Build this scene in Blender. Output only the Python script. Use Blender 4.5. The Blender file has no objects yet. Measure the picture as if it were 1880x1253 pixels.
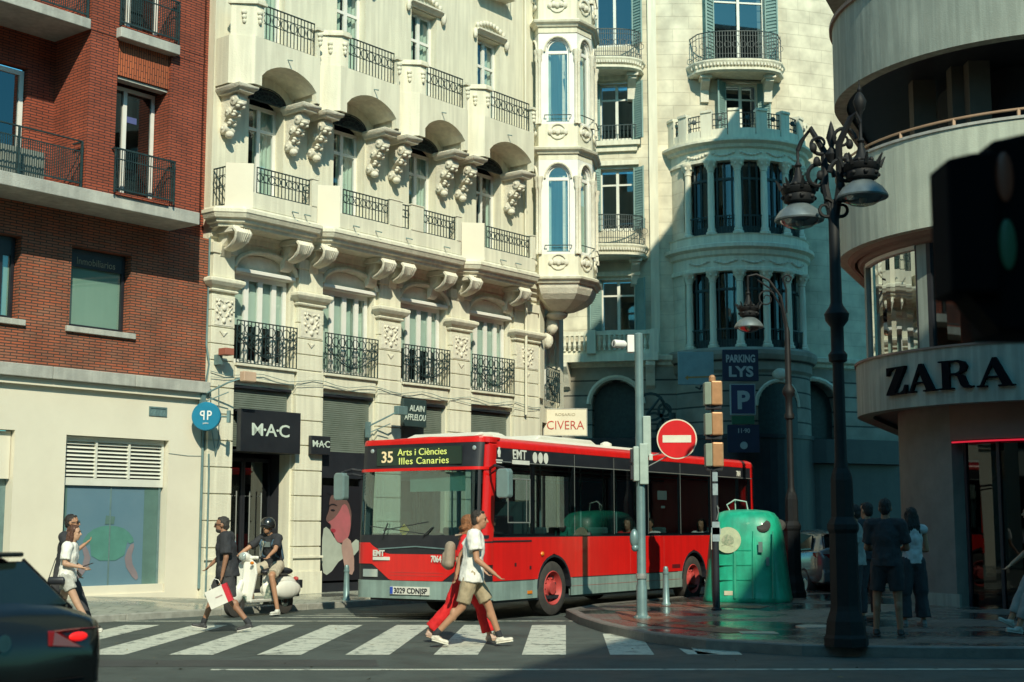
import bpy, bmesh, math, random
from mathutils import Vector, Matrix
random.seed(7)
PI = math.pi
sc = bpy.context.scene
COL = sc.collection
# ---------------------------------------------------------------- camera
cam = bpy.data.cameras.new('camera'); camo = bpy.data.objects.new('camera', cam); COL.objects.link(camo)
camo.location = (0, 0, 1.55); camo.rotation_euler = (math.radians(90 + 7.46), 0, 0)
cam.lens = 50; cam.sensor_width = 36; cam.clip_start = .1; cam.clip_end = 1500
cam.dof.use_dof = True; cam.dof.focus_distance = 27; cam.dof.aperture_fstop = 2.4
sc.camera = camo
# ---------------------------------------------------------------- world, sun, exposure
SUN_DIR = Vector((.20, -1, .80)).normalized()          # towards the sun
w = bpy.data.worlds.new('World'); sc.world = w; w.use_nodes = True
nt = w.node_tree; bgn = nt.nodes['Background']
sky = nt.nodes.new('ShaderNodeTexSky'); sky.sky_type = 'NISHITA'; sky.sun_disc = False
sky.sun_elevation = math.asin(SUN_DIR.z); sky.sun_rotation = math.atan2(SUN_DIR.x, SUN_DIR.y)
sky.air_density = 1.0; sky.dust_density = 0.6; sky.ozone_density = 1.0
tint = nt.nodes.new('ShaderNodeMix'); tint.data_type = 'RGBA'; tint.blend_type = 'MULTIPLY'
tint.inputs[0].default_value = 1; tint.inputs[7].default_value = (.34, 1.10, 1.14, 1)
nt.links.new(sky.outputs[0], tint.inputs[6]); nt.links.new(tint.outputs[2], bgn.inputs[0])
bgn.inputs[1].default_value = .135
sl = bpy.data.lights.new('sun', 'SUN'); sl.energy = 4.4; sl.angle = math.radians(.5); sl.color = (1, .945, .72)
so = bpy.data.objects.new('sun', sl); COL.objects.link(so); so.location = (20, -40, 60)
so.rotation_euler = SUN_DIR.to_track_quat('Z', 'Y').to_euler()
sc.view_settings.view_transform = 'Standard'; sc.view_settings.look = 'None'
sc.view_settings.exposure = 0.17; sc.view_settings.gamma = 1
sc.render.engine = 'CYCLES'
try:
    sc.cycles.max_bounces = 8; sc.cycles.transparent_max_bounces = 12; sc.cycles.use_denoising = True
    sc.cycles.caustics_reflective = False; sc.cycles.caustics_refractive = False
except Exception: pass
# ---------------------------------------------------------------- pixel -> point helpers
_f = 2611.; _th = math.radians(7.46)
def _ray(px, py):
    a = (px-940)/_f; b = (626.5-py)/_f
    return (a, math.cos(_th)-b*math.sin(_th), math.sin(_th)+b*math.cos(_th))
def atY(px, py, Y):
    r = _ray(px, py); k = Y/r[1]; return Vector((r[0]*k, Y, 1.55+r[2]*k))
def atZ(px, py, Z=0):
    r = _ray(px, py); k = (Z-1.55)/r[2]; return Vector((r[0]*k, r[1]*k, Z))
# ---------------------------------------------------------------- mesh builder
class MB:
    def __init__(s): s.v = []; s.f = []
    def add(s, vs, fs):
        n = len(s.v); s.v += [tuple(v) for v in vs]; s.f += [tuple(i+n for i in f) for f in fs]; return s
    def box(s, x0, x1, y0, y1, z0, z1, M=None):
        vs = [Vector(c) for c in ((x0,y0,z0),(x1,y0,z0),(x1,y1,z0),(x0,y1,z0),(x0,y0,z1),(x1,y0,z1),(x1,y1,z1),(x0,y1,z1))]
        if M: vs = [M @ v for v in vs]
        return s.add(vs, [(0,3,2,1),(4,5,6,7),(0,1,5,4),(1,2,6,5),(2,3,7,6),(3,0,4,7)])
    def poly(s, pts): return s.add(pts, [tuple(range(len(pts)))])
    def prism(s, pts, h0, h1, ax='z'):
        """2-D outline extruded along ax: z -> (x,y), y -> (x,z), x -> (y,z)"""
        def m(p, h): return {'z': (p[0],p[1],h), 'y': (p[0],h,p[1]), 'x': (h,p[0],p[1])}[ax]
        n = len(pts); vs = [m(p,h0) for p in pts]+[m(p,h1) for p in pts]
        return s.add(vs, [tuple(range(n))[::-1], tuple(range(n,2*n))]+[(i,(i+1)%n,n+(i+1)%n,n+i) for i in range(n)])
    def tube(s, pts, r, n=6, closed=False, caps=True, flat=None):
        pts = [Vector(p) for p in pts]; k = len(pts); rs = r if isinstance(r,(list,tuple)) else [r]*k
        base = len(s.v); up = None
        for i, p in enumerate(pts):
            if closed: t = pts[(i+1)%k]-pts[i-1]
            else: t = pts[min(i+1,k-1)]-pts[max(i-1,0)]
            if t.length < 1e-9: t = Vector((0,0,1))
            t.normalize()
            if up is None:
                up = Vector((0,0,1)) if abs(t.z) < .9 else Vector((0,1,0))
            a = t.cross(up)
            if a.length < 1e-6: a = t.cross(Vector((1,0,0)))
            a.normalize(); b = a.cross(t).normalized(); up = b
            for j in range(n):
                an = 2*PI*(j+.5)/n
                s.v.append(tuple(p + a*math.cos(an)*rs[i] + b*math.sin(an)*rs[i]*(flat or 1)))
        m = k if closed else k-1
        for i in range(m):
            for j in range(n):
                a0 = base+i*n+j; a1 = base+i*n+(j+1)%n; b0 = base+((i+1)%k)*n+j; b1 = base+((i+1)%k)*n+(j+1)%n
                s.f.append((a0,a1,b1,b0))
        if caps and not closed:
            s.f.append(tuple(base+j for j in range(n))[::-1]); s.f.append(tuple(base+(k-1)*n+j for j in range(n)))
        return s
    def ring(s, c, R, r, ax='y', n=12, m=4, a0=0, a1=2*PI, sz=1):
        full = abs(a1-a0) > 6.28; q = n if full else n+1; pts = []
        for i in range(q):
            a = a0+(a1-a0)*i/n; x = R*math.cos(a); z = R*math.sin(a)*sz
            pts.append({'y': (c[0]+x,c[1],c[2]+z), 'x': (c[0],c[1]+x,c[2]+z), 'z': (c[0]+x,c[1]+z,c[2])}[ax])
        return s.tube(pts, r, m, closed=full)
    def lathe(s, prof, c=(0,0,0), n=20, a0=0, a1=2*PI, M=None, ax='z', cap=True):
        full = abs(a1-a0) > 6.28; q = n if full else n+1; base = len(s.v)
        for (r, z) in prof:
            for j in range(q):
                a = a0+(a1-a0)*j/n; x = r*math.cos(a); y = r*math.sin(a)
                v = {'z': (x,y,z), 'y': (x,z,y), 'x': (z,x,y)}[ax]
                v = Vector(v)
                if M: v = M @ v
                s.v.append(tuple(v+Vector(c)))
        for i in range(len(prof)-1):
            for j in range(n if full else n):
                j1 = (j+1) % q
                if not full and j == n: continue
                s.f.append((base+i*q+j, base+i*q+j1, base+(i+1)*q+j1, base+(i+1)*q+j))
        if full and cap:
            if prof[0][0] > 1e-4: s.f.append(tuple(base+j for j in range(q))[::-1])
            if prof[-1][0] > 1e-4: s.f.append(tuple(base+(len(prof)-1)*q+j for j in range(q)))
        return s
    def ell(s, c, r, n=10, m=8, M=None):
        if not isinstance(r,(list,tuple)): r = (r,r,r)
        base = len(s.v); c = Vector(c)
        def put(v):
            v = Vector(v)
            if M: v = M @ v
            s.v.append(tuple(c+v))
        put((0,0,-r[2]))
        for i in range(1, m):
            t = -PI/2+PI*i/m
            for j in range(n):
                a = 2*PI*j/n; put((r[0]*math.cos(t)*math.cos(a), r[1]*math.cos(t)*math.sin(a), r[2]*math.sin(t)))
        put((0,0,r[2])); top = len(s.v)-1
        for j in range(n):
            s.f.append((base, base+1+(j+1)%n, base+1+j))
            s.f.append((top, base+1+(m-2)*n+j, base+1+(m-2)*n+(j+1)%n))
            for i in range(m-2):
                a = base+1+i*n
                s.f.append((a+j, a+(j+1)%n, a+n+(j+1)%n, a+n+j))
        return s
    def seg(s, p0, p1, r0, r1, f=1., side=None, n=12, flat=False):
        """tapered capsule, elliptical when f != 1: radius r along side, r*f across"""
        p0 = Vector(p0); p1 = Vector(p1); t = (p1-p0)
        L = t.length or 1e-6; t = t/L if L > 1e-6 else Vector((0,0,1))
        a = Vector(side) if side else (Vector((0,1,0)) if abs(t.y) < .9 else Vector((1,0,0)))
        a = (a - t*a.dot(t)).normalized(); b = t.cross(a)
        rings = []
        for k in range(5):
            q = PI/2*k/4; rings.append((p0 - t*math.cos(q)*r0*min(1,f), max(math.sin(q),.02)*r0))
        for k in range(5):
            q = PI/2*(1-k/4); rings.append((p1 + t*(0 if flat else math.cos(q))*r1*min(1,f) + t*.0004*k, max(math.sin(q),.02)*r1))
        base = len(s.v)
        for (c, r) in rings:
            for j in range(n):
                an = 2*PI*j/n; s.v.append(tuple(c+a*r*math.cos(an)+b*r*f*math.sin(an)))
        for i in range(len(rings)-1):
            for j in range(n): s.f.append((base+i*n+j, base+i*n+(j+1)%n, base+(i+1)*n+(j+1)%n, base+(i+1)*n+j))
        s.f.append(tuple(base+j for j in range(n))[::-1]); s.f.append(tuple(base+(len(rings)-1)*n+j for j in range(n)))
        return s
    def sweep(s, path, prof, closed=False):
        """moulding: path in plan (right-hand side of travel is outward), prof = [(out,z)] closed outline"""
        P = [Vector((p[0],p[1])) for p in path]; k = len(P); base = len(s.v); m = len(prof)
        for i in range(k):
            def nrm(a, b): d = (b-a).normalized(); return Vector((d.y,-d.x))
            if closed: n0 = nrm(P[i-1],P[i]); n1 = nrm(P[i],P[(i+1)%k])
            else:
                n0 = nrm(P[max(i-1,0)],P[max(i,1)]); n1 = nrm(P[min(i,k-2)],P[min(i+1,k-1)])
            n = (n0+n1); n = n/max(n.length_squared/2, .3)
            for (o, z) in prof: s.v.append((P[i].x+n.x*o, P[i].y+n.y*o, z))
        for i in range(k if closed else k-1):
            i1 = (i+1)%k
            for j in range(m): s.f.append((base+i*m+j, base+i1*m+j, base+i1*m+(j+1)%m, base+i*m+(j+1)%m))
        if not closed:
            s.f.append(tuple(base+j for j in range(m))); s.f.append(tuple(base+(k-1)*m+j for j in range(m))[::-1])
        return s
    def shift(s, x, y, z=0): s.v = [(a+x,b+y,c+z) for a,b,c in s.v]; return s
    def bend(s, cx, cy, R):
        s.v = [(cx+(R-b)*math.sin(a/R), cy-(R-b)*math.cos(a/R), c) for a,b,c in s.v]; return s
    def mesh(s, name, smooth=None):
        me = bpy.data.meshes.new(name); me.from_pydata(s.v, [], s.f)
        bm = bmesh.new(); bm.from_mesh(me); bmesh.ops.recalc_face_normals(bm, faces=bm.faces); bm.to_mesh(me); bm.free()
        if smooth:
            for p in me.polygons: p.use_smooth = True
            me.set_sharp_from_angle(angle=math.radians(smooth))
        return me
    def build(s, name, m, parent=None, smooth=None, label=None, bevel=0, loc=None, rz=0):
        o = bpy.data.objects.new(name, s.mesh(name, smooth)); COL.objects.link(o)
        if m: o.data.materials.append(m)
        if parent: o.parent = parent
        if loc: o.location = loc
        if rz: o.rotation_euler = (0,0,rz)
        if label: o['label'] = label
        if bevel:
            b = o.modifiers.new('bevel','BEVEL'); b.width = bevel; b.segments = 2; b.limit_method = 'ANGLE'; b.angle_limit = .6
        return o
def empty(name, label, cat, loc=(0,0,0), rz=0, group=None):
    o = bpy.data.objects.new(name, None); COL.objects.link(o); o.location = loc; o.rotation_euler = (0,0,rz)
    return tag(o, label, cat, group)
def tag(o, label, cat, group=None):
    o['label'] = label; o['category'] = cat
    if group: o['group'] = group
    return o
def struct(o, kind='structure'): o['kind'] = kind; return o
def copytree(o, parent=None):
    c = o.copy(); COL.objects.link(c)
    if parent: c.parent = parent
    for ch in list(o.children): copytree(ch, c)
    return c
def text(body, size, loc, m, parent=None, name='lettering', ext=.004, rot=(PI/2,0,0), align='CENTER', sx=1, bold=0, shear=0, sp=1, label=None, mirror=False):
    cu = bpy.data.curves.new('t', 'FONT'); cu.body = body; cu.size = size; cu.extrude = ext; cu.align_x = align
    cu.offset = bold; cu.shear = shear; cu.space_character = sp; cu.resolution_u = 3
    t = bpy.data.objects.new('t', cu); COL.objects.link(t)
    dg = bpy.context.evaluated_depsgraph_get(); me = bpy.data.meshes.new_from_object(t.evaluated_get(dg))
    bpy.data.objects.remove(t)
    me.transform(Matrix.Diagonal((sx*(-1 if mirror else 1),1,1,1)))
    if mirror: me.flip_normals()
    me.materials.clear(); me.materials.append(m)
    o = bpy.data.objects.new(name, me); COL.objects.link(o); o.location = loc; o.rotation_euler = rot
    if parent: o.parent = parent
    if label: o['label'] = label
    return o
from mathutils import noise as _noise
def rumple(me, amp, freq, stretch=1.):
    """cloth folds and hair locks: push the surface in and out along its normals"""
    ns = [v.normal.copy() for v in me.vertices]
    for v, n in zip(me.vertices, ns):
        c = v.co; q = _noise.noise(Vector((c.x*freq, c.y*freq, c.z*freq*stretch+3.1)))+.5*_noise.noise(Vector((c.x*freq*2.3, c.y*freq*2.3+7, c.z*freq*2.3*stretch)))
        v.co = c+n*(q*amp)
def remesh(mb, name, vox, m, parent=None, smooth_it=3, label=None, f=.5, fold=None):
    o = mb.build(name, m); a = o.modifiers.new('r','REMESH'); a.mode = 'VOXEL'; a.voxel_size = vox
    b = o.modifiers.new('s','SMOOTH'); b.iterations = smooth_it; b.factor = f
    dg = bpy.context.evaluated_depsgraph_get(); me = bpy.data.meshes.new_from_object(o.evaluated_get(dg))
    old = o.data; o.modifiers.clear(); o.data = me; bpy.data.meshes.remove(old)
    if fold: rumple(me, *fold)
    for p in me.polygons: p.use_smooth = True
    if not me.materials: me.materials.append(m)
    if parent: o.parent = parent
    if label: o['label'] = label
    return o
# ---------------------------------------------------------------- materials
def _new(n):
    m = bpy.data.materials.new(n); m.use_nodes = True; nt = m.node_tree
    return m, nt, nt.nodes['Principled BSDF']
def mat(n, c, c2=None, ns=3., rough=.6, metal=0, bump=0, bs=40., coat=0, rv=0, dirt=0, spec=.5, streak=0):
    m, nt, p = _new(n); N = nt.nodes.new; L = nt.links.new
    p.inputs['Base Color'].default_value = (*c,1); p.inputs['Roughness'].default_value = rough; p.inputs['Metallic'].default_value = metal
    p.inputs['Coat Weight'].default_value = coat; p.inputs['Coat Roughness'].default_value = .05
    p.inputs['Specular IOR Level'].default_value = spec
    tc = N('ShaderNodeTexCoord')
    if c2 is None: c2 = tuple(x*.82 for x in c)
    no = N('ShaderNodeTexNoise'); no.inputs['Scale'].default_value = ns; no.inputs['Detail'].default_value = 7; no.inputs['Roughness'].default_value = .62
    L(tc.outputs['Object'], no.inputs['Vector'])
    cr = N('ShaderNodeValToRGB'); cr.color_ramp.elements[0].position = .36; cr.color_ramp.elements[1].position = .66
    cr.color_ramp.elements[0].color = (*c2,1); cr.color_ramp.elements[1].color = (*c,1)
    L(no.outputs['Fac'], cr.inputs['Fac']); out = cr.outputs['Color']
    if streak:      # rain streaks: noise stretched downwards
        mp = N('ShaderNodeMapping'); mp.inputs['Scale'].default_value = (5,5,.35); L(tc.outputs['Object'], mp.inputs['Vector'])
        n2 = N('ShaderNodeTexNoise'); n2.inputs['Scale'].default_value = 1.6; n2.inputs['Detail'].default_value = 5; L(mp.outputs[0], n2.inputs['Vector'])
        r2 = N('ShaderNodeValToRGB'); r2.color_ramp.elements[0].position = .42; r2.color_ramp.elements[1].position = .62
        r2.color_ramp.elements[0].color = (1-streak,1-streak,1-streak,1); r2.color_ramp.elements[1].color = (1,1,1,1); L(n2.outputs['Fac'], r2.inputs['Fac'])
        mx = N('ShaderNodeMix'); mx.data_type = 'RGBA'; mx.blend_type = 'MULTIPLY'; mx.inputs[0].default_value = 1
        L(out, mx.inputs[6]); L(r2.outputs['Color'], mx.inputs[7]); out = mx.outputs[2]
    L(out, p.inputs['Base Color'])
    if rv:
        mr = N('ShaderNodeMapRange'); mr.inputs['To Min'].default_value = max(rough-rv,0.02); mr.inputs['To Max'].default_value = min(rough+rv,1)
        mr.inputs['From Min'].default_value = .35; mr.inputs['From Max'].default_value = .65
        L(no.outputs['Fac'], mr.inputs['Value']); L(mr.outputs[0], p.inputs['Roughness'])
    if dirt:
        n3 = N('ShaderNodeTexNoise'); n3.inputs['Scale'].default_value = dirt; n3.inputs['Detail'].default_value = 10; n3.inputs['Roughness'].default_value = .7; n3.inputs['Distortion'].default_value = 1.2; L(tc.outputs['Object'], n3.inputs['Vector'])
        r3 = N('ShaderNodeValToRGB'); r3.color_ramp.elements[0].position = .33; r3.color_ramp.elements[1].position = .55; r3.color_ramp.elements[0].color = (.6,.6,.6,1); r3.color_ramp.elements[1].color = (1,1,1,1); L(n3.outputs['Fac'], r3.inputs['Fac'])
        m3 = N('ShaderNodeMix'); m3.data_type = 'RGBA'; m3.blend_type = 'MULTIPLY'; m3.inputs[0].default_value = 1; L(out, m3.inputs[6]); L(r3.outputs['Color'], m3.inputs[7]); L(m3.outputs[2], p.inputs['Base Color'])
    if bump:
        nb = N('ShaderNodeTexNoise'); nb.inputs['Scale'].default_value = bs; nb.inputs['Detail'].default_value = 6; L(tc.outputs['Object'], nb.inputs['Vector'])
        b = N('ShaderNodeBump'); b.inputs['Strength'].default_value = bump; b.inputs['Distance'].default_value = .02
        L(nb.outputs['Fac'], b.inputs['Height']); L(b.outputs[0], p.inputs['Normal'])
    return m
def wornpaint(n, c, under, ns=9.):
    m, nt, p = _new(n); N = nt.nodes.new; L = nt.links.new; tc = N('ShaderNodeTexCoord'); f = None
    a = N('ShaderNodeTexNoise'); a.inputs['Scale'].default_value = ns; a.inputs['Detail'].default_value = 9; a.inputs['Roughness'].default_value = .75; L(tc.outputs['Object'], a.inputs['Vector'])
    cr = N('ShaderNodeValToRGB'); e = cr.color_ramp.elements; e[0].position = .40; e[0].color = (*under,1); e[1].position = .49; e[1].color = (*c,1); k = e.new(.62); k.color = tuple(v*.84 for v in c)+(1,)
    L(a.outputs['Fac'], cr.inputs['Fac']); L(cr.outputs['Color'], p.inputs['Base Color']); p.inputs['Roughness'].default_value = .6
    b = N('ShaderNodeBump'); b.inputs['Strength'].default_value = .4; b.inputs['Distance'].default_value = .004; L(a.outputs['Fac'], b.inputs['Height']); L(b.outputs[0], p.inputs['Normal']); return m
def brickmat(n, c1, c2, mort, bw=.25, bh=.052, ms=.008, rough=.85, vert=False, dirtc=None):
    m, nt, p = _new(n); N = nt.nodes.new; L = nt.links.new
    tc = N('ShaderNodeTexCoord'); se = N('ShaderNodeSeparateXYZ'); L(tc.outputs['Object'], se.inputs[0])
    ad = N('ShaderNodeMath'); ad.operation = 'ADD'; L(se.outputs['X'], ad.inputs[0]); L(se.outputs['Y'], ad.inputs[1])
    co = N('ShaderNodeCombineXYZ')
    if vert: L(se.outputs['Z'], co.inputs['X']); L(ad.outputs[0], co.inputs['Y'])
    else: L(ad.outputs[0], co.inputs['X']); L(se.outputs['Z'], co.inputs['Y'])
    br = N('ShaderNodeTexBrick'); br.inputs['Scale'].default_value = 1; br.inputs['Brick Width'].default_value = bw; br.inputs['Row Height'].default_value = bh
    br.inputs['Mortar Size'].default_value = ms; br.inputs['Mortar Smooth'].default_value = .2; br.inputs['Bias'].default_value = 0
    br.inputs['Color1'].default_value = (*c1,1); br.inputs['Color2'].default_value = (*c2,1); br.inputs['Mortar'].default_value = (*mort,1)
    L(co.outputs[0], br.inputs['Vector'])
    no = N('ShaderNodeTexNoise'); no.inputs['Scale'].default_value = 1.6; no.inputs['Detail'].default_value = 8; L(tc.outputs['Object'], no.inputs['Vector'])
    cr = N('ShaderNodeValToRGB'); cr.color_ramp.elements[0].position = .35; cr.color_ramp.elements[1].position = .7
    cr.color_ramp.elements[0].color = (.72,.7,.68,1); cr.color_ramp.elements[1].color = (1.1,1.08,1.05,1); L(no.outputs['Fac'], cr.inputs['Fac'])
    mx = N('ShaderNodeMix'); mx.data_type = 'RGBA'; mx.blend_type = 'MULTIPLY'; mx.inputs[0].default_value = 1
    L(br.outputs['Color'], mx.inputs[6]); L(cr.outputs['Color'], mx.inputs[7]); L(mx.outputs[2], p.inputs['Base Color'])
    b = N('ShaderNodeBump'); b.inputs['Strength'].default_value = .6; b.inputs['Distance'].default_value = .012; b.invert = True
    L(br.outputs['Fac'], b.inputs['Height']); L(b.outputs[0], p.inputs['Normal']); p.inputs['Roughness'].default_value = rough
    return m
def glassmat(n, tintc=(.25,.4,.4), refl=.12, rough=.02):
    m, nt, p = _new(n); nt.nodes.remove(p); N = nt.nodes.new; L = nt.links.new
    out = [x for x in nt.nodes if x.type == 'OUTPUT_MATERIAL'][0]
    tr = N('ShaderNodeBsdfTransparent'); tr.inputs[0].default_value = (*tintc,1)
    gl = N('ShaderNodeBsdfGlossy'); gl.inputs['Roughness'].default_value = rough; gl.inputs['Color'].default_value = (.9,.97,1,1)
    fr = N('ShaderNodeLayerWeight'); fr.inputs['Blend'].default_value = .5
    pw = N('ShaderNodeMath'); pw.operation = 'POWER'; pw.inputs[1].default_value = 4; L(fr.outputs['Facing'], pw.inputs[0])
    mm = N('ShaderNodeMath'); mm.operation = 'MULTIPLY_ADD'; mm.inputs[1].default_value = .85-refl*.5; mm.inputs[2].default_value = refl+.04; L(pw.outputs[0], mm.inputs[0]); mm.use_clamp = True
    ms = N('ShaderNodeMixShader'); L(mm.outputs[0], ms.inputs[0]); L(tr.outputs[0], ms.inputs[1]); L(gl.outputs[0], ms.inputs[2]); L(ms.outputs[0], out.inputs[0])
    return m
def emitmat(n, c, s=1.):
    m, nt, p = _new(n); p.inputs['Base Color'].default_value = (*c,1); p.inputs['Emission Color'].default_value = (*c,1); p.inputs['Emission Strength'].default_value = s
    return m
def pavemat(n, c1, c2, mort, bw, bh, ms=.01, rough=.5, rv=.3, ns=.5, off=.5, hscale=1):
    """paving in plan with wet (glossy) patches of irregular outline"""
    m, nt, p = _new(n); N = nt.nodes.new; L = nt.links.new
    tc = N('ShaderNodeTexCoord'); br = N('ShaderNodeTexBrick'); br.offset = off
    br.inputs['Scale'].default_value = 1; br.inputs['Brick Width'].default_value = bw; br.inputs['Row Height'].default_value = bh; br.inputs['Mortar Size'].default_value = ms
    br.inputs['Color1'].default_value = (*c1,1); br.inputs['Color2'].default_value = (*c2,1); br.inputs['Mortar'].default_value = (*mort,1); br.inputs['Bias'].default_value = 0
    L(tc.outputs['Object'], br.inputs['Vector'])
    no = N('ShaderNodeTexNoise'); no.inputs['Scale'].default_value = ns; no.inputs['Detail'].default_value = 6; no.inputs['Roughness'].default_value = .6; L(tc.outputs['Object'], no.inputs['Vector'])
    cr = N('ShaderNodeValToRGB'); cr.color_ramp.elements[0].position = .4; cr.color_ramp.elements[1].position = .6
    cr.color_ramp.elements[0].color = (.6,.6,.6,1); cr.color_ramp.elements[1].color = (1,1,1,1); L(no.outputs['Fac'], cr.inputs['Fac'])
    mx = N('ShaderNodeMix'); mx.data_type = 'RGBA'; mx.blend_type = 'MULTIPLY'; mx.inputs[0].default_value = 1
    L(br.outputs['Color'], mx.inputs[6]); L(cr.outputs['Color'], mx.inputs[7]); L(mx.outputs[2], p.inputs['Base Color'])
    mr = N('ShaderNodeMapRange'); mr.inputs['From Min'].default_value = .42; mr.inputs['From Max'].default_value = .58
    mr.inputs['To Min'].default_value = max(rough-rv,.04); mr.inputs['To Max'].default_value = rough+rv*.6; L(no.outputs['Fac'], mr.inputs['Value']); L(mr.outputs[0], p.inputs['Roughness'])
    nb = N('ShaderNodeTexNoise'); nb.inputs['Scale'].default_value = 60; nb.inputs['Detail'].default_value = 4; L(tc.outputs['Object'], nb.inputs['Vector'])
    b = N('ShaderNodeBump'); b.inputs['Strength'].default_value = .25; b.inputs['Distance'].default_value = .006; L(nb.outputs['Fac'], b.inputs['Height'])
    b2 = N('ShaderNodeBump'); b2.inputs['Strength'].default_value = .5; b2.inputs['Distance'].default_value = .006; b2.invert = True
    L(br.outputs['Fac'], b2.inputs['Height']); L(b.outputs[0], b2.inputs['Normal']); L(b2.outputs[0], p.inputs['Normal'])
    return m
M_stone = mat('cream_stone', (.79,.755,.60), (.72,.685,.545), ns=.9, rough=.85, bump=.35, bs=30, streak=.14)
M_stone2 = mat('carved_stone', (.74,.70,.58), (.62,.585,.48), ns=5, rough=.85, bump=.6, bs=22)
M_white = mat('white_paint', (.80,.79,.74), (.72,.71,.66), ns=2, rough=.5)
M_plaster = mat('cream_render', (.74,.69,.56), (.68,.63,.51), ns=.8, rough=.85, bump=.15, bs=60)
M_iron = mat('dark_green_iron', (.025,.05,.05), (.012,.025,.028), ns=9, rough=.5)
M_black = mat('black_paint', (.012,.014,.02), (.02,.022,.028), ns=4, rough=.45)
M_dark = mat('dark_interior', (.01,.013,.02), (.02,.02,.025), ns=2, rough=.8)
M_glass = glassmat('window_glass', (.78,.88,.86), .10)
M_glassd = glassmat('dark_window_glass', (.22,.3,.32), .10)
M_curtain = mat('pale_curtain', (.62,.68,.60), (.50,.57,.50), ns=3, rough=.9)
M_concrete = mat('grey_concrete', (.50,.50,.45), (.36,.36,.33), ns=2.2, rough=.9, bump=.3, bs=30, streak=.15)
M_metal = mat('grey_metal', (.45,.47,.45), (.36,.38,.36), ns=3, rough=.4, metal=.6)
M_galv = mat('painted_teal_grey_post', (.20,.31,.31), (.15,.24,.25), ns=5, rough=.4, metal=.3, streak=.15)
M_rubber = mat('tyre_rubber', (.03,.028,.026), (.05,.045,.04), ns=8, rough=.85)
# ================================================================ ground
M_asph = mat('asphalt', (.080,.098,.088), (.055,.070,.063), ns=.7, rough=.72, bump=.6, bs=110, rv=.15, dirt=1.3)
M_paint = wornpaint('worn_road_paint', (.56,.58,.49), (.13,.15,.135), 5.)
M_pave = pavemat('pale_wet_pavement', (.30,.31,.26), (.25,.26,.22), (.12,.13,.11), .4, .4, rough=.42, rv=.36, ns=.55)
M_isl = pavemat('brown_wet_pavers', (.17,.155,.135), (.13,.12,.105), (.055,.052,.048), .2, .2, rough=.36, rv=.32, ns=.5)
M_kerb = mat('granite_kerb', (.34,.34,.30), (.24,.24,.21), ns=7, rough=.6, bump=.3)
g = MB(); g.poly([(-300,-300,0),(300,-300,0),(300,600,0),(-300,600,0)])
struct(g.build('road', M_asph))
A0 = Vector((-6.17,28.5)); E1 = Vector((.6252,.7804)); N1 = Vector((.7804,-.6252)); RZ = math.atan2(E1.y, E1.x)
def fw(s, off, z=0): p = A0+E1*s+N1*off; return Vector((p.x, p.y, z))
def zside(s): return .31 if s < -2.5 else (.31-.15*(s+2.5)/2.5 if s < 0 else .16)   # pavement height along the wall
def wide_sheet(pts, name, m, **k):
    b = MB(); b.poly(pts); return b.build(name, m, **k)
# pavement in front of the two facades (rises gently from kerb to wall)
b = MB(); ss = [-22,-12,-6,-3,-1,0,2,4,6,8,10.9]
rows = []
for s in ss:
    zz = zside(s); kx = 2.35
    rows.append([fw(s,-1.5,zz), fw(s,0,zz), fw(s,kx,.10), fw(s,kx,-.05)])
b.v = [tuple(p) for r in rows for p in r]
for i in range(len(ss)-1):
    for j in range(3): b.f.append((i*4+j, (i+1)*4+j, (i+1)*4+j+1, i*4+j+1))
struct(b.build('pavement', M_pave))
b = MB()
for i in range(16):
    s0 = -22+i*2.05; p = [fw(s0,2.36),fw(s0+2.04,2.36),fw(s0+2.04,2.50),fw(s0,2.50)]
    b.prism([(q.x,q.y) for q in p], -.05, .115)
struct(b.build('kerb', M_kerb, bevel=.015))
# pavement island on the right
isl = [(1.1,25.2),(1.25,23.2),(1.5,21.6),(1.95,19.8),(2.6,18.6),(3.6,17.8),(5,17.5),(8,17.3),(14,17.1),(30,17),(30,60),(15,60),(9.5,41),(6.3,34.6),(3.2,29.2),(1.7,26.9)]
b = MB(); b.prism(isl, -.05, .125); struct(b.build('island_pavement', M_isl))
b = MB(); path = isl[-3:]+isl[:10]
P2 = [(x,y) for x,y in path]
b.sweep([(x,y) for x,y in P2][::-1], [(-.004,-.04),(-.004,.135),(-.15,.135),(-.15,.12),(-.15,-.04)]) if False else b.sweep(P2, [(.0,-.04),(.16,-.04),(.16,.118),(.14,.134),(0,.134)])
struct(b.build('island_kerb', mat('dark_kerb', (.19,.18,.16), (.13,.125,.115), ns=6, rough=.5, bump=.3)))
# far pavement before the round building
b = MB(); b.prism([(-1,42.5),(1.5,41.5),(5,42.3),(9,42.8),(13,46),(13,70),(-5,70)], -.05, .14); struct(b.build('far_pavement', M_pave))
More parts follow.
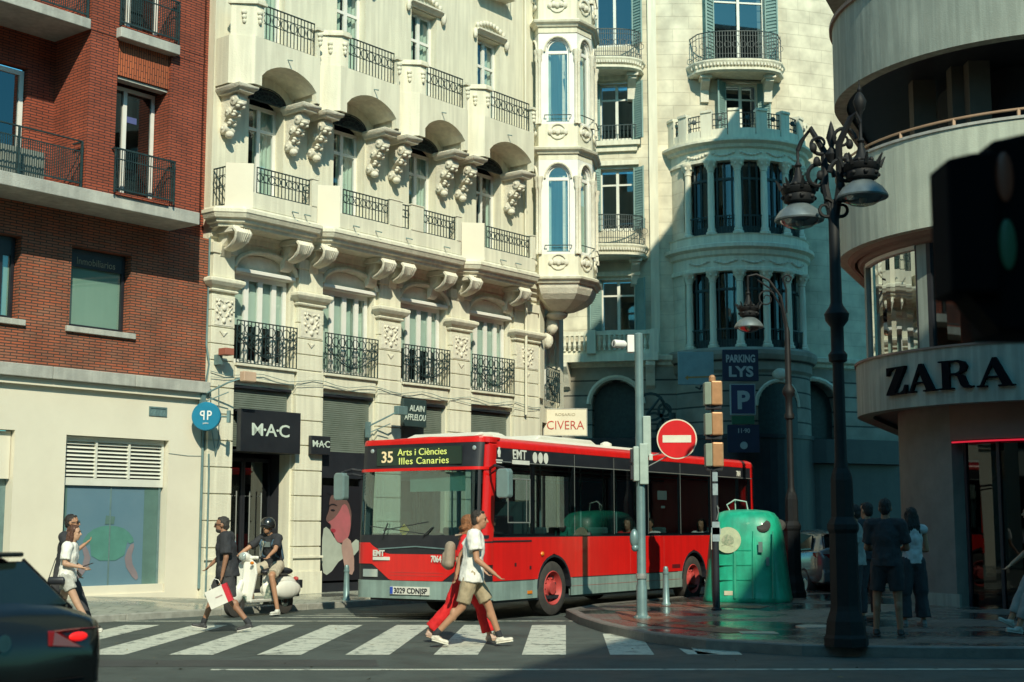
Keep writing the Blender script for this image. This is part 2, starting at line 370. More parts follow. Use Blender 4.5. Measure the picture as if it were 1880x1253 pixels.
# crossing stripes
root = struct(MB().build('zebra_crossing', None)) if False else None
b = MB()
for i in range(-2, 8):
    x = -4.2+1.08*i
    y0 = 17.75; y1 = 23.1
    if i == 6: y1 = 20.2
    if i == 5: y1 = 21.2
    if i == 7: continue
    b.poly([(x,y0,.004),(x+.54,y0,.004),(x+.54+.20*(y1-y0)/5.35,y1,.004),(x+.20*(y1-y0)/5.35,y1,.004)])
b.poly([(2.15,17.8,.004),(2.55,17.8,.004),(2.15,18.7,.004)])
struct(b.build('crossing_stripes', M_paint))
b = MB()
b.poly([(-9,23.95,.004),(1.25,24.0,.004),(1.25,24.13,.004),(-9,24.08,.004)])
b.poly([(-3.3,15.85,.004),(12,15.95,.004),(12,16.07,.004),(-3.3,15.97,.004)])
for k in range(3):
    y = 24.9+k*.5; b.poly([(-4.2+k*.3,y,.004),(-1.5+k*.2,y+.05,.004),(-1.3+k*.2,y+.18,.004),(-4.0+k*.3,y+.13,.004)])
struct(b.build('road_lines', M_paint))
# manhole covers and patched asphalt
M_patch = mat('patched_asphalt', (.05,.055,.055), (.035,.04,.04), ns=3, rough=.6, bump=.4, bs=120)
b = MB(); b.poly([(-6.5,16.2,.003),(-1.5,16.3,.003),(-1.6,17.1,.003),(-6.4,17.0,.003)]); b.poly([(-2.2,24.5,.003),(.4,24.45,.003),(.6,24.9,.003),(-2.1,25.0,.003)])
b.poly([(-.6,13.8,.003),(-.1,13.8,.003),(-.1,14.3,.003),(-.6,14.3,.003)])
for (x,y,n_) in ((-6,15,14),(-1.5,14.5,12),(1,25.5,10),(-3,20.3,10),(0.3,19.2,9)):
    px_, py_ = x, y; an = random.uniform(-.3,.3)
    for q in range(n_):
        an += random.uniform(-.5,.5); nx_, ny_ = px_+.38*math.cos(an), py_+.38*math.sin(an); w2 = random.uniform(.008,.02)
        b.poly([(px_,py_-w2,.0065),(nx_,ny_-w2,.0065),(nx_,ny_+w2,.0065),(px_,py_+w2,.0065)]); px_, py_ = nx_, ny_
struct(b.build('road_patches', M_patch))
b = MB(); b.lathe([(.0,.137),(.3,.137),(.3,.12)], (4.4,20.9,0), 24); b.box(3.1,3.6,19.5,19.9,.12,.132)
struct(b.build('manhole_cover', M_metal))
M_tact = pavemat('red_tactile_paving', (.24,.10,.06), (.20,.09,.06), (.10,.05,.04), .2, .2, rough=.45, rv=.25, ns=.8)
b = MB(); b.poly([(1.75,24.6,.13),(1.72,22.6,.13),(2.05,21.2,.13),(2.9,19.6,.13),(3.5,19.9,.13),(2.8,21.5,.13),(2.55,23,.13),(2.5,24.8,.13)])
b.poly([(2.0,26.4,.13),(4.4,25.6,.13),(4.7,26.3,.13),(2.5,27.1,.13)])
struct(b.build('tactile_paving', M_tact))
b = MB()      # litter and leaves on the road
for k in range(60):
    x = random.uniform(-7,6); y = random.uniform(14,27); r = random.uniform(.01,.03); a = random.uniform(0,6)
    z = .135 if (x > 2.7 and y > 18.5) else .008
    b.poly([(x+r*math.cos(a),y+r*math.sin(a),z),(x-r*math.sin(a),y+r*math.cos(a),z+.01),(x-r*math.cos(a),y-r*math.sin(a),z),(x+r*math.sin(a),y-r*math.cos(a),z)])
struct(b.build('litter', mat('dry_leaf',(.25,.2,.1),rough=.8)), 'stuff')

# ================================================================ wall with openings (facade-local x, y into the wall, z)
def wall(mb, x0, x1, z0, z1, y, holes, depth=.3, arcn=8, cuts=()):
    """front face at y with openings (a,b,c,d[,rise]); reveals run back by depth"""
    xs = sorted(set([x0,x1]+list(cuts)+[h[0] for h in holes]+[h[1] for h in holes]))
    zs = sorted(set([z0,z1]+[h[2] for h in holes]+[h[3]+(h[4] if len(h) > 4 else 0) for h in holes]))
    xs = [v for v in xs if x0 <= v <= x1]; zs = [v for v in zs if z0 <= v <= z1]
    for i in range(len(xs)-1):
        for j in range(len(zs)-1):
            cx = (xs[i]+xs[i+1])/2; cz = (zs[j]+zs[j+1])/2
            if any(h[0] < cx < h[1] and h[2] < cz < h[3]+(h[4] if len(h) > 4 else 0) for h in holes): continue
            mb.poly([(xs[i],y,zs[j]),(xs[i+1],y,zs[j]),(xs[i+1],y,zs[j+1]),(xs[i],y,zs[j+1])])
    for h in holes:
        a,bb,c,d = h[:4]; r = h[4] if len(h) > 4 else 0; Y = y+depth
        mb.poly([(a,y,c),(a,Y,c),(a,Y,d),(a,y,d)]); mb.poly([(bb,y,c),(bb,y,d),(bb,Y,d),(bb,Y,c)])
        mb.poly([(a,y,c),(bb,y,c),(bb,Y,c),(a,Y,c)])
        if not r: mb.poly([(a,y,d),(a,Y,d),(bb,Y,d),(bb,y,d)])
        else:
            P = []
            for k in range(arcn+1):
                t = PI*(1-k/arcn); P.append(((a+bb)/2+(bb-a)/2*math.cos(t), d+r*math.sin(t)))
            for k in range(arcn):
                p, q = P[k], P[k+1]
                mb.poly([(p[0],y,p[1]),(q[0],y,q[1]),(q[0],y,d+r),(p[0],y,d+r)])
                mb.poly([(p[0],y,p[1]),(p[0],Y,p[1]),(q[0],Y,q[1]),(q[0],y,q[1])])
def window(par, a, b, c, d, y, mull=(.5,), trans=None, rise=0, fw_=.07, mf=None, curtain=True, glass=None, cm=None, name='window', th=.06):
    """frame at depth y (into the wall), glass behind, curtain behind that"""
    mf = mf or M_white; f = MB(); y1 = y+th
    f.box(a,a+fw_,y,y1,c,d); f.box(b-fw_,b,y,y1,c,d); f.box(a+fw_,b-fw_,y,y1,c,c+fw_)
    f.box(a+fw_,b-fw_,y,y1,d-fw_,d)
    for m_ in mull:
        x = a+(b-a)*m_; f.box(x-fw_*.6,x+fw_*.6,y-.008,y1-.008,c+fw_,d-fw_)
    if trans: f.box(a+fw_,b-fw_,y-.004,y1-.012,trans-.035,trans+.035)
    if rise:
        pts = [((a+b)/2+(b-a)/2*math.cos(PI*k/10), d+rise*math.sin(PI*k/10)) for k in range(11)]
        inn = [((a+b)/2+((b-a)/2-fw_)*math.cos(PI*k/10), d+(rise-fw_)*math.sin(PI*k/10)) for k in range(11)]
        for k in range(10):
            f.prism([pts[k],pts[k+1],inn[k+1],inn[k]], y, y1, 'y')
    o = f.build(name, mf, par)
    gz = MB(); gy = y+.03
    if rise:
        gz.poly([(b,gy,c),(b,gy,d)]+[(p[0],gy,p[1]) for p in pts[1:-1]]+[(a,gy,d),(a,gy,c)])
    else: gz.poly([(a,gy,c),(b,gy,c),(b,gy,d),(a,gy,d)])
    gz.build('pane', glass or M_glass, o)
    if curtain:
        cu = MB(); n = 26; w_ = (b-a)
        lo = c; pts2 = []
        for k in range(n+1):
            x = a+w_*k/n; pts2.append((x, y+.16+.025*math.sin(k*1.9)))
        gap = (curtain if isinstance(curtain,tuple) else (.38,.62))
        for k in range(n):
            if gap[0] < (k+.5)/n < gap[1]: continue
            p, q = pts2[k], pts2[k+1]; top = d+rise*.6
            cu.poly([(p[0],p[1],lo),(q[0],q[1],lo),(q[0],q[1],top),(p[0],p[1],top)])
        cu.build('curtain', cm or M_curtain, o)
    return o
def backing(par, a, b, c, d, y, m=None, name='room', yf=.325):
    k = MB(); k.box(a,b,y,y+.05,c,d); k.box(a-.03,a,yf,y+.05,c,d); k.box(b,b+.03,yf,y+.05,c,d); k.box(a,b,yf,y,d,d+.03); k.box(a,b,yf,y,c-.03,c); return k.build(name, m or M_dark, par)
def railing(par, x0, x1, y, z0, z1, style=1, name='railing', m=None, ends=True, bars=.1, r=.011):
    """wrought-iron panel in the x-z plane at depth y"""
    b = MB(); H = z1-z0; W = x1-x0; n = max(2, round(W/bars))
    b.box(x0,x1,y-.018,y+.018,z1-.02,z1); b.box(x0,x1,y-.012,y+.012,z0,z0+.018)
    for i in range(n+1):
        x = x0+W*i/n; b.box(x-r*.7,x+r*.7,y-r*.7,y+r*.7,z0,z1-.02)
    if style == 1:      # ring frieze under the top rail
        zc = z0+H*.62; R = H*.15
        b.box(x0,x1,y-.009,y+.009,zc-R-.012,zc-R); b.box(x0,x1,y-.009,y+.009,zc+R,zc+R+.012)
        k = max(2, round(W/(2*R*1.02)))
        for i in range(k): b.ring((x0+W*(i+.5)/k,y,zc), R*.92, .009, 'y', 12)
    else:               # two rows of scrolls and a hanging garland
        R = H*.11
        for zc in (z0+H*.80, z0+H*.56):
            k = max(3, round(W/(2.1*R)))
            for i in range(k): b.ring((x0+W*(i+.5)/k,y-.006,zc), R, .010, 'y', 10)
        b.box(x0,x1,y-.01,y+.01,z0+H*.67,z0+H*.69)
        xc = (x0+x1)/2
        for sgn in (-1,1):
            pts = []
            for q in range(9):
                t = q/8; pts.append((xc+sgn*W*.47*(1-t), y-.02, z0+H*(.60-.42*math.sin(t*PI/2))))
            b.tube(pts, .013, 5)
            pts = [(xc+sgn*W*.3*(1-q/6), y-.02, z0+H*(.5-.3*math.sin(q/6*PI/2))) for q in range(7)]
            b.tube(pts, .010, 5)
        b.ring((xc,y-.02,z0+H*.24), H*.09, .012, 'y', 10); b.ell((xc,y-.02,z0+H*.24), (.035,.02,.04), 8, 6)
        for i in range(5):
            x = x0+W*(i+.5)/5; b.ell((x,y-.02,z0+H*.46), (.025,.015,.03), 6, 5)
    return b.build(name, m or M_iron, par)

# ================================================================ cream building
WB = empty('cream_apartment_building', 'ornate cream stone apartment building with iron balconies behind the red bus', 'building', (A0.x,A0.y,0), RZ)
BAY = [.69, 3.18, 5.67, 8.16]          # left edge of each bay opening
BW = 1.62
holes = []
for a in BAY:
    holes += [(a,a+BW,.16,4.46), (a,a+BW,4.90,6.86,.40), (a+.27,a+.27+.98,8.30,10.55,.18), (a+.30,a+.30+.92,11.75,14.05), (a+.30,a+.30+.92,15.2,17.6)]
wb = MB(); wall(wb, -.005, 10.9, .12, 20, 0, holes, .32)
# side faces and the face beyond the corner
wb.poly([(-.005,0,.12),(-.005,6,.12),(-.005,6,20),(-.005,0,20)]); wb.poly([(-.005,0,20),(10.9,0,20),(10.9,6,20),(-.005,6,20)])
wb.build('wall', M_stone, WB)
# chamfered corner (local coordinates of (.64,37)->(1.44,39.5))
def loc_(X, Y): d = Vector((X,Y))-A0; return Vector((d.dot(E1), d.dot(Vector((-E1.y,E1.x)))))
c0 = Vector((10.9,0)); c1 = loc_(1.44,39.5); c2 = loc_(0.6,47)
cb = MB()
d_ = (c1-c0); L_ = d_.length; u_ = d_.normalized(); ch_ang = math.atan2(u_.y,u_.x)
cm = MB(); wall(cm, 0, L_, .12, 20, 0, [(.55,1.75,4.9,6.9,.35),(.5,1.8,.16,4.3)], .3)
cm.poly([(L_,0,.12),(L_,0,20),(L_-1,8,20),(L_-1,8,.12)])
co = cm.build('corner_wall', M_stone, WB); co.location = (c0.x,c0.y,0); co.rotation_euler = (0,0,ch_ang)
cw = window(co, .55,1.75,4.9,6.9,.15, mull=(.33,.66), rise=.35)
railing(co, .5,1.8,-.12,4.9,5.8,2)
for (s0,z0,z1) in ((-.0,4.9,7.7),(1.85,.16,7.7)):
    k = MB(); k.box(s0+.02,s0+.42,-.09,-.002,z0,z1); k.build('pilaster', M_stone, co)
backing(co, .4,1.9,.1,4.35,.32); backing(co, .4,1.9,4.85,7.4,.75)
# rusticated pilasters with capitals, relief plates
def pilaster(x0, x1, top=4.9):
    b = MB(); z = .62; b.box(x0-.03,x1+.03,-.15,-.002,.15,.62)
    b.box(x0-.045,x1+.045,-.165,-.152,.9,.95)
    edges = [.62]+[.62+.53*k for k in range(1,9)]
    for k in range(8):
        z0 = .62+.535*k; b.box(x0,x1,-.12,-.002,z0,z0+.508); b.box(x0+.015,x1-.015,-.095,-.003,z0+.508,z0+.535)
    b.build('pilaster', M_stone, WB, bevel=.012)
    u = MB(); x0 += .02; x1 -= .02
    for k in range(4):
        z0 = 4.91+.20+.34*k-.2; u.box(x0,x1,-.115,-.002,z0,z0+.32); u.box(x0+.012,x1-.012,-.095,-.003,z0+.32,z0+.34)
    u.box(x0+.005,x1-.005,-.10,-.002,6.27,6.3)
    # flared capital
    P = [(x0-.0,-.115),(x1,-.115)]
    u.sweep([(x0,-.002),(x0,-.115),(x1,-.115),(x1,-.002)], [(0,6.3),(.03,6.3),(.05,6.34),(.02,6.37),(.10,6.43),(.15,6.5),(.15,6.56),(.06,6.60),(0,6.60)])
    u.box(x0,x1,-.115,-.002,6.3,6.62)
    u.box(x0+.02,x1-.02,-.10,-.002,6.62,7.1); u.box(x0-.02,x1+.02,-.13,-.002,7.1,7.32)
    u.build('upper_pilaster', M_stone, WB, bevel=.01)
    o = MB(); xc = (x0+x1)/2
    o.box(x0+.06,x1-.06,-.125,-.116,5.62,6.2)
    for (px,pz,pr) in ((0,5.98,.055),(0,5.72,.05),(-.14,6.05,.035),(.14,6.05,.035),(-.19,5.9,.03),(.19,5.9,.03),(-.1,5.86,.03),(.1,5.86,.03),(-.2,6.12,.03),(.2,6.12,.03),(-.16,5.76,.025),(.16,5.76,.025)):
        o.ell((xc+px,-.135,pz), (pr,.035,pr*1.15), 8, 6)
    for s_ in (-1,1):
        o.tube([(xc+s_*.02,-.135,6.1),(xc+s_*.12,-.135,6.14),(xc+s_*.2,-.135,6.02),(xc+s_*.12,-.135,5.92),(xc+s_*.05,-.135,5.8)], .018, 5)
    o.prism([(xc-.1,5.5),(xc,5.40),(xc+.1,5.5),(xc,5.46)], -.14, -.116, 'y')
    o.build('relief', M_stone2, WB, smooth=50)
PIL = [(-.0,.64),(2.36,3.14),(4.85,5.63),(7.34,8.12),(9.83,10.88)]
for p in PIL: pilaster(*p)
M_blind0 = mat('pale_roller_blind', (.70,.74,.66), (.62,.67,.60), ns=1, rough=.9)
# F1 window group, sills and shutters
for i, a in enumerate(BAY):
    w_ = window(WB, a+.04,a+BW-.04,4.92,6.80,.17, mull=(.27,.52,.77), fw_=.10, rise=0, curtain=(.0,1.0) if i in (0,2) else (.1,.55), cm=M_curtain)
    q = MB(); q.box(a+.1,a+BW*(.96 if i != 1 else .5),.26,.265,5.75 if i in (0,2) else 5.0,6.75); q.build('blind', M_blind0, w_)
    k = MB(); k.box(a,a+BW,-.02,.20,6.80,6.90); k.box(a-.02,a+BW+.02,-.06,-.021,6.82,6.88); k.build('lintel', M_white, WB)
    k = MB(); k.prism([(a,6.9)]+[((a*2+BW)/2-(BW)/2*math.cos(PI*q/10), 6.9+.34*math.sin(PI*q/10)) for q in range(1,10)]+[(a+BW,6.9)], .12,.2,'y')
    k.build('tympanum', M_stone2, WB)
    # hood moulding over the arch
    pts = [((a*2+BW)/2-(BW/2+.05)*math.cos(PI*q/12), -.04, 6.9+.40*math.sin(PI*q/12)) for q in range(13)]
    k = MB(); k.tube(pts, .06, 6); k.build('hood', M_stone, WB, smooth=60)
    backing(WB, a-.05,a+BW+.05,4.85,7.3,.9)
    k = MB(); k.box(a-.0,a+BW,-.10,-.002,4.55,4.84); k.box(a-.02,a+BW+.02,-.16,-.002,4.84,4.895); k.build('balcony_sill', M_stone, WB, bevel=.01)
    railing(WB, a-.02,a+BW+.02,-.13,4.90,5.79,2)
    k = MB()
    for q in range(int((4.40-3.2)/.045)):
        z0 = 3.2+q*.045; k.box(a+.05,a+BW-.05,.07,.10,z0,z0+.036)
    k.box(a+.05,a+BW-.05,.105,.11,3.2,4.4)
    k.build('roller_shutter', mat('shutter_slats',(.17,.20,.17),(.13,.16,.13),rough=.6) if i == 0 else bpy.data.materials['shutter_slats'], WB)
    k = MB(); k.box(a+.001,a+BW-.001,-.02,.3,4.40,4.455); k.build('shutter_box', M_black, WB)
k = MB(); k.box(-.0,10.88,-.125,-.001,4.50,4.54) if False else None
# main cornice / balcony slabs of the second floor (three balconies)
def pathb(x0, x1, off, cant=.32):   # runs left to right with outward (-y) on the right-hand side
    return [(x0,-.05),(x0,-off*.52),(x0+cant,-off),(x1-.12,-off),(x1,-off+.12),(x1,-.05)]
cor = [(0,7.60),(.10,7.60),(.12,7.66),(.18,7.68),(.20,7.74),(.26,7.76),(.30,7.84),(.32,7.86),(.32,7.93),(.26,7.95),(.24,7.99),(0,7.99)]
BALC = [(.0,2.36),(2.46,7.06),(7.36,9.96)]
k = MB()
k.sweep([(-.0,-.001),(10.9,-.001)], [(0,7.42),(.05,7.44),(.05,7.55),(.13,7.60),(.15,7.68),(.22,7.72),(.24,7.82),(.24,7.90),(0,7.92)])
k.build('string_course', M_stone, WB, bevel=.004)
for bi, (x0, x1) in enumerate(BALC):
    p = pathb(x0+.05, x1-.05, .55, .3)
    k = MB(); k.sweep(p, cor); fl = [(q[0],q[1]) for q in p]; k.prism(fl, 7.62, 7.985); k.build('balcony_slab', M_stone, WB, bevel=.004)
    # parapet base and piers
    q = pathb(x0+.02, x1-.02, .8, .42)
    k = MB()
    T = .12
    k.prism([(x0+.44,-.8),(x1-.14,-.8),(x1-.14,-.8+T),(x0+.44,-.8+T)], 7.99, 8.32)       # low front parapet
    k.prism([(x1-.14,-.8),(x1-.02,-.68),(x1-.02,-.05),(x1-.14,-.05)], 7.99, 8.32)
    k.build('parapet', M_stone, WB, bevel=.008)
    k = MB(); k.prism([(x0+.02,-.42),(x0+.44,-.8),(x0+.52,-.72),(x0+.10,-.34)], 7.99, 8.92)
    k.build('corner_pier', M_plaster, WB, bevel=.008)
    k = MB(); k.box(x1-.30,x1-.14,-.815,-.66,8.32,8.90); k.box(x1-.32,x1-.12,-.83,-.64,8.90,8.93)
    if bi == 1:
        k.box(4.46,4.86,-.815,-.68,8.32,8.90); k.box(5.16,5.58,-.815,-.68,8.32,8.90); k.box(4.44,4.88,-.83,-.66,8.90,8.93); k.box(5.14,5.60,-.83,-.66,8.90,8.93)
    k.build('pier', M_stone, WB, bevel=.008)
    r = railing(WB, 0, .38, 0, 8.05, 8.85, 1); r.location = (x0+.04,-.03,0); r.rotation_euler = (0,0,-PI/2)
    if bi == 1:
        railing(WB, x0+.56,4.44,-.76,8.33,8.88,1); railing(WB, 4.90,5.12,-.76,8.33,8.88,1); railing(WB, 5.62,x1-.32,-.76,8.33,8.88,1)
    else: railing(WB, x0+.56,x1-.34,-.76,8.33,8.88,1)
# brackets below the cornice: plumed volutes
BR = [.33,2.05,2.78,4.62,5.28,6.74,7.68,9.62]
for x in BR:
    k = MB()
    for q in range(7):
        xx = x-.19+.063*q; c_ = 1-abs(q-3)/7
        k.tube([(xx,-.36,7.56),(xx,-.58,7.58),(xx*.92+x*.08,-.66,7.47),(xx*.8+x*.2,-.60,7.34),(xx*.65+x*.35,-.44,7.24),(xx*.5+x*.5,-.24,7.20-.03*c_),(x,-.08,7.26)], [.03,.045,.048,.045,.04,.034,.02], 6)
    k.box(x-.22,x+.22,-.55,-.002,7.50,7.605)
    k.prism([(-.002,6.98),(-.12,7.05),(-.16,7.25),(-.3,7.36),(-.34,7.5),(-.002,7.5)], x-.13, x+.13, 'x')
    k.build('bracket', M_stone2, WB, smooth=50)
# second-floor windows under the hooded arches, third-floor balconies
for i, a in enumerate(BAY):
    x0 = a+.27; x1 = x0+.98
    window(WB, x0,x1,8.3,10.55,.26, mull=(.5,), trans=10.02, fw_=.08, rise=0, curtain=(.36,.46) if i != 3 else (.1,.9))
    backing(WB, x0-.1,x1+.1,8.2,10.9,.9)
    k = MB(); xc = (x0+x1)/2      # iron lunette above the window
    for q in range(9):
        t = PI*q/8; k.tube([(xc,-.03,10.58),(xc-.52*math.cos(t),-.03,10.58+.30*math.sin(t))], .010, 4)
    for rr in (.25,.40,.52): k.tube([(xc-rr*math.cos(PI*q/10),-.03,10.58+rr*.6*math.sin(PI*q/10)) for q in range(11)], .012, 4)
    for q in range(7): k.ring((xc-.36+.12*q,-.035,10.66), .05, .008, 'y', 8)
    k.box(xc-.54,xc+.54,-.045,-.015,10.56,10.585)
    k.build('lunette_grille', M_iron, WB)
    k = MB(); k.prism([(xc-.53,10.56)]+[(xc-.53*math.cos(PI*q/10),10.57+.31*math.sin(PI*q/10)) for q in range(11)]+[(xc+.53,10.56)], -.01,-.003,'y'); k.build('lunette_panel', M_dark, WB)
    xx = a+.3; window(WB, xx,xx+.92,11.75,14.05,.2, mull=(.5,), trans=13.35, fw_=.08, curtain=(.45,.6)); backing(WB, xx-.1,xx+1.0,11.6,14.2,.9)
    window(WB, xx,xx+.92,15.2,17.6,.2, mull=(.5,), trans=16.9, fw_=.08); backing(WB, xx-.1,xx+1.0,15.1,17.8,.9)
    # carved crown over third-floor window
    k = MB(); k.sweep([(xx-.12,-.001),(xx+1.04,-.001)], [(0,14.08),(.06,14.08),(.1,14.14),(.16,14.17),(.16,14.21),(0,14.23)])
    for q in range(9): k.ell((xx-.06+.13*q,-.06,14.30+.14*math.sin(PI*q/8)), (.06,.05,.07), 8, 6)
    k.ell((xx+1.1,-.07,14.05),(.07,.08,.16),8,6); k.ell((xx-.16,-.07,14.05),(.06,.06,.14),8,6)
    k.build('window_crown', M_stone2, WB, smooth=50)
    # iron balconet of the fourth floor
    railing(WB, xx-.15,xx+1.07,-.32,15.3,16.1,1); k = MB(); k.box(xx-.2,xx+1.12,-.36,-.002,15.2,15.29); k.build('balcony_sill', M_stone, WB, bevel=.01)
M_soff = M_stone
B3 = [(.0,2.36),(2.46,4.86),(5.02,7.28),(7.40,9.90)]
for bi, (x0, x1) in enumerate(B3):
    k = MB(); Y = -.8
    a = x0+.60; bb = x1-.22; zs = 10.82; rise = .34
    # left canted flank and front wall with the arched cut-out
    k.prism([(x0+.02,-.02),(x0+.02,-.42),(x0+.40,Y),(a,Y),(a,Y+.14),(x0+.46,Y+.14),(x0+.14,-.36),(x0+.14,-.02)], 10.60, 11.62)
    k.prism([(bb,Y),(x1-.12,Y),(x1-.02,-.68),(x1-.02,-.02),(x1-.14,-.02),(x1-.14,-.62),(bb,Y+.14)], 10.60, 11.62)
    n = 12; P = []
    for q in range(n+1):
        t = q/n; P.append((a+(bb-a)*t, zs+rise*math.sin(PI*t)**.7*(1 if t < .5 else 1)))
    for q in range(n):
        p, r_ = P[q], P[q+1]
        k.add([(p[0],Y,p[1]),(r_[0],Y,r_[1]),(r_[0],Y,11.62),(p[0],Y,11.62),(p[0],-.0,p[1]-.02),(r_[0],-.0,r_[1]-.02),(p[0],Y+.14,11.62),(r_[0],Y+.14,11.62)],
              [(0,1,2,3),(0,4,5,1),(3,2,7,6)])
    k.prism([(a,Y+.14),(bb,Y+.14),(bb,-.0),(a,-.0)], 11.2, 11.3)
    k.build('balcony_parapet', M_stone, WB)
    # top piers with caps
    k = MB(); k.prism([(x0+.05,-.42),(x0+.42,Y),(x0+.62,Y),(x0+.62,Y+.16),(x0+.46,Y+.16),(x0+.17,-.34)], 11.62, 12.30)
    k.box(bb,x1-.14,Y,Y+.16,11.62,12.22)
    cap = [(x0-.02,-.40),(x0+.39,Y-.06),(x0+.66,Y-.06),(x0+.66,Y+.2),(x0+.46,Y+.2),(x0+.2,-.28)]
    k.prism(cap, 12.30, 12.36); k.prism([(x0+.02,-.40),(x0+.41,Y-.03),(x0+.64,Y-.03),(x0+.64,Y+.18),(x0+.46,Y+.18),(x0+.18,-.3)], 12.36, 12.42)
    k.box(bb-.04,x1-.08,Y-.05,Y+.2,12.22,12.28)
    for (qx,qy) in ((x0+.49,Y-.02),(x0+.24,-.62),(bb+.06,Y-.02)):
        for t,(dz,rr) in enumerate(((0,.075),(-.1,.06),(-.19,.04))): k.ell((qx,qy,12.12+dz),(rr,.05,.06),8,6)
    k.build('balcony_pier', M_stone, WB, smooth=40)
    railing(WB, a+.04,bb-.04,Y+.06,11.63,12.37,1)
    # consoles below: S-scroll with cap
    for x in (x0+.30, x1-.28):
        k = MB()
        k.sweep([(x-.17,-.001),(x-.17,-.66),(x+.17,-.66),(x+.17,-.001)], [(0,10.42),(.02,10.42),(.04,10.47),(.09,10.5),(.1,10.56),(.05,10.59),(0,10.59)])
        k.box(x-.17,x+.17,-.66,-.001,10.42,10.595)
        prof = [(-.001,9.62),(-.10,9.62),(-.16,9.72),(-.12,9.86),(-.20,9.95),(-.34,10.0),(-.44,10.1),(-.56,10.18),(-.62,10.3),(-.60,10.42),(-.001,10.42)]
        prof = [(a_*.86, b_) for a_, b_ in prof]
        k.prism(prof, x-.10, x+.10, 'x')
        for (yy,zz,rr) in ((-.43,10.28,.11),(-.24,10.06,.085),(-.11,9.72,.09)):
            k.lathe([(0,-.14),(rr*.5,-.145),(rr,-.13),(rr,.13),(rr*.5,.145),(0,.14)], (x,yy,zz), 12, ax='x')
            k.ell((x-.14,yy,zz),(.03,rr*.4,rr*.4),8,6)
        for q in range(4): k.ell((x,-.52+.13*q,10.20-.16*q), (.11,.055,.045), 8, 6); k.ell((x+.07,-.50+.13*q,10.14-.16*q), (.05,.05,.04), 8, 6); k.ell((x-.07,-.50+.13*q,10.14-.16*q), (.05,.05,.04), 8, 6)
        k.ell((x,-.18,9.60),(.10,.10,.08),8,6)
        k.build('console', M_stone2, WB, smooth=50)
# thin drain spouts and rainwater pipe, cables
k = MB()
for (x,z,o) in ((1.3,11.35,.8),(3.9,11.35,.8),(6.2,11.35,.8),(8.7,11.35,.8),(1.5,8.1,.86),(1.85,8.1,.86),(3.3,8.1,.86),(4.0,8.1,.86),(5.0,8.1,.86),(6.3,8.1,.86),(8.4,8.1,.86),(9.0,8.1,.86)):
    k.tube([(x,-o+.05,z),(x,-o-.14,z-.06)], .014, 5)
k.build('drain_spout', M_galv, WB)
k = MB(); k.tube([(10.2,-.2,4.4),(10.2,-.2,7.4)], .035, 8); k.tube([(10.35,-.07,7.9),(10.35,-.07,20)], .035, 8); k.build('drain_pipe', M_stone, WB, smooth=50)
k = MB()
k.tube([(.0+.35*q,-.15-.02*(q%2),4.66-.05*math.sin(q*1.3)) for q in range(32)], .008, 4)
k.tube([(.0+.35*q,-.16,4.58-.04*math.sin(q*1.1+1)) for q in range(32)], .006, 4)
k.tube([(0,-.17,4.3),(.02,-.17,3.6),(.12,-.17,3.2),(.16,-.17,3.0),(.24,-.17,3.3),(.2,-.17,4.4)], .010, 4)
k.build('cables', M_galv, WB)
# oriel window tower on the corner (world coordinates, re-expressed locally)
OR = [loc_(.50,37.3), loc_(.70,36.55), loc_(1.73,36.50), loc_(2.14,37.05), loc_(2.3,38.2)]
OR = [(p.x,p.y) for p in OR]
def poff(path, o):
    P = [Vector(p) for p in path]; r = []
    for i in range(len(P)):
        d0 = (P[max(i,1)]-P[max(i,1)-1]).normalized(); d1 = (P[min(i+1,len(P)-1)]-P[min(i,len(P)-2)]).normalized()
        n = Vector((d0.y,-d0.x))+Vector((d1.y,-d1.x)); n = n/max(n.length_squared/2,.3); r.append((P[i].x+n.x*o, P[i].y+n.y*o))
    return r
k = MB(); inner = loc_(1.0,38.3)
for (za,zb) in ((7.95,8.62),(11.15,12.12),(14.62,15.6),(18.1,20)):
    k.prism(OR+[(inner.x,inner.y)], za, zb)
for lz in (7.95,11.40,14.88,18.3):
    k.sweep(poff(OR,-.02), [(0,lz-.1),(.06,lz-.1),(.10,lz-.03),(.16,lz),(.18,lz+.06),(.10,lz+.10),(0,lz+.12)])
k.build('oriel_bands', M_stone, WB, bevel=.006)
k = MB()      # corbel
cc = (loc_(1.25,37.5).x, loc_(1.25,37.5).y)
prev = None
for t in range(7):
    s_ = [1,.97,.90,.78,.60,.40,.18][t]; z = [7.86,7.74,7.60,7.47,7.36,7.26,7.20][t]
    ring_ = [(cc[0]+(p[0]-cc[0])*s_, cc[1]+(p[1]-cc[1])*s_, z) for p in OR]
    if prev: 
        for i in range(len(OR)-1): k.poly([prev[i],prev[i+1],ring_[i+1],ring_[i]])
    prev = ring_
k.ell((cc[0]-.02,cc[1]+.05,7.16),(.30,.30,.14),12,8); k.ell((cc[0]-.02,cc[1]+.22,6.9),(.16,.2,.26),10,8); k.ell((cc[0]-.02,cc[1]+.36,6.5),(.13,.16,.24),10,8)
for q in range(9):
    a_ = PI+PI*q/8; k.ell((cc[0]+.5*math.cos(a_),cc[1]+.45*math.sin(a_),7.44),(.07,.07,.09),7,5)
k.build('oriel_corbel', M_stone2, WB, smooth=40)
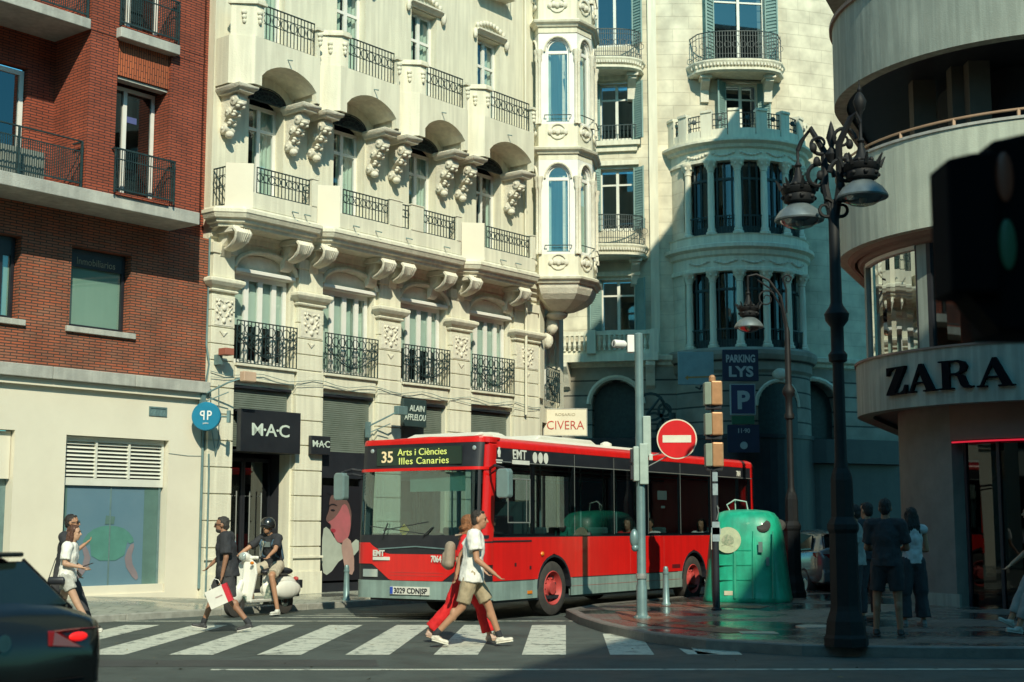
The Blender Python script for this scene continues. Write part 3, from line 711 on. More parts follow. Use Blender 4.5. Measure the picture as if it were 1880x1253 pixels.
for (z0, z1) in ((8.62,10.65),(12.12,14.1),(15.6,17.6)):
    for i in range(len(OR)-1):
        p0 = Vector(OR[i]); p1 = Vector(OR[i+1]); L = (p1-p0).length; an = math.atan2((p1-p0).y,(p1-p0).x)
        f = MB(); hw = min(.30, L/2-.1); xc = L/2; rise = .36
        wall(f, .0, L, z0, z1+rise+.14, 0, [(xc-hw,xc+hw,z0+.05,z1,rise)], .12)
        fo = f.build('oriel_face', M_white, WB); fo.location = (p0.x,p0.y,0); fo.rotation_euler = (0,0,an)
        window(fo, xc-hw,xc+hw,z0+.05,z1,.06, mull=(), trans=z1-.0, rise=rise, fw_=.05, curtain=(.2,.8))
        c_ = MB(); 
        for q in (0.03, L-.03):
            c_.lathe([(.055,z0),(.055,z0+.1),(.04,z0+.14),(.04,z1-.3),(.07,z1-.22),(.06,z1-.1),(.09,z1-.02),(.09,z1+.04)], (q,-.03,0), 10)
        for q in range(5): c_.ell((xc-.2+.1*q,-.03,z0-.22+.03*(q%2)), (.07,.04,.08), 8, 6)
        c_.ring((xc,-.02,z0-.2), .2, .025, 'y', 14)
        c_.tube([(xc-(hw+.05)*math.cos(PI*q/10),-.03,z1+(rise+.05)*math.sin(PI*q/10)) for q in range(11)], .03, 6)
        c_.build('oriel_ornament', M_stone2, fo, smooth=50)
        if L > .5:
            r = MB(); r.tube([(xc-hw-.05,-.10,z0+.22),(xc+hw+.05,-.10,z0+.22)], .014, 5); r.tube([(xc-hw-.05,-.10,z0+.22),(xc-hw-.05,0,z0+.22)], .01, 5); r.tube([(xc+hw+.05,-.10,z0+.22),(xc+hw+.05,0,z0+.22)], .01, 5); r.build('guard_rail', M_iron, fo)
# shop entrance and shop windows at street level
backing(WB, BAY[0]+.01,BAY[0]+BW-.01,.16,3.3,1.1,name='entrance_hall')
dr = MB()
for x in (.74,1.46,1.52,2.22): dr.box(x,x+.05,.55,.62,.16,3.0)
dr.box(.74,2.27,.55,.62,2.92,3.0); dr.box(.74,2.27,.55,.62,.16,.26)
dro = dr.build('door', M_black, WB)
dr = MB()
for x in (.98,1.30,1.66,1.98): dr.tube([(x,.50,.7),(x,.50,2.3)], .014, 6); dr.tube([(x,.50,.8),(x,.56,.8)],.01,5); dr.tube([(x,.50,2.2),(x,.56,2.2)],.01,5)
dr.build('door_handle', M_metal, dro)
gp = MB(); gp.poly([(.79,.58,.26),(2.22,.58,.26),(2.22,.58,2.92),(.79,.58,2.92)]); gp.build('pane', M_glassd, dro)
k = MB(); k.box(.68,2.34,-.10,.2,.125,.20); k.build('door_step', M_stone, WB)
for i in (1,2,3):
    a = BAY[i]
    backing(WB, a,a+BW,.16,3.25,.8); k = MB(); k.box(a+.02,a+BW-.02,.0,.06,.16,.35); k.box(a+.02,a+.08,.0,.06,.35,3.2); k.box(a+BW-.35,a+BW-.15,.0,.06,.35,3.2); k.box(a+.02,a+BW-.02,-.02,.3,2.62,3.19)
    fo = k.build('shop_front', M_black, WB)
    gp = MB(); gp.poly([(a+.08,.04,.35),(a+BW-.35,.04,.35),(a+BW-.35,.04,2.62),(a+.08,.04,2.62)]); gp.build('pane', M_glassd, fo)
# poster with a half-shadowed face in the second bay
a = BAY[1]
ps = empty('shop_poster', 'poster of a half shaded pink face in the shop window left of the bus', 'poster', fw(a+.08,.155,0), RZ)
M_pk = mat('poster_pink',(.46,.12,.14),(.34,.11,.115),rough=.5); M_ps = mat('poster_skin_shade',(.16,.09,.08),rough=.5); M_pw = mat('poster_white',(.42,.46,.39),rough=.5); M_pb = mat('poster_black',(.015,.015,.02),rough=.4); M_pp = mat('poster_peach',(.42,.27,.23),rough=.5)
def chaikin(p, n=2):
    for _ in range(n): p = [c for i in range(len(p)) for c in ((p[i][0]*.75+p[(i+1)%len(p)][0]*.25, p[i][1]*.75+p[(i+1)%len(p)][1]*.25),(p[i][0]*.25+p[(i+1)%len(p)][0]*.75, p[i][1]*.25+p[(i+1)%len(p)][1]*.75))]
    return p
def pflat(name, pts, m, y): q = MB(); pts = chaikin(pts,1); q.prism(pts, y, y+.001, 'y'); return q.build(name, m, ps)
q = MB(); q.box(0,1.15,.12,.14,.4,2.45); q.build('board', M_pb, ps)
pflat('light_ground', [(0,.6),(.0,1.50),(.15,1.58),(.42,1.25),(.75,1.1),(1.12,1.35),(1.12,.95),(.6,.9),(.2,.5)], M_pw, .115)
pflat('face_shade', [(.24,2.24),(.42,2.40),(.72,2.30),(.88,1.95),(.86,1.45),(.70,1.22),(.48,1.20),(.38,1.30),(.33,1.42),(.21,1.49),(.25,1.56),(.22,1.62),(.11,1.68),(.10,1.75),(.20,1.93),(.19,2.08)], M_ps, .112)
pflat('hair', [(.05,2.33),(.40,2.50),(.85,2.42),(1.10,2.0),(1.12,1.5),(.95,1.2),(.88,1.40),(.90,1.80),(.76,2.15),(.50,2.26),(.25,2.24)], M_pb, .1065)
pflat('face_light', [(.14,1.66),(.32,1.72),(.48,1.86),(.62,2.08),(.76,2.0),(.86,1.70),(.82,1.38),(.68,1.23),(.48,1.21),(.39,1.30),(.34,1.42),(.23,1.49),(.27,1.56),(.24,1.62)], M_pk, .109)
pflat('lips', [(.23,1.49),(.30,1.525),(.40,1.50),(.38,1.44),(.31,1.43)], mat('poster_lips',(.36,.03,.05)), .106)
pflat('neck', [(.56,1.22),(.82,1.36),(.97,.95),(.98,.5),(.72,.55),(.62,.9)], M_pp, .1075)
pflat('brow', [(.17,2.02),(.28,2.07),(.42,2.03),(.42,2.01),(.28,2.04),(.18,1.99)], M_pb, .106)
pflat('eye', [(.21,1.92),(.30,1.95),(.38,1.91),(.30,1.89)], M_pb, .106)
# ================================================================ brick building on the left
M_brick = brickmat('orange_brick', (.41,.088,.042), (.30,.070,.036), (.04,.018,.018))
M_brickv = brickmat('soldier_brick', (.50,.13,.05), (.44,.11,.045), (.08,.03,.02), vert=True)
M_brick2 = brickmat('weathered_brick', (.45,.115,.052), (.31,.13,.08), (.07,.045,.035), ms=.011)
BB = empty('brick_apartment_building', 'orange brick apartment building with concrete ledges above a cream rendered ground floor', 'building', fw(-4,0,0), RZ)
BX = 4.0     # local x of BB = s + 4
def bb(mb, name, m, **k): return mb.shift(BX,0).build(name, m, BB, **k)
k = MB(); wall(k, -22, -.006, .1, 4.10, 0, [(-3.17,-.86,.31,3.23),(-7.0,-4.22,.31,3.26)], .30); bb(k,'rendered_wall', M_plaster)
k = MB(); k.box(-22,-.01,-.10,-.0,4.08,4.20); bb(k,'band_moulding', M_galv if False else M_plaster)
k = MB()
for q in range(12): x = -.03-1.8*q; k.box(x-1.79,x,-.20,.05,4.205,4.43)
bb(k,'band_course', M_concrete, bevel=.012)
k = MB(); wall(k, -22, -.006, 4.43, 7.38, .004, [(-3.21,-1.88,5.24,6.75),(-6.1,-4.26,5.24,6.75)], .28); bb(k,'brick_wall', M_brick2)
k = MB(); wall(k, -22, -.006, 7.38, 19, .2, [(-7,-4.16,7.62,9.95),(-7,-4.16,10.8,13.1)], .2)
k.poly([(-.006,.2,7.38),(-.006,6,7.38),(-.006,6,19),(-.006,.2,19)]); bb(k,'back_wall', M_brick)
k = MB()
for z0, z1 in ((7.62,10.59),(10.78,13.75),(13.95,16.8)):
    k.box(-1.78,-1.01,-.90,.19,z0,z1); k.box(-3.60,-3.0,-.90,.19,z0,z1)
bb(k,'brick_pier', M_brick)
k = MB()
for z0, z1 in ((9.93,10.59),(13.1,13.75)): k.box(-3.0,-1.78,-.84,-.6,z0,z1)
bb(k,'lintel', M_brickv)
k = MB(); k.box(-22,-1.01,-.93,.19,7.38,7.62); bb(k,'floor_slab', M_concrete, bevel=.012)
for z0, z1 in ((10.59,10.78),(13.75,13.95),(16.8,17)):
    k = MB(); k.box(-22,-3.64,-.95,.19,z0,z1); bb(k,'floor_slab', M_concrete, bevel=.012)
    k = MB(); k.box(-3.06,-1.70,-1.06,-.2,z0,z1); bb(k,'window_ledge', M_concrete, bevel=.012)
for z0, z1 in ((10.57,10.59),):
    k = MB(); k.box(-3.63,-3.0,-.91,.19,10.60,10.77); k.box(-1.69,-1.0,-.90,.19,10.60,10.77); bb(k,'brick_course', M_brick)
k = MB(); k.box(-3.0,-1.78,-.80,-.60,9.87,9.92); bb(k,'lintel_edge', M_concrete)
Wr = empty('_','',''); bpy.data.objects.remove(Wr)
class _S: pass
def bwin(*a, **kk):      # windows of the brick building, shifted to its local x
    a = list(a); a[0] += BX; a[1] += BX; return window(BB, *a, **kk)
for z0, z1 in ((7.64,9.86),(10.82,13.0)):
    bwin(-2.98,-1.80,z0,z1,-.45, mull=(.42,), fw_=.07, curtain=False, glass=M_glassd)
    k = MB(); k.box(-3.0,-1.78,.1,.15,z0,z1); bb(k,'room', M_dark)
    k = MB(); k.box(-2.98,-1.80,-.98,-.6,z0-.02,z0+.03); bb(k,'window_sill', M_brick)
    r = railing(BB, -3.04+BX,-1.72+BX,-1.0,z0+.03,z0+.83,0 or 3, bars=.055, name='railing') if False else None
    k = MB(); zt = z0+.85
    k.box(-3.06,-1.70,-1.02,-.99,zt-.03,zt); k.box(-3.06,-1.70,-1.015,-.995,zt-.22,zt-.2); k.box(-3.06,-1.70,-1.015,-.995,z0+.06,z0+.09)
    for q in range(28): x = -3.05+1.34*q/27; k.box(x-.006,x+.006,-1.012,-1.0,z0+.06,zt)
    for x in (-3.05,-1.71): k.box(x-.015,x+.015,-1.02,-.78,zt-.03,zt); k.box(x-.012,x+.012,-1.02,-.99,z0+.0,zt)
    for q in range(4): k.box(-1.72,-1.70,-.99+.06*q,-.98+.06*q,z0+.06,zt)
    bb(k,'railing', M_iron)
k = MB(); k.box(-2.42,-2.20,-.44,-.425,9.2,9.32); bb(k,'sticker', mat('blue_sticker',(.10,.12,.30)))
for z0, z1 in ((7.64,9.90),(10.80,13.0)):
    bwin(-6.4,-4.18,z0,z1,.30, mull=(.5,), fw_=.09, curtain=False, glass=M_glassd)
    k = MB(); k.box(-7,-4.1,.9,.95,z0,z1); k.box(-4.155,-4.12,.41,.95,z0,z1); k.box(-7,-4.1,.41,.95,z1,z1+.04); bb(k,'room', M_dark)
    k = MB(); zt = z0+.84
    k.tube([(-9,-.88,zt),(-3.68,-.88,zt)], .016, 6); k.box(-9,-3.68,-.89,-.87,z0+.05,z0+.08); k.box(-9,-3.68,-.89,-.87,zt-.2,zt-.18)
    for q in range(120): x = -9+5.3*q/119; k.box(x-.006,x+.006,-.886,-.874,z0+.05,zt-.18)
    for x in (-3.68,-4.95,-6.2): k.box(x-.018,x+.018,-.9,-.86,z0-.02,zt)
    k.box(-3.70,-3.66,-.88,-.60,zt-.02,zt)
    bb(k,'railing', M_iron)
k = MB(); k.box(-5.3,-4.2,-.5,-.1,7.63,8.22); 
for q in range(14): k.box(-5.28+.08*q,-5.24+.08*q,-.515,-.501,7.7,8.15)
bb(k,'air_conditioner', mat('dusty_metal',(.24,.26,.23),rough=.6))
M_blind = mat('pale_blind', (.33,.45,.38), (.28,.40,.34), ns=.8, rough=.8)
for (a, b_) in ((-3.21,-1.88),(-6.1,-4.26)):
    o = bwin(a+.02,b_-.02,5.25,6.74,.18, mull=() if a > -4 else (.85,), fw_=.06, mf=M_black, curtain=False, glass=M_glass)
    k = MB(); k.box(a,b_,.24,.26,5.2,6.42); bb(k,'blind', M_blind)
    k = MB(); k.box(a-.08,b_+.12,-.06,.17,5.13,5.235); bb(k,'window_sill', M_concrete, bevel=.008)
    k = MB(); k.box(a,b_,.27,.3,5.2,6.8); bb(k,'room', M_dark)
    k = MB(); k.box(a+.08,b_-.08,.19,.2,6.40,6.68); bb(k,'header_panel', M_black)
M_cap = mat('faded_lettering',(.30,.27,.19),rough=.7)
text('Inmobiliarios', .19, (-2.55+BX,.185,6.46), M_cap, BB, sx=.88)
# ground-floor openings: louvre and shop glass
M_louv = mat('white_louvre',(.70,.70,.62),(.62,.62,.55),ns=3,rough=.5)
k = MB(); a, b_ = -3.15,-.98
k.box(a,b_+.1,.12,.2,2.32,2.46); k.box(a,b_+.1,.12,.2,3.13,3.22); k.box(a,a+.05,.12,.2,2.46,3.13); k.box(b_+.05,b_+.1,.12,.2,2.46,3.13)
for x in (a+.72,a+1.46): k.box(x-.02,x+.02,.11,.19,2.46,3.13)
lv = bb(k,'louvre_frame', M_louv)
k = MB()
for q in range(9):
    z = 2.49+.073*q; k.poly([(a+.05,.13,z),(b_+.05,.13,z),(b_+.05,.19,z+.052),(a+.05,.19,z+.052)])
k.shift(BX,0).build('slats', M_louv, lv)
k = MB(); k.box(a,b_+.2,.21,.23,2.3,3.2); bb(k,'louvre_backing', M_black)
k = MB(); k.box(a,-.87,.03,.3,.30,.47); bb(k,'shop_plinth', M_plaster)
k = MB(); k.box(a,a+.05,.16,.22,.47,2.32); k.box(-.95,-.9,.16,.22,.47,2.32); k.box((a-.93)/2-.012,(a-.93)/2+.012,.16,.2,.47,2.32); fr = bb(k,'shop_window', M_galv)
k = MB(); k.poly([(a,.19,.47),(-.9,.19,.47),(-.9,.19,2.32),(a,.19,2.32)]); k.shift(BX,0).build('pane', glassmat('shop_glass',(.75,.85,.85),.10), fr)
sp = empty('window_poster', 'blue window poster of a torso in green shirt in the cream ground floor', 'poster', fw(-2.05,-.155,.31), RZ)
M_pbl = mat('poster_blue',(.12,.21,.27),(.10,.19,.25),ns=1,rough=.6); M_pgr = mat('poster_green',(.085,.245,.205),rough=.6); M_pedge = mat('poster_dark_green',(.10,.19,.17),rough=.6); M_pskin = mat('poster_skin',(.24,.20,.22),rough=.6)
def pf(name, pts, m, y): q = MB(); pts = pts if len(pts) < 5 else chaikin(pts,1); q.prism(pts, y, y+.002, 'y'); return q.build(name, m, sp)
pf('sheet', [(-1.1,.16),(1.12,.16),(1.12,2.0),(-1.1,2.0)], M_pbl, .02)
pf('side_strip', [(.78,.16),(1.12,.16),(1.12,2.0),(.78,2.0)], M_pedge, .016); pf('side_strip', [(-1.1,.16),(-.94,.16),(-.94,2.0),(-1.1,2.0)], M_pedge, .016)
pf('shirt', [(-.36,.62),(.34,.62),(.42,1.0),(.46,.92),(.60,.98),(.40,1.20),(.12,1.27),(-.14,1.27),(-.42,1.18),(-.60,.95),(-.46,.90),(-.42,1.0)], M_pgr, .012)
pf('arm', [(-.60,.92),(-.48,.90),(-.36,.60),(-.62,.28),(-.74,.34),(-.50,.62)], M_pskin, .010); pf('arm', [(.46,.90),(.60,.95),(.50,.62),(.72,.30),(.62,.22),(.34,.58)], M_pskin, .010)
pf('hair_knot', [(-.10,1.30),(.10,1.30),(.12,1.44),(-.08,1.46)], M_pedge, .010)
# second opening at the left edge
k = MB(); k.box(-7,-4.221,.22,.3,.31,2.4); bb(k,'shop_shutter', M_galv); k = MB(); k.box(-7,-4.24,.1,.2,2.4,3.24); bb(k,'shop_lintel', M_plaster)
# vent grille
k = MB(); k.box(-1.36,-.94,-.02,-.001,3.69,3.72); k.box(-1.36,-.94,-.02,-.001,3.84,3.87); k.box(-1.36,-1.33,-.02,-.001,3.72,3.84); k.box(-.97,-.94,-.02,-.001,3.72,3.84)
for q in range(5): k.prism([(-1.32+.075*q,3.72),(-1.285+.075*q,3.80),(-1.25+.075*q,3.72)], -.015,-.005,'y')
k.box(-1.34,-.95,-.006,-.001,3.7,3.86); bb(k,'vent_grille', M_galv)
k = MB(); k.tube([(-.05,-.03,.35),(-.05,-.03,4.05)], .03, 8); k.tube([(.02,-.16,.2),(.02,-.16,2.6),(.0,-.16,3.0)], .02, 6)
k.tube([(-.02,-.04,4.45),(-.0,-.1,4.8),(-.03,-.03,5.2),(-.02,-.03,6.2),(-.02,-.03,7.4)], .022, 6); bb(k,'drain_pipe', M_galv, smooth=50)
k = MB(); k.tube([(-.86,-.005,2.98),(-.4,-.005,2.95),(-.02,-.005,2.96)], .006, 4); bb(k,'cable', M_galv)

# ================================================================ round-fronted building at the back
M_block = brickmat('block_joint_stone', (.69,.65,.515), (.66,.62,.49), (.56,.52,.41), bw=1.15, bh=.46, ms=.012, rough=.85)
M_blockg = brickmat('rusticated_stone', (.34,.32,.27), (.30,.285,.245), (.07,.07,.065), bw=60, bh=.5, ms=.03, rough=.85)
M_shut = mat('green_grey_shutters', (.22,.33,.30), (.17,.27,.25), ns=3, rough=.6)
RO = (6.0, 62.2); RR = 14.2; RL = (7.8, 46.4)
RB = empty('round_corner_building', 'tall rounded stone building with a columned bay, crossed by a diagonal shadow, at the back', 'building', (RL[0],RL[1],0))
def rb(mb, name, m, **k): return mb.shift(-RL[0],-RL[1]).build(name, m, RB, **k)
def ax_(X): return RR*math.asin((X-RO[0])/RR)
cuts = [-10+.8*q for q in range(24)]
UW = [(3.05,4.25,8.15,10.0),(3.05,4.25,11.7,13.9),(3.05,4.25,14.9,16.95),(2.95,4.25,18.3,20.9)]
CW = [(7.42,8.62,14.9,16.95),(7.05,8.95,17.45,20.5)]
hl = [(ax_(a),ax_(b_),c,d) for a,b_,c,d in UW+CW]
k = MB(); wall(k, -9.5, 8.2, 7.2, 23, 0, hl, .35, cuts=cuts); k.bend(*RO, RR)
k.poly([(13.7,RO[1]-11.9,7.2),(24,75,7.2),(24,75,23),(13.7,RO[1]-11.9,23)])
rb(k,'wall', M_block)
hg = [(ax_(2.75),ax_(4.35),.14,5.7,.8),(ax_(9.3),ax_(11.2),.14,5.6,.9),(ax_(.2),ax_(1.6),.14,5.7,.6)]
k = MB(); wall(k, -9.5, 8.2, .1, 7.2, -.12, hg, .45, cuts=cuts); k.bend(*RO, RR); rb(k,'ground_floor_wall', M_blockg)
for h in hg:
    k = MB(); wall(k, h[0]-.1, h[1]+.1, .1, 6.9, .28, [], 0); k.bend(*RO,RR); rb(k,'arched_door', M_iron)
    k = MB(); xc = (h[0]+h[1])/2; hw = (h[1]-h[0])/2
    k.tube([(xc-(hw+.1)*math.cos(PI*q/14),-.14,h[3]+(h[4]+.1)*math.sin(PI*q/14)) for q in range(15)], .09, 6); k.bend(*RO,RR); rb(k,'arch_moulding', M_stone2, smooth=50)
def bent(path_x, off, prof):      # moulding that follows the curved wall
    k = MB(); pts = []
    for x in path_x: a = x/RR; pts.append((RO[0]+(RR+off)*math.sin(a), RO[1]-(RR+off)*math.cos(a)))
    return k.sweep(pts, prof)
allx = [-9.5+.7*q for q in range(26)]
k = bent(allx, .12, [(0,6.95),(.1,7.0),(.12,7.1),(.25,7.16),(.28,7.3),(0,7.36)]); rb(k,'string_course', M_stone)
k = bent([ax_(v) for v in (4.75,4.9,5.05)], 0, [(0,7.36),(.10,7.36),(.10,23),(0,23)]); rb(k,'pilaster_strip', M_white if False else M_stone)
# black shop fascia and awning along the street
k = bent(allx, .14, [(0,3.7),(.5,3.7),(.5,4.5),(.0,4.55)]); rb(k,'shop_fascia', M_black)
k = bent(allx, .13, [(0,.2),(.02,.2),(.02,3.7),(0,3.7)]); rb(k,'shop_glazing', M_black)
def rwin(a, b_, c, d, shut=True, tr=None, yy=.18):
    f = MB(); A, B = ax_(a), ax_(b_); w_ = B-A; t = .07; y = yy
    f.box(A,A+t,y,y+.06,c,d); f.box(B-t,B,y,y+.06,c,d); f.box(A+w_/2-.05,A+w_/2+.05,y-.01,y+.05,c,d); f.box(A+t,B-t,y,y+.06,d-t,d); f.box(A+t,B-t,y,y+.05,c,c+.12)
    tr = tr or d-.55; f.box(A+t,B-t,y-.005,y+.045,tr-.03,tr+.03); f.bend(*RO,RR); o = rb(f,'window', M_louv)
    g_ = MB(); g_.poly([(A,y+.03,c),(B,y+.03,c),(B,y+.03,d),(A,y+.03,d)]); g_.bend(*RO,RR).shift(-RL[0],-RL[1]); g_.build('pane', M_glassd, o)
    g_ = MB(); g_.box(A,B,.8,.85,c,d); g_.bend(*RO,RR).shift(-RL[0],-RL[1]); g_.build('room', M_dark, o)
    if shut:
        s_ = MB()
        for (x, sg) in ((A+.02,-1),(B-.02,1)):
            ang = .5*sg
            for q in range(24):
                z = c+.04+(d-c-.08)*q/24
                s_.add([(x,-.03,z),(x+.36*sg*math.cos(ang),-.03-.30,z),(x+.36*sg*math.cos(ang),-.30,z+.07),(x,0,z+.07)], [(0,1,2,3)])
            s_.add([(x,.0,c),(x+.36*sg*math.cos(ang),-.29,c),(x+.36*sg*math.cos(ang),-.29,d),(x,.0,d)], [(0,1,2,3)])
            s_.box(x-.02,x+.02,-.05,.0,c,d); xe = x+.36*sg*math.cos(ang); s_.box(xe-.025,xe+.025,-.34,-.28,c,d)
        s_.bend(*RO,RR); s_.shift(-RL[0],-RL[1]); s_.build('shutter', M_shut, o)
    return o
for q, (a, b_, c, d) in enumerate(UW+CW): rwin(a, b_, c, d, True)
for (a, b_, z) in ((2.85,4.45,7.4),(2.85,4.45,14.8)):
    k = MB(); k.box(ax_(a),ax_(b_),-.22,-.001,z-.1,z+.06); k.box(ax_(a)+.1,ax_(b_)-.1,-.12,-.001,z-.3,z-.1); k.bend(*RO,RR); rb(k,'window_sill', M_stone)
for (a,b_,z) in ((3.0,4.3,14.9),):
    k = MB(); A, B = ax_(a), ax_(b_)
    k.box(A,B,-.16,-.14,z+.5,z+.53)
    for q in range(11): x = A+(B-A)*q/10; k.box(x-.012,x+.012,-.16,-.14,z+.06,z+.5)
    k.bend(*RO,RR); rb(k,'window_railing', M_iron)
for (a,b_,z) in ((3.0,4.3,17.05),(7.2,8.8,17.05),(3.0,4.3,14.0),(3.0,4.3,10.1)):
    k = MB(); k.box(ax_(a)-.1,ax_(b_)+.1,-.14,-.001,z,z+.16); k.bend(*RO,RR); rb(k,'window_hood', M_stone)
def oval_balcony(xc, hw, proj, z, name='balcony'):
    yw = RO[1]-math.sqrt(RR**2-(xc-RO[0])**2)
    pts = []
    for q in range(15):
        t = -1+2*q/14; pts.append((xc+hw*t, yw-proj*(max(0,1-abs(t)**3.2))**.5-.02+.0))
    k = MB(); k.sweep(pts, [(-.01,z-.42),(.0,z-.42),(.08,z-.36),(.08,z-.28),(.02,z-.25),(.10,z-.12),(.14,z-.05),(.14,z),(-.01,z)])
    k.prism([(p[0],p[1]) for p in pts]+[(xc+hw,yw+.3),(xc-hw,yw+.3)], z-.40, z-.01)
    o = rb(k, name, M_stone)
    d = MB()
    for q in range(28):
        t = -1+2*(q+.5)/28; y = yw-proj*(max(0,1-abs(t)**3.2))**.5-.12; d.box(xc+hw*t-.03,xc+hw*t+.03,y-.05,y+.04,z-.22,z-.13)
    d.shift(-RL[0],-RL[1]); d.build('dentils', M_stone2, o)
    r = MB(); P3 = pts
    for (zz, rr) in ((z+1.02,.022),(z+.06,.014),(z+.86,.012),(z+.22,.012)): r.tube([(p[0],p[1],zz) for p in P3], rr, 5)
    n = 34
    for q in range(n+1):
        t = -1+2*q/n; y = yw-proj*(max(0,1-abs(t)**3.2))**.5-.02; r.box(xc+hw*t-.011,xc+hw*t+.011,y-.011,y+.011,z+.03,z+1.02)
    for q in range(12):
        t = -.92+1.84*q/11; y = yw-proj*(max(0,1-abs(t)**3.2))**.5-.04; r.ring((xc+hw*t,y,z+.54), .11, .012, 'y', 10)
    r.shift(-RL[0],-RL[1]); r.build('railing', M_iron, o)
    c = MB()
    for sx in (-.68,.68):
        x = xc+hw*sx
        c.prism([(yw,z-.42),(yw-.62*proj,z-.42),(yw-.6*proj,z-.62),(yw-.25,z-.85),(yw-.2,z-1.25),(yw-.02,z-1.3)], x-.14, x+.14, 'x')
        c.box(x-.2,x+.2,yw-.7*proj,yw,z-.52,z-.41)
    c.shift(-RL[0],-RL[1]); c.build('bracket', M_stone2, o)
    return o
oval_balcony(7.8, 1.62, 1.0, 17.45); oval_balcony(3.35, 1.28, .95, 10.85+.75-.0 if False else 11.05); oval_balcony(3.3, 1.28, .95, 17.6)
# balustrade terrace above the ground floor, left
k = MB(); A, B = ax_(.8), ax_(4.95)
k.box(A,B,-.75,-.45,8.0,8.14); k.box(A,B,-.72,-.48,7.36,7.48); n = 26
k.box(A,B,-.8,-.001,7.1,7.36)
for q in range(n):
    x = A+(B-A)*(q+.5)/n
    k.lathe([(.05,7.48),(.03,7.54),(.065,7.66),(.03,7.86),(.05,8.0)], (x,-.6,0), 8)
for x in (A+.12,B-.12,(A+B)/2): k.box(x-.14,x+.14,-.77,-.43,7.36,8.16)
k.bend(*RO,RR); rb(k,'balustrade', M_stone)
k = MB()
for x in (ax_(1.9), ax_(4.7)): k.prism([(-.12,6.2),(-.3,6.3),(-.5,6.7),(-.72,6.95),(-.72,7.1),(-.12,7.1)], x-.15, x+.15, 'x')
k.bend(*RO,RR); rb(k,'bracket', M_stone2)
# the columned bay
BC = (7.8, 48.9); BR_ = 2.45; M_bayg = glassmat('bay_glass', (.34,.32,.31), .03)
def bayarc(mb, prof, f0=-78, f1=82, n=26, R=BR_):
    pts = [(BC[0]+R*math.sin(math.radians(f0+(f1-f0)*q/n)), BC[1]-R*math.cos(math.radians(f0+(f1-f0)*q/n))) for q in range(n+1)]
    return mb.sweep(pts, prof)
k = MB(); k = bayarc(k, [(-.1,.2),(.0,.2),(.0,6.6),(.08,6.7),(.08,6.95),(.2,7.05),(.26,7.2),(.26,7.34),(.1,7.44),(-.5,7.44),(-.5,7.3),(-.1,7.2)]); rb(k,'bay_base', M_blockg)
k = MB(); bayarc(k, [(.02,.2),(.06,.2),(.06,4.45),(.12,4.45),(.12,4.58),(.02,4.58)]); rb(k,'shop_fascia', M_black)
k = MB()
for q in range(12):
    f0 = 6+36*q/12; u_ = (q+.5)/6-1; bayarc(k, [(.005,4.58),(.035,4.58),(.035,5.5+.75*math.sqrt(max(0,1-u_*u_))),(.005,5.5+.75*math.sqrt(max(0,1-u_*u_)))], f0, f0+3.02, 1)
rb(k,'arched_window', M_iron)
k = MB(); k.tube([(BC[0]+(BR_+.03)*math.sin(math.radians(24-19.5*math.cos(PI*q/14))), BC[1]-(BR_+.03)*math.cos(math.radians(24-19.5*math.cos(PI*q/14))), 5.5+.85*math.sin(PI*q/14)) for q in range(15)], .07, 6); rb(k,'arch_moulding', M_stone2, smooth=50)
k = MB(); a_ = math.radians(24); k.ell((BC[0]+(BR_+.1)*math.sin(a_),BC[1]-(BR_+.1)*math.cos(a_),6.55),(.28,.14,.2),10,8); rb(k,'keystone', M_stone2)
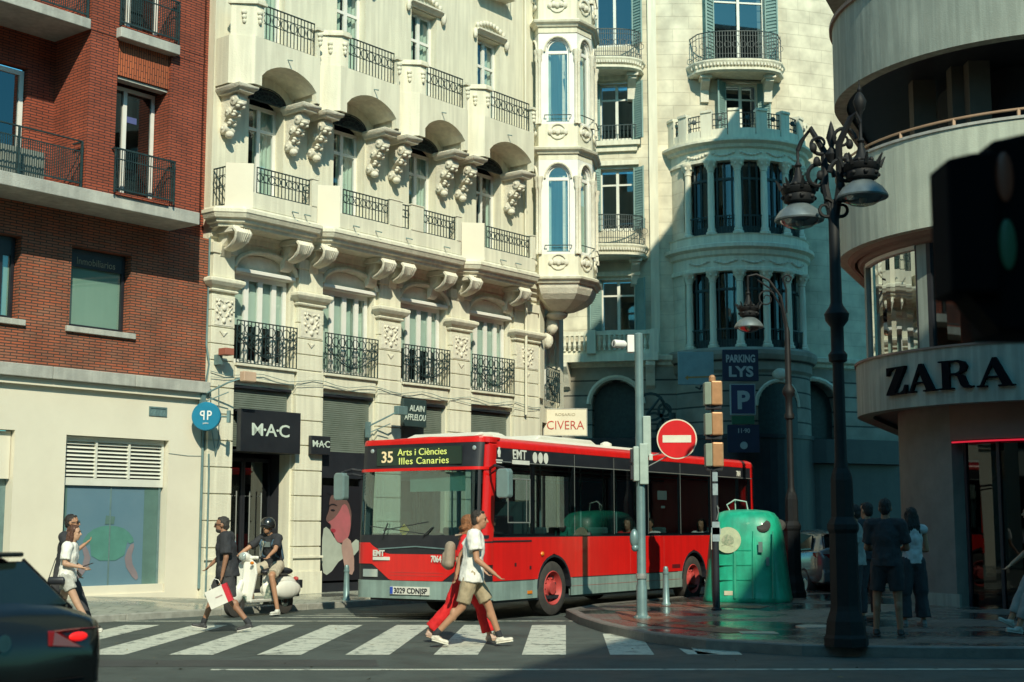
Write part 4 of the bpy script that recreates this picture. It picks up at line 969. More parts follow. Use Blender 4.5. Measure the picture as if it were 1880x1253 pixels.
for (z0, z1) in ((7.44,10.0),(11.25,13.75)):
    k = MB(); bayarc(k, [(-.30,z0),(-.25,z0),(-.25,z1),(-.30,z1)], -48, 80); rb(k,'bay_glazing', M_bayg)
    k = MB(); bayarc(k, [(-.9,z0),(-.85,z0),(-.85,z1),(-.9,z1)], -60, 80); rb(k,'bay_room', mat('bay_room_brown',(.10,.085,.08),(.05,.045,.045),ns=1.2,rough=.9))
    k = MB(); bayarc(k, [(-.35,z0-.05),(0,z0-.05),(0,z1+.05),(-.35,z1+.05)], -78, -53, 6); rb(k,'bay_pier', M_block)
    f = MB()
    for i in range(5):
        for ph in (-38.5+21.5*i-6.5,-38.5+21.5*i,-38.5+21.5*i+6.5):
            a = math.radians(ph); x = BC[0]+(BR_-.22)*math.sin(a); y = BC[1]-(BR_-.22)*math.cos(a); f.box(x-.03,x+.03,y-.03,y+.03,z0,z1)
    bayarc(f, [(-.26,z1-.62),(-.19,z1-.62),(-.19,z1-.54),(-.26,z1-.54)], -50, 72); bayarc(f, [(-.26,z0),(-.19,z0),(-.19,z0+.3),(-.26,z0+.3)], -50, 72)
    rb(f,'bay_window_frame', M_iron if z0 < 9 else M_iron)
    r = MB()
    for i in range(6):
        f0 = -47+21.5*i
        if i == 5: break
        for q in range(9):
            a = math.radians(f0+17*q/8); x = BC[0]+(BR_-.03)*math.sin(a); y = BC[1]-(BR_-.03)*math.cos(a); r.box(x-.01,x+.01,y-.01,y+.01,z0,z0+.62)
        bayarc(r, [(-.05,z0+.6),(-.01,z0+.6),(-.01,z0+.64),(-.05,z0+.64)], f0, f0+17, 5)
    rb(r,'bay_railing', M_iron)
    for i in range(6):
        a = math.radians(-49+21.5*i); x = BC[0]+(BR_-.05)*math.sin(a); y = BC[1]-(BR_-.05)*math.cos(a)
        c = MB(); c.lathe([(.19,z0),(.19,z0+.08),(.14,z0+.12),(.15,z0+.18),(.118,z0+.24),(.12,z0+1.2),(.105,z1-.36),(.13,z1-.34),(.12,z1-.28),(.16,z1-.2),(.18,z1-.1),(.24,z1-.04),(.24,z1+.04)], (x,y,0), 14)
        for q in range(6):
            t = 2*PI*q/6; c.ell((x+.17*math.cos(t),y+.17*math.sin(t),z1-.12),(.05,.05,.07),6,5)
        rb(c,'column', M_stone, smooth=45)
k = MB(); bayarc(k, [(-.45,10.0),(.06,10.0),(.06,10.12),(.02,10.15),(.02,10.5),(.1,10.56),(.12,10.7),(.26,10.78),(.26,10.9),(.08,10.96),(.08,11.2),(.12,11.25),(-.45,11.25)]); rb(k,'entablature', M_stone)
k = MB(); bayarc(k, [(-.45,13.75),(.06,13.75),(.06,13.85),(.02,13.88),(.02,14.15),(.12,14.2),(.15,14.3),(.3,14.38),(.3,14.46),(.1,14.5),(.1,14.62),(-.45,14.62)]); rb(k,'entablature', M_stone)
k = MB()
for zz in (10.35,14.02):
    for i in range(5):
        for q in range(7):
            a = math.radians(-46+21.5*i+2.6*q); x = BC[0]+(BR_+.04)*math.sin(a); y = BC[1]-(BR_+.04)*math.cos(a); k.ell((x,y,zz-.09*math.sin(PI*q/6)),(.07,.05,.045),6,5)
rb(k,'garland', M_stone2)
# crenellated parapet with iron panels
for i in range(8):
    f0 = -77+21.5*i
    k = MB(); bayarc(k, [(-.12,14.62),(.1,14.62),(.1,15.42),(.14,15.44),(.14,15.52),(-.16,15.52),(-.16,15.44),(-.12,15.42)], f0, f0+(9 if i else 16), 3)
    bayarc(k, [(-.12,14.62),(.08,14.62),(.08,14.85),(-.12,14.85)], f0, min(f0+21,80), 5)
    rb(k,'parapet_block', M_stone)
    if i == 7: continue
    r = MB()
    for q in range(6):
        a = math.radians(f0+9+12.5*q/5); x = BC[0]+BR_*math.sin(a); y = BC[1]-BR_*math.cos(a); r.box(x-.012,x+.012,y-.012,y+.012,14.85,15.4)
    for zz in (14.98,15.18,15.38): bayarc(r, [(-.02,zz),(.02,zz),(.02,zz+.025),(-.02,zz+.025)], f0+9, f0+21.5, 4)
    a = math.radians(f0+15); r.ell((BC[0]+(BR_+.03)*math.sin(a), BC[1]-(BR_+.03)*math.cos(a), 15.2),(.09,.03,.09),8,6)
    rb(r,'parapet_railing', M_iron)

# ================================================================ dark building closing the side street
SB = empty('side_street_building', 'dark stone building with balustrade seen down the gap between round building and curved shop', 'building', (15,60,0))
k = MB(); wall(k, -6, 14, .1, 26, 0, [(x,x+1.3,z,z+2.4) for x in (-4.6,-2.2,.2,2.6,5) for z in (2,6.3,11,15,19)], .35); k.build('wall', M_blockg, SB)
k = MB(); k.box(-6,14,.5,.55,.1,26); k.build('rooms', M_dark, SB)
for x in (-5,-2.7,-.3,2.1,4.5): k = MB(); k.box(x-.3,x+.3,-.25,-.002,.1,9.2); k.build('pilaster', M_stone, SB)
k = MB(); k.box(-6,14,-.9,-.001,9.0,9.3); k.box(-6,14,-.9,-.7,10.1,10.25)
for q in range(60): k.box(-5.9+.33*q,-5.75+.33*q,-.88,-.74,9.3,10.1)
k.build('balustrade', M_stone, SB)

# ================================================================ curved shop building on the right
M_par = mat('shade_toned_render', (.33,.37,.32), (.27,.31,.27), ns=1.1, rough=.9, bump=.25, streak=.22)  # upper parapet's shade put into a darker, greener base; rain streaks over it
M_par2 = mat('pale_render_parapet', (.50,.54,.44), (.43,.47,.39), ns=1.1, rough=.9, bump=.25, streak=.16)
M_soffit = mat('brown_soffit', (.24,.17,.14), (.19,.14,.115), ns=1, rough=.8)
ZC = (10.5,27.6)
ZB = empty('curved_shop_building', 'shop building with curved white balcony bands and large black letters, at right', 'building', (8.5,25.6,0))
def zb(mb, name, m, **k): return mb.shift(-8.5,-25.6).build(name, m, ZB, **k)
def zpath(R, n=30, Ls=17):
    p = []; a0 = math.radians(157); e0 = Vector((ZC[0]+R*math.cos(a0), ZC[1]+R*math.sin(a0)))
    p.append((e0.x+.39*Ls, e0.y+.92*Ls))
    for q in range(n+1):
        a = math.radians(157+(270-157)*q/n); p.append((ZC[0]+R*math.cos(a), ZC[1]+R*math.sin(a)))
    p.append((30, ZC[1]-R)); return p
def zring(R, prof, Ls=17): return MB().sweep(zpath(R, 30, Ls), prof)
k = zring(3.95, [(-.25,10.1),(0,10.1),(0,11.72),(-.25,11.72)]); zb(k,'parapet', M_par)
k = zring(3.95, [(-.30,11.72),(.06,11.72),(.06,11.80),(-.30,11.80)]); zb(k,'parapet_coping', M_soffit)
k = zring(3.95, [(-.25,6.9),(0,6.9),(0,8.60),(-.25,8.60)]); zb(k,'parapet', M_par2)
k = zring(3.95, [(-.28,8.60),(.03,8.60),(.03,8.65),(-.28,8.65)]); zb(k,'parapet_coping', M_concrete)
k = zring(3.85, [(-2.6,6.97),(-.16,6.97),(-.16,7.2),(-2.6,7.2)]); zb(k,'floor_slab', M_soffit)
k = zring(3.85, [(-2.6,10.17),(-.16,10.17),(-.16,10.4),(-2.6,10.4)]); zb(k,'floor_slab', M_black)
k = zring(3.72, [(-.08,6.80),(-.0,6.83),(.05,6.9),(.05,6.96),(-.08,6.96)]); zb(k,'soffit_moulding', M_soffit)
k = zring(3.5, [(-.06,6.72),(.05,6.75),(.08,6.82),(.08,6.96),(-.06,6.96)]); zb(k,'soffit_moulding', M_soffit)
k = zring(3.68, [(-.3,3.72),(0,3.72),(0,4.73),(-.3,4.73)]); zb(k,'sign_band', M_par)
k = zring(3.68, [(-.3,4.73),(.03,4.73),(.03,4.77),(-.3,4.77)]); zb(k,'band_coping', M_soffit)
k = zring(3.6, [(-2.4,3.80),(-.2,3.80),(-.2,3.98),(-2.4,3.98)]); zb(k,'floor_slab', M_soffit)
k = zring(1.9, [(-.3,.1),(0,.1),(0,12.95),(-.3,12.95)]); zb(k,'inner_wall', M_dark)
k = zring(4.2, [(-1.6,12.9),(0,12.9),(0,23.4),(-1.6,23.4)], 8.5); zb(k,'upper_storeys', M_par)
k = MB(); p = zpath(4.2, 30, 8.5); k.prism(p+[(30,37)], 23.41, 23.6); zb(k,'roof', M_concrete)
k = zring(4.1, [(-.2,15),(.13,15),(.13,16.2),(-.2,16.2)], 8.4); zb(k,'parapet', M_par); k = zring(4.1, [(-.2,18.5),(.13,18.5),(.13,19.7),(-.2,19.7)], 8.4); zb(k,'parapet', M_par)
# terrace rail above the middle parapet and posts / furniture in the dark recess
k = MB(); pz = [(ZC[0]+3.84*math.cos(math.radians(160+110*q/26)), ZC[1]+3.84*math.sin(math.radians(160+110*q/26)), 8.80) for q in range(27)]; k.tube(pz, .025, 6)
for q in range(0,27,4): k.box(pz[q][0]-.025,pz[q][0]+.025,pz[q][1]-.025,pz[q][1]+.025,8.64,8.80)
zb(k,'terrace_rail', mat('rusty_rail',(.38,.24,.15),rough=.6))
M_recess = mat('brown_recess',(.10,.08,.06),rough=.8)
for ph,wd in ((196,.22),(216,.12),(226,.2)):
    a = math.radians(ph); k = MB(); x = ZC[0]+2.6*math.cos(a); y = ZC[1]+2.6*math.sin(a); k.box(x-wd,x+wd,y-.15,y+.15,7.2,10.17); zb(k,'recess_pillar', M_recess)
# first-floor glazing with frames
M_shopglass = glassmat('reflective_shop_glass',(.10,.14,.13),.42,.015)
def zsec(R, a0, a1, prof, n=10):
    pts = [(ZC[0]+R*math.cos(math.radians(a0+(a1-a0)*q/n)), ZC[1]+R*math.sin(math.radians(a0+(a1-a0)*q/n))) for q in range(n+1)]
    return MB().sweep(pts, prof)
k = zsec(3.42,176,209,[(-.02,4.77),(0,4.77),(0,6.73),(-.02,6.73)],12); zb(k,'pane', M_shopglass)
k = zsec(3.42,215,268,[(-.02,4.77),(0,4.77),(0,6.73),(-.02,6.73)],12); zb(k,'pane', M_glassd)
for (a0,a1) in ((172,176),(209,209.7),(213.5,215),(240,241)):
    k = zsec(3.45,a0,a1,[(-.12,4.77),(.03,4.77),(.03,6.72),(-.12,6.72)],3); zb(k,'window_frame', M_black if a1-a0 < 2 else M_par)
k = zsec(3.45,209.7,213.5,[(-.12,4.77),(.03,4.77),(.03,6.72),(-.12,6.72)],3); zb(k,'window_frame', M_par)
k = zsec(3.45,120,172,[(-.12,4.77),(.0,4.77),(.0,6.72),(-.12,6.72)],8); zb(k,'wall_panel', M_soffit)
k = zsec(3.46,176,209,[(-.05,6.66),(.03,6.66),(.03,6.73),(-.05,6.73)],12); zb(k,'window_frame', M_louv)
# pillar, lintel with the red neon line, door frames
k = zsec(2.9,158,212,[(-.5,.1),(0,.1),(0,3.9),(-.5,3.9)],12); zb(k,'pillar', mat('dark_pillar_stone',(.22,.22,.20),(.17,.17,.155),ns=2,rough=.8), smooth=30)
k = zsec(2.9,212,268,[(-.4,3.12),(0.02,3.12),(0.02,3.9),(-.4,3.9)],12); zb(k,'lintel', M_soffit)
k = zsec(2.94,213,268,[(-.02,3.07),(0.01,3.07),(0.01,3.10),(-.02,3.10)],12); zb(k,'neon_strip', emitmat('red_neon',(.9,.02,.05),.55))
for a0 in (214,228,243): k = zsec(2.7,a0,a0+1.2,[(-.1,.1),(0,.1),(0,3.12),(-.1,3.12)],2); zb(k,'door_frame', M_black)
k = zsec(2.66,215,268,[(-.02,.1),(0,.1),(0,3.12),(-.02,3.12)],10); zb(k,'pane', glassmat('dark_door_glass',(.10,.12,.14),.0))
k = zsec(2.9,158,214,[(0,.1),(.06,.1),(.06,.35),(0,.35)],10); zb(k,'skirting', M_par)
# letters: high-contrast serif capitals as outlines, each placed round the curve
M_let = mat('black_letter', (.004,.005,.008), rough=.9, spec=.1)
LT = {
 'Z': [[(.02,1),(.02,.70),(.07,.70),(.14,.86),(.24,.94),(.44,.94),(.0,.06),(.0,0),(.78,0),(.78,.32),(.73,.32),(.66,.13),(.54,.06),(.32,.06),(.76,.94),(.76,1)]],
 'A': [[(.0,0),(.0,.05),(.08,.06),(.40,1),(.50,1),(.86,.06),(.94,.05),(.94,0),(.52,0),(.52,.05),(.62,.06),(.54,.30),(.24,.30),(.16,.06),(.26,.05),(.26,0)],[(.26,.36),(.52,.36),(.39,.74)]],
 'R': [[(.0,0),(.0,.05),(.10,.06),(.10,.94),(.0,.95),(.0,1),(.55,1),(.72,.93),(.80,.76),(.74,.60),(.56,.52),(.70,.44),(.80,.12),(.90,.06),(.94,.08),(.94,.03),(.84,0),(.68,.02),(.60,.12),(.52,.42),(.42,.49),(.30,.49),(.30,.06),(.40,.05),(.40,0)],[(.30,.55),(.30,.94),(.48,.94),(.58,.88),(.60,.76),(.58,.62),(.48,.55)]]}
def letter(ch, h, m):
    me = bpy.data.meshes.new(ch); bm = bmesh.new(); loops = LT[ch]; es = []
    cu = bpy.data.curves.new('c','CURVE'); cu.dimensions = '2D'; cu.fill_mode = 'BOTH'; cu.extrude = .035
    for L in loops:
        sp_ = cu.splines.new('POLY'); sp_.points.add(len(L)-1); sp_.use_cyclic_u = True
        for i,(x,y) in enumerate(L): sp_.points[i].co = (x*h, y*h, 0, 1)
    t = bpy.data.objects.new('t', cu); COL.objects.link(t); dg = bpy.context.evaluated_depsgraph_get(); me = bpy.data.meshes.new_from_object(t.evaluated_get(dg)); bpy.data.objects.remove(t)
    me.materials.clear(); me.materials.append(m); return me
for ch, px, pyb, pxr, in (('Z',1634,722,1667),('A',1672,716,1722),('R',1726,711,1793),('A',1798,706,1868)):
    xm = (px+pxr)/2; best = None
    for q in range(800):          # angle on the curve that lies on this sight line
        a = math.radians(170+100*q/800); X = ZC[0]+3.72*math.cos(a); Y = ZC[1]+3.72*math.sin(a); e_ = abs(X/Y-(xm-940)/_f)
        if best is None or e_ < best[0]: best = (e_, a, X, Y)
    _, a, X, Y = best; h = .51
    # width follows from the foreshortening of the curve here
    o = bpy.data.objects.new('letter', letter(ch, h, M_let)); COL.objects.link(o); o.parent = ZB
    yaw = a+PI/2; wd = {'Z':.78,'A':.94,'R':.94}[ch]*h*.5*1.38; o.scale = (1.38,1,1)
    o.location = (X-8.5-wd*math.cos(yaw), Y-25.6-wd*math.sin(yaw), 3.97); o.rotation_euler = (PI/2,0,yaw)
# ================================================================ unseen blocks behind the viewer for street shade, sky cut and reflections
OB = empty('street_corner_block', 'plain tall block on the right behind the viewer that shades the corner', 'building', (11,-8,0))
pl = [(2,-19.5),(11,5.9),(34,5.9),(34,-19.5)]
k = MB(); k.prism([(x-11,y+8) for x,y in pl], 0, 21); k.build('wall', mat('dark_block',(.12,.12,.11)), OB)
k = MB(); k.prism([(x-11,y+8) for x,y in [(1.7,-19.8),(10.8,6.1),(34.3,6.1),(34.3,-19.8)]], 21.0, 21.2) if False else k.box(2,10,-5,5,21,22.5); k.build('roof_house', M_concrete, OB)
OD = empty('sky_blocking_block', 'unseen dark block added far behind the viewer to cut low sky light', 'building', (-14,-40,0))  # unseen block, added to hold back low sky light
k = MB(); k.box(-16,17,-6,6,0,21); k.build('wall', mat('dark_block_end',(.16,.15,.13)), OD)
OC = empty('reflection_block', 'unseen plain block added on the left behind the viewer for reflections', 'building', (-22,-5,0))  # unseen block, added so that glass and paint have something to reflect
k = MB(); k.box(-8,8,-15,12,0,17); k.build('wall', M_plaster, OC)
k = MB()
for i in range(7):
    for j in range(5): k.box(8.0,8.03,-13+3.6*i,-11.6+3.6*i,1.5+3.2*j,3.6+3.2*j)
k.build('windows', M_glassd, OC)
# ================================================================ the red bus (local x runs from its nose to its tail, y across, z up)
BRZ = math.atan2(.834,.551)
BUS = empty('city_bus', 'red city bus with grey skirt and dark windows turning behind the crossing', 'bus', (-.41,23.7,0), BRZ)
def bl(x, y, z=0): return Vector((-.41+.551*x-.834*y, 23.7+.834*x+.551*y, z))
M_red = mat('bus_red', (.72,.012,.010), (.66,.011,.010), ns=1.5, rough=.32, coat=.3, bump=.04, bs=3, streak=.10)
M_redd = mat('dull_red', (.50,.05,.045), (.34,.05,.045), ns=6, rough=.6)
M_skirt = mat('bus_grey', (.27,.37,.34), (.20,.28,.26), ns=2, rough=.45, coat=.1, streak=.2)
M_roof = mat('bus_roof_white', (.72,.70,.60), (.62,.60,.52), ns=2, rough=.5)
M_bglass = glassmat('bus_tinted_glass', (.42,.50,.52), .05, .01)
M_wind = glassmat('windscreen_glass', (.72,.85,.82), .07, .01)
M_lw = mat('white_vinyl', (.75,.75,.68), rough=.5)
M_orange = mat('orange_lens', (.75,.22,.02), rough=.25)
M_lamp = mat('headlamp_lens', (.55,.62,.6), rough=.1, metal=.4)
M_seat = mat('bus_seat', (.05,.12,.12), (.04,.09,.09), ns=8, rough=.9)
def bp(k, name, m, **kw): return k.build(name, m, BUS, **kw)
LEN = 10.75; W_ = 2.6; AX = (2.1, 7.65)
def side_outline(z0, z1, x0, x1, R=.56, zc=.5):
    """lower body outline with arches cut"""
    pts = [(x0,z0)]
    for a in AX:
        if z0 < zc+R:
            dx = math.sqrt(max(0, R*R-(z0-zc)**2)); top = min(z1, zc+R) ; n = 12
            a0 = math.atan2(z0-zc, -dx); 
            if z0 > zc: a0 = math.atan2(z0-zc, -dx)
            else: a0 = PI+math.asin((zc-z0)/R)
            a1 = PI-a0
            for q in range(n+1):
                t = a0+(a1-a0)*q/n; zz = zc+R*math.sin(t)
                pts.append((a+R*math.cos(t), min(max(zz,z0), z1+.0)))
    pts.append((x1,z0)); pts.append((x1,z1)); pts.append((x0,z1)); return pts
for (ys, nm) in ((0,'near'),(W_,'far')):
    y0, y1 = (0,.04) if ys == 0 else (W_-.04,W_)
    k = MB()
    segs = [.12, AX[0]-.56, AX[0]+.56, AX[1]-.56, AX[1]+.56, LEN-.02]
    # red panel and grey skirt in strips that stop at the arches
    def strip(mb, z0, z1):
        R = .56; zc = .50
        def half(z): return math.sqrt(max(0, R*R-(z-zc)**2)) if z > zc else R
        n = 10
        for q in range(n):
            za = z0+(z1-z0)*q/n; zb_ = z0+(z1-z0)*(q+1)/n
            xs0 = .12
            cur = [(xs0, xs0)]
            lim = []
            for a in AX:
                ha, hb = (half(za) if za < zc+R else 0), (half(zb_) if zb_ < zc+R else 0)
                lim.append((a-ha, a-hb)); lim.append((a+ha, a+hb))
            E_ = [(xs0,xs0)]+lim+[(LEN-.02,LEN-.02)]
            if za >= zc+R: E_ = [(xs0,xs0),(LEN-.02,LEN-.02)]
            for c in range(0, len(E_), 2):
                (xa,xb),(xc_,xd) = E_[c], E_[c+1]
                for Y in (y0,y1): mb.poly([(xa,Y,za),(xc_,Y,za),(xd,Y,zb_),(xb,Y,zb_)])
    strip(k, .66, 1.38); k.poly([(.12,y0,1.38),(LEN-.02,y0,1.38),(LEN-.02,y1,1.38),(.12,y1,1.38)]); bp(k,'side_panel', M_red)
    k = MB(); strip(k, .34, .655); bp(k,'skirt', M_skirt)
    # arches
    for a in AX:
        k = MB(); pts = [(a+.57*math.cos(PI*q/14), .5+.57*math.sin(PI*q/14)) for q in range(15)]
        inn = [(a+.53*math.cos(PI*q/14), .5+.53*math.sin(PI*q/14)) for q in range(15)]
        for q in range(14): k.prism([pts[q],pts[q+1],inn[q+1],inn[q]], y0-.008 if ys == 0 else y1-.4, y0+.4 if ys == 0 else y1+.008, 'y')
        k.box(a-.53,a+.53,(y0+.40 if ys == 0 else y1-.46),(y0+.46 if ys == 0 else y1-.40),.34,1.1)
        bp(k,'wheel_arch', M_black)
    # window band
    yy = -.006 if ys == 0 else W_+.002
    k = MB(); k.poly([(.14,yy,1.40),(LEN-.16,yy,1.40),(LEN-.16,yy,2.64),(.14,yy,2.64)]); bp(k,'side_window', M_bglass)
    k = MB(); k.box(.10,LEN-.16,(0 if ys == 0 else W_-.05),(.05 if ys == 0 else W_),2.62,2.90)
    k.box(.10,LEN-.16,(.0 if ys == 0 else W_-.03),(.03 if ys == 0 else W_),1.381,1.44)
    for x in (.14,1.42,2.80,4.26,5.64,7.05,8.5,9.9,LEN-.20): k.box(x-.045,x+.045,(.0 if ys == 0 else W_-.04),(.04 if ys == 0 else W_),1.44,2.62)
    bp(k,'window_frame', M_black)
    k = MB(); 
    if ys == 0:
        k.box(.10,LEN-.10,-.009,-.0065,2.64,2.655); 
        for x in (2.80,4.26,5.64,7.05,8.5): k.box(x-.006,x+.006,-.009,-.0065,1.42,2.86)
        k.box(.62,1.30,-.010,-.0065,1.62,1.64); k.box(.62,1.30,-.010,-.0065,2.36,2.38); k.box(.60,.62,-.010,-.0065,1.62,2.38); k.box(1.29,1.31,-.010,-.0065,1.62,2.38); k.box(1.18,1.2,-.010,-.0065,1.64,2.36)
        bp(k,'window_trim', M_metal)
# tail, roof and red cove
k = MB(); k.box(LEN-.16,LEN,.0,W_,.34,2.95); k.box(LEN-.02,LEN+.01,.2,W_-.2,1.4,2.6); bp(k,'tail_panel', M_red, bevel=.06)
k = MB()
cs = [(-.004,2.88),(.0,2.96),(.05,3.02),(.16,3.06),(1.25,3.09),(W_-.16,3.06),(W_-.05,3.02),(W_,2.96),(W_+.004,2.88),(W_-.06,2.88),(W_-.1,2.94),(.1,2.94),(.06,2.88)]
k.prism(cs, .05, LEN-.005, 'x'); bp(k,'roof_edge', M_red, smooth=40)
k = MB(); k.prism([(.24,3.05),(.30,3.12),(1.25,3.14),(W_-.30,3.12),(W_-.24,3.05)], .6, 5.6,'x'); bp(k,'roof', M_roof, bevel=.01)
for (xa,xb,h) in ((.35,1.5,.06),(2.2,4.6,.10)):
    k = MB(); k.prism([(xa,3.1),(xa+.25,3.12+h),(xb-.3,3.12+h),(xb,3.1)], .5, 2.0, 'y'); bp(k,'roof_pod', M_roof, bevel=.03)
k = MB(); k.box(1.7,2.0,1.1,1.4,3.12,3.26); k.lathe([(.12,3.1),(.12,3.2),(.04,3.24)],(5.2,.7,0),10); bp(k,'roof_vent', M_roof, bevel=.01)
k = MB(); k.box(.12,LEN-.1,.05,W_-.05,.30,.36); bp(k,'floor', M_black)
# nose: plan curve and bands that follow it
PL = [(.16,-.004),(.02,-.012),(-.12,.02),(-.21,.10),(-.255,.30),(-.285,.8),(-.295,1.30),(-.285,1.8),(-.265,2.28),(-.235,2.46),(-.15,2.58),(.0,2.615),(.16,2.604)]
def pt(t):       # t measured in y-ish units 0..12 along PL with smooth interpolation
    i = min(int(t), 11); f = t-i; p0 = PL[max(i-1,0)]; p1 = PL[i]; p2 = PL[i+1]; p3 = PL[min(i+2,12)]
    r = []
    for c in (0,1): r.append(.5*((2*p1[c])+(-p0[c]+p2[c])*f+(2*p0[c]-5*p1[c]+4*p2[c]-p3[c])*f*f+(-p0[c]+3*p1[c]-3*p2[c]+p3[c])*f**3))
    return r
def lean(z): return 0 if z < 1.2 else (z-1.2)*.035+max(0,z-2.5)*.10
def tofy(y):     # curve parameter at a given y on the front
    best = min(range(241), key=lambda q: abs(pt(1+10*q/240)[1]-y)); return 1+10*best/240
def band(zlo, zhi, t0=0, t1=12, o=0, th=.03, n=40, nz=1):
    k = MB(); G = []
    for i in range(n+1):
        t = t0+(t1-t0)*i/n; x, y = pt(t); x2, y2 = pt(min(t+.01,12)); x1, y1 = pt(max(t-.01,0)); d = Vector((x2-x1,y2-y1)).normalized(); nx, ny = -d.y, d.x
        a = zlo(y) if callable(zlo) else zlo; b_ = zhi(y) if callable(zhi) else zhi; col = []
        for j in range(nz+1):
            z = a+(b_-a)*j/nz; L = lean(z); col.append(((x+nx*o+L, y+ny*o, z),(x+nx*(o-th)+L, y+ny*(o-th), z)))
        G.append(col)
    for i in range(n):
        for j in range(nz):
            A, B, C, D = G[i][j], G[i+1][j], G[i+1][j+1], G[i][j+1]
            k.poly([A[0],B[0],C[0],D[0]]); k.poly([A[1],D[1],C[1],B[1]])
        k.poly([G[i][0][0],G[i][0][1],G[i+1][0][1],G[i+1][0][0]]); k.poly([G[i][nz][0],G[i+1][nz][0],G[i+1][nz][1],G[i][nz][1]])
    for i in (0,n):
        for j in range(nz): k.poly([G[i][j][0],G[i][j][1],G[i][j+1][1],G[i][j+1][0]])
    return k
def lowred(y): u = abs(y-1.25); return .66 if u < .55 else min(.66+.24*max(0,(u-.55))/.35*1.0, .93) if u < .95 else .93
def blk(y): u = abs(y-1.25); return 1.10 if u < .55 else 1.10+.17*((u-.55)/.45)**1.5 if u < 1.0 else 1.29
bp(band(.36,.655, o=.02), 'front_bumper', M_skirt, smooth=40)
bp(band(.655, lambda y: lowred(y), o=.0, n=80), 'headlamp_surround', M_black)
bp(band(lambda y: lowred(y)+.002, blk, o=.012, n=80, nz=3), 'front_panel', M_red, smooth=40)
bp(band(blk, 1.42, o=.006, n=60), 'front_grille', M_black, smooth=40)
k = band(lambda y: 1.22-.06*min(1,abs(y-1.25)), lambda y: 1.24-.06*min(1,abs(y-1.25)), tofy(.45), tofy(2.05), o=.02); bp(k,'grille_trim', M_galv)
for z in (.74,.79): k = band(z, z+.008, tofy(.7), tofy(1.8), o=.016, th=.01); bp(k,'panel_crease', M_redd)
bp(band(1.42,2.50, tofy(.08), tofy(2.50), o=.004, th=.004), 'windscreen', M_wind, smooth=40)
bp(band(1.32,2.92, .0, tofy(.03), o=.006), 'door_pillar', M_red, smooth=40)
bp(band(1.42,2.50, tofy(.04), tofy(.08), o=.005), 'pillar', M_black, smooth=40); bp(band(1.42,2.98, tofy(2.50), 12, o=.005), 'pillar', M_black, smooth=40)
bp(band(2.50,2.55, .6, tofy(2.56), o=.016), 'brow_strip', M_red, smooth=40)
bp(band(2.55,2.96, tofy(.03), tofy(2.50), o=.004), 'destination_housing', M_black, smooth=40)
bp(band(2.96,3.02, 0, 12, o=.010), 'front_cornice', M_red, smooth=40)
k = MB(); top = [(pt(12*i/24)[0]+lean(3.0), pt(12*i/24)[1]) for i in range(25)]; k.prism(top+[(.4,2.6),(.4,0)], 3.0, 3.055); bp(k,'front_roof_cap', M_red, bevel=.02)
# destination display: dark board with the route in yellow-green dots
X0 = -.236
k = MB(); k.box(X0-.0,X0+.02,.36,2.16,2.60,2.90); db = bp(k,'destination_display', mat('display_green_black',(.012,.035,.025),rough=.25))
M_led = emitmat('led_yellow_green', (.55,.62,.16), .48); M_led2 = emitmat('led_amber', (.62,.50,.28), .48)
R_ = (PI/2,0,-PI/2)
text('35', .27, (X0-.006,2.06,2.655), M_led2, db, align='LEFT', rot=R_, sx=1.0, bold=.004)
text('Arts i Ciències', .165, (X0-.006,1.70,2.765), M_led, db, align='LEFT', rot=R_, sx=1.06, bold=.0)
text('Illes Canaries', .165, (X0-.006,1.68,2.615), M_led, db, align='LEFT', rot=R_, sx=1.10, sp=1.08, bold=.0)
for y in (2.30,.16):
    k = MB(); k.ell((pt(tofy(y))[0]+lean(2.85)-.012,y,2.86),(.02,.04,.04),10,8); bp(k,'marker_lamp', M_lamp)
# headlamps, plate, signals, wipers, mirrors
for y in (2.30,.20):
    tt = tofy(y); k = band(.71,.84, tt-.55, tt+.45, o=.022, th=.03, n=8); bp(k,'headlight', M_lamp, smooth=40)
k = MB(); x = pt(11.3); k.ell((x[0],x[1]+.02,.98),(.05,.03,.06),8,6); bp(k,'indicator', M_orange)
k = MB(); k.box(-.335,-.315,.94,1.76,.43,.56); pl_ = bp(k,'number_plate', M_lw)
k = MB(); k.box(-.338,-.334,1.70,1.76,.435,.555); k.build('plate_band', mat('plate_blue',(.03,.08,.45)), pl_)
text('3029 CDN|SP', .125, (-.338,1.68,.452), M_black, pl_, align='LEFT', rot=R_, sx=.98, bold=.002)
text('EMT', .13, (-.312,2.16,1.07), M_lw, BUS, align='LEFT', rot=(PI/2,0,-PI/2-.03), sx=1.05, bold=.006, name='front_lettering')
k = MB(); k.box(-.312,-.29,1.80,2.16,.995,1.05); bp(k,'front_emblem', M_lw)
text('7064', .15, (-.316,.92,.975), M_lw, BUS, align='LEFT', rot=R_, sx=.72, bold=.004, name='fleet_number')
for (y0,y1,z) in ((1.85,1.0,1.62),(.9,2.25,1.55)):
    k = MB(); k.tube([(-.33,(y0+y1)/2+.5*(1 if y0>y1 else -1),1.40),(-.30,y0,z)], .012, 5); k.tube([(-.30,y0+.1,z-.12),(-.29,y1,z+.02)], .009, 4); bp(k,'wiper', M_black)
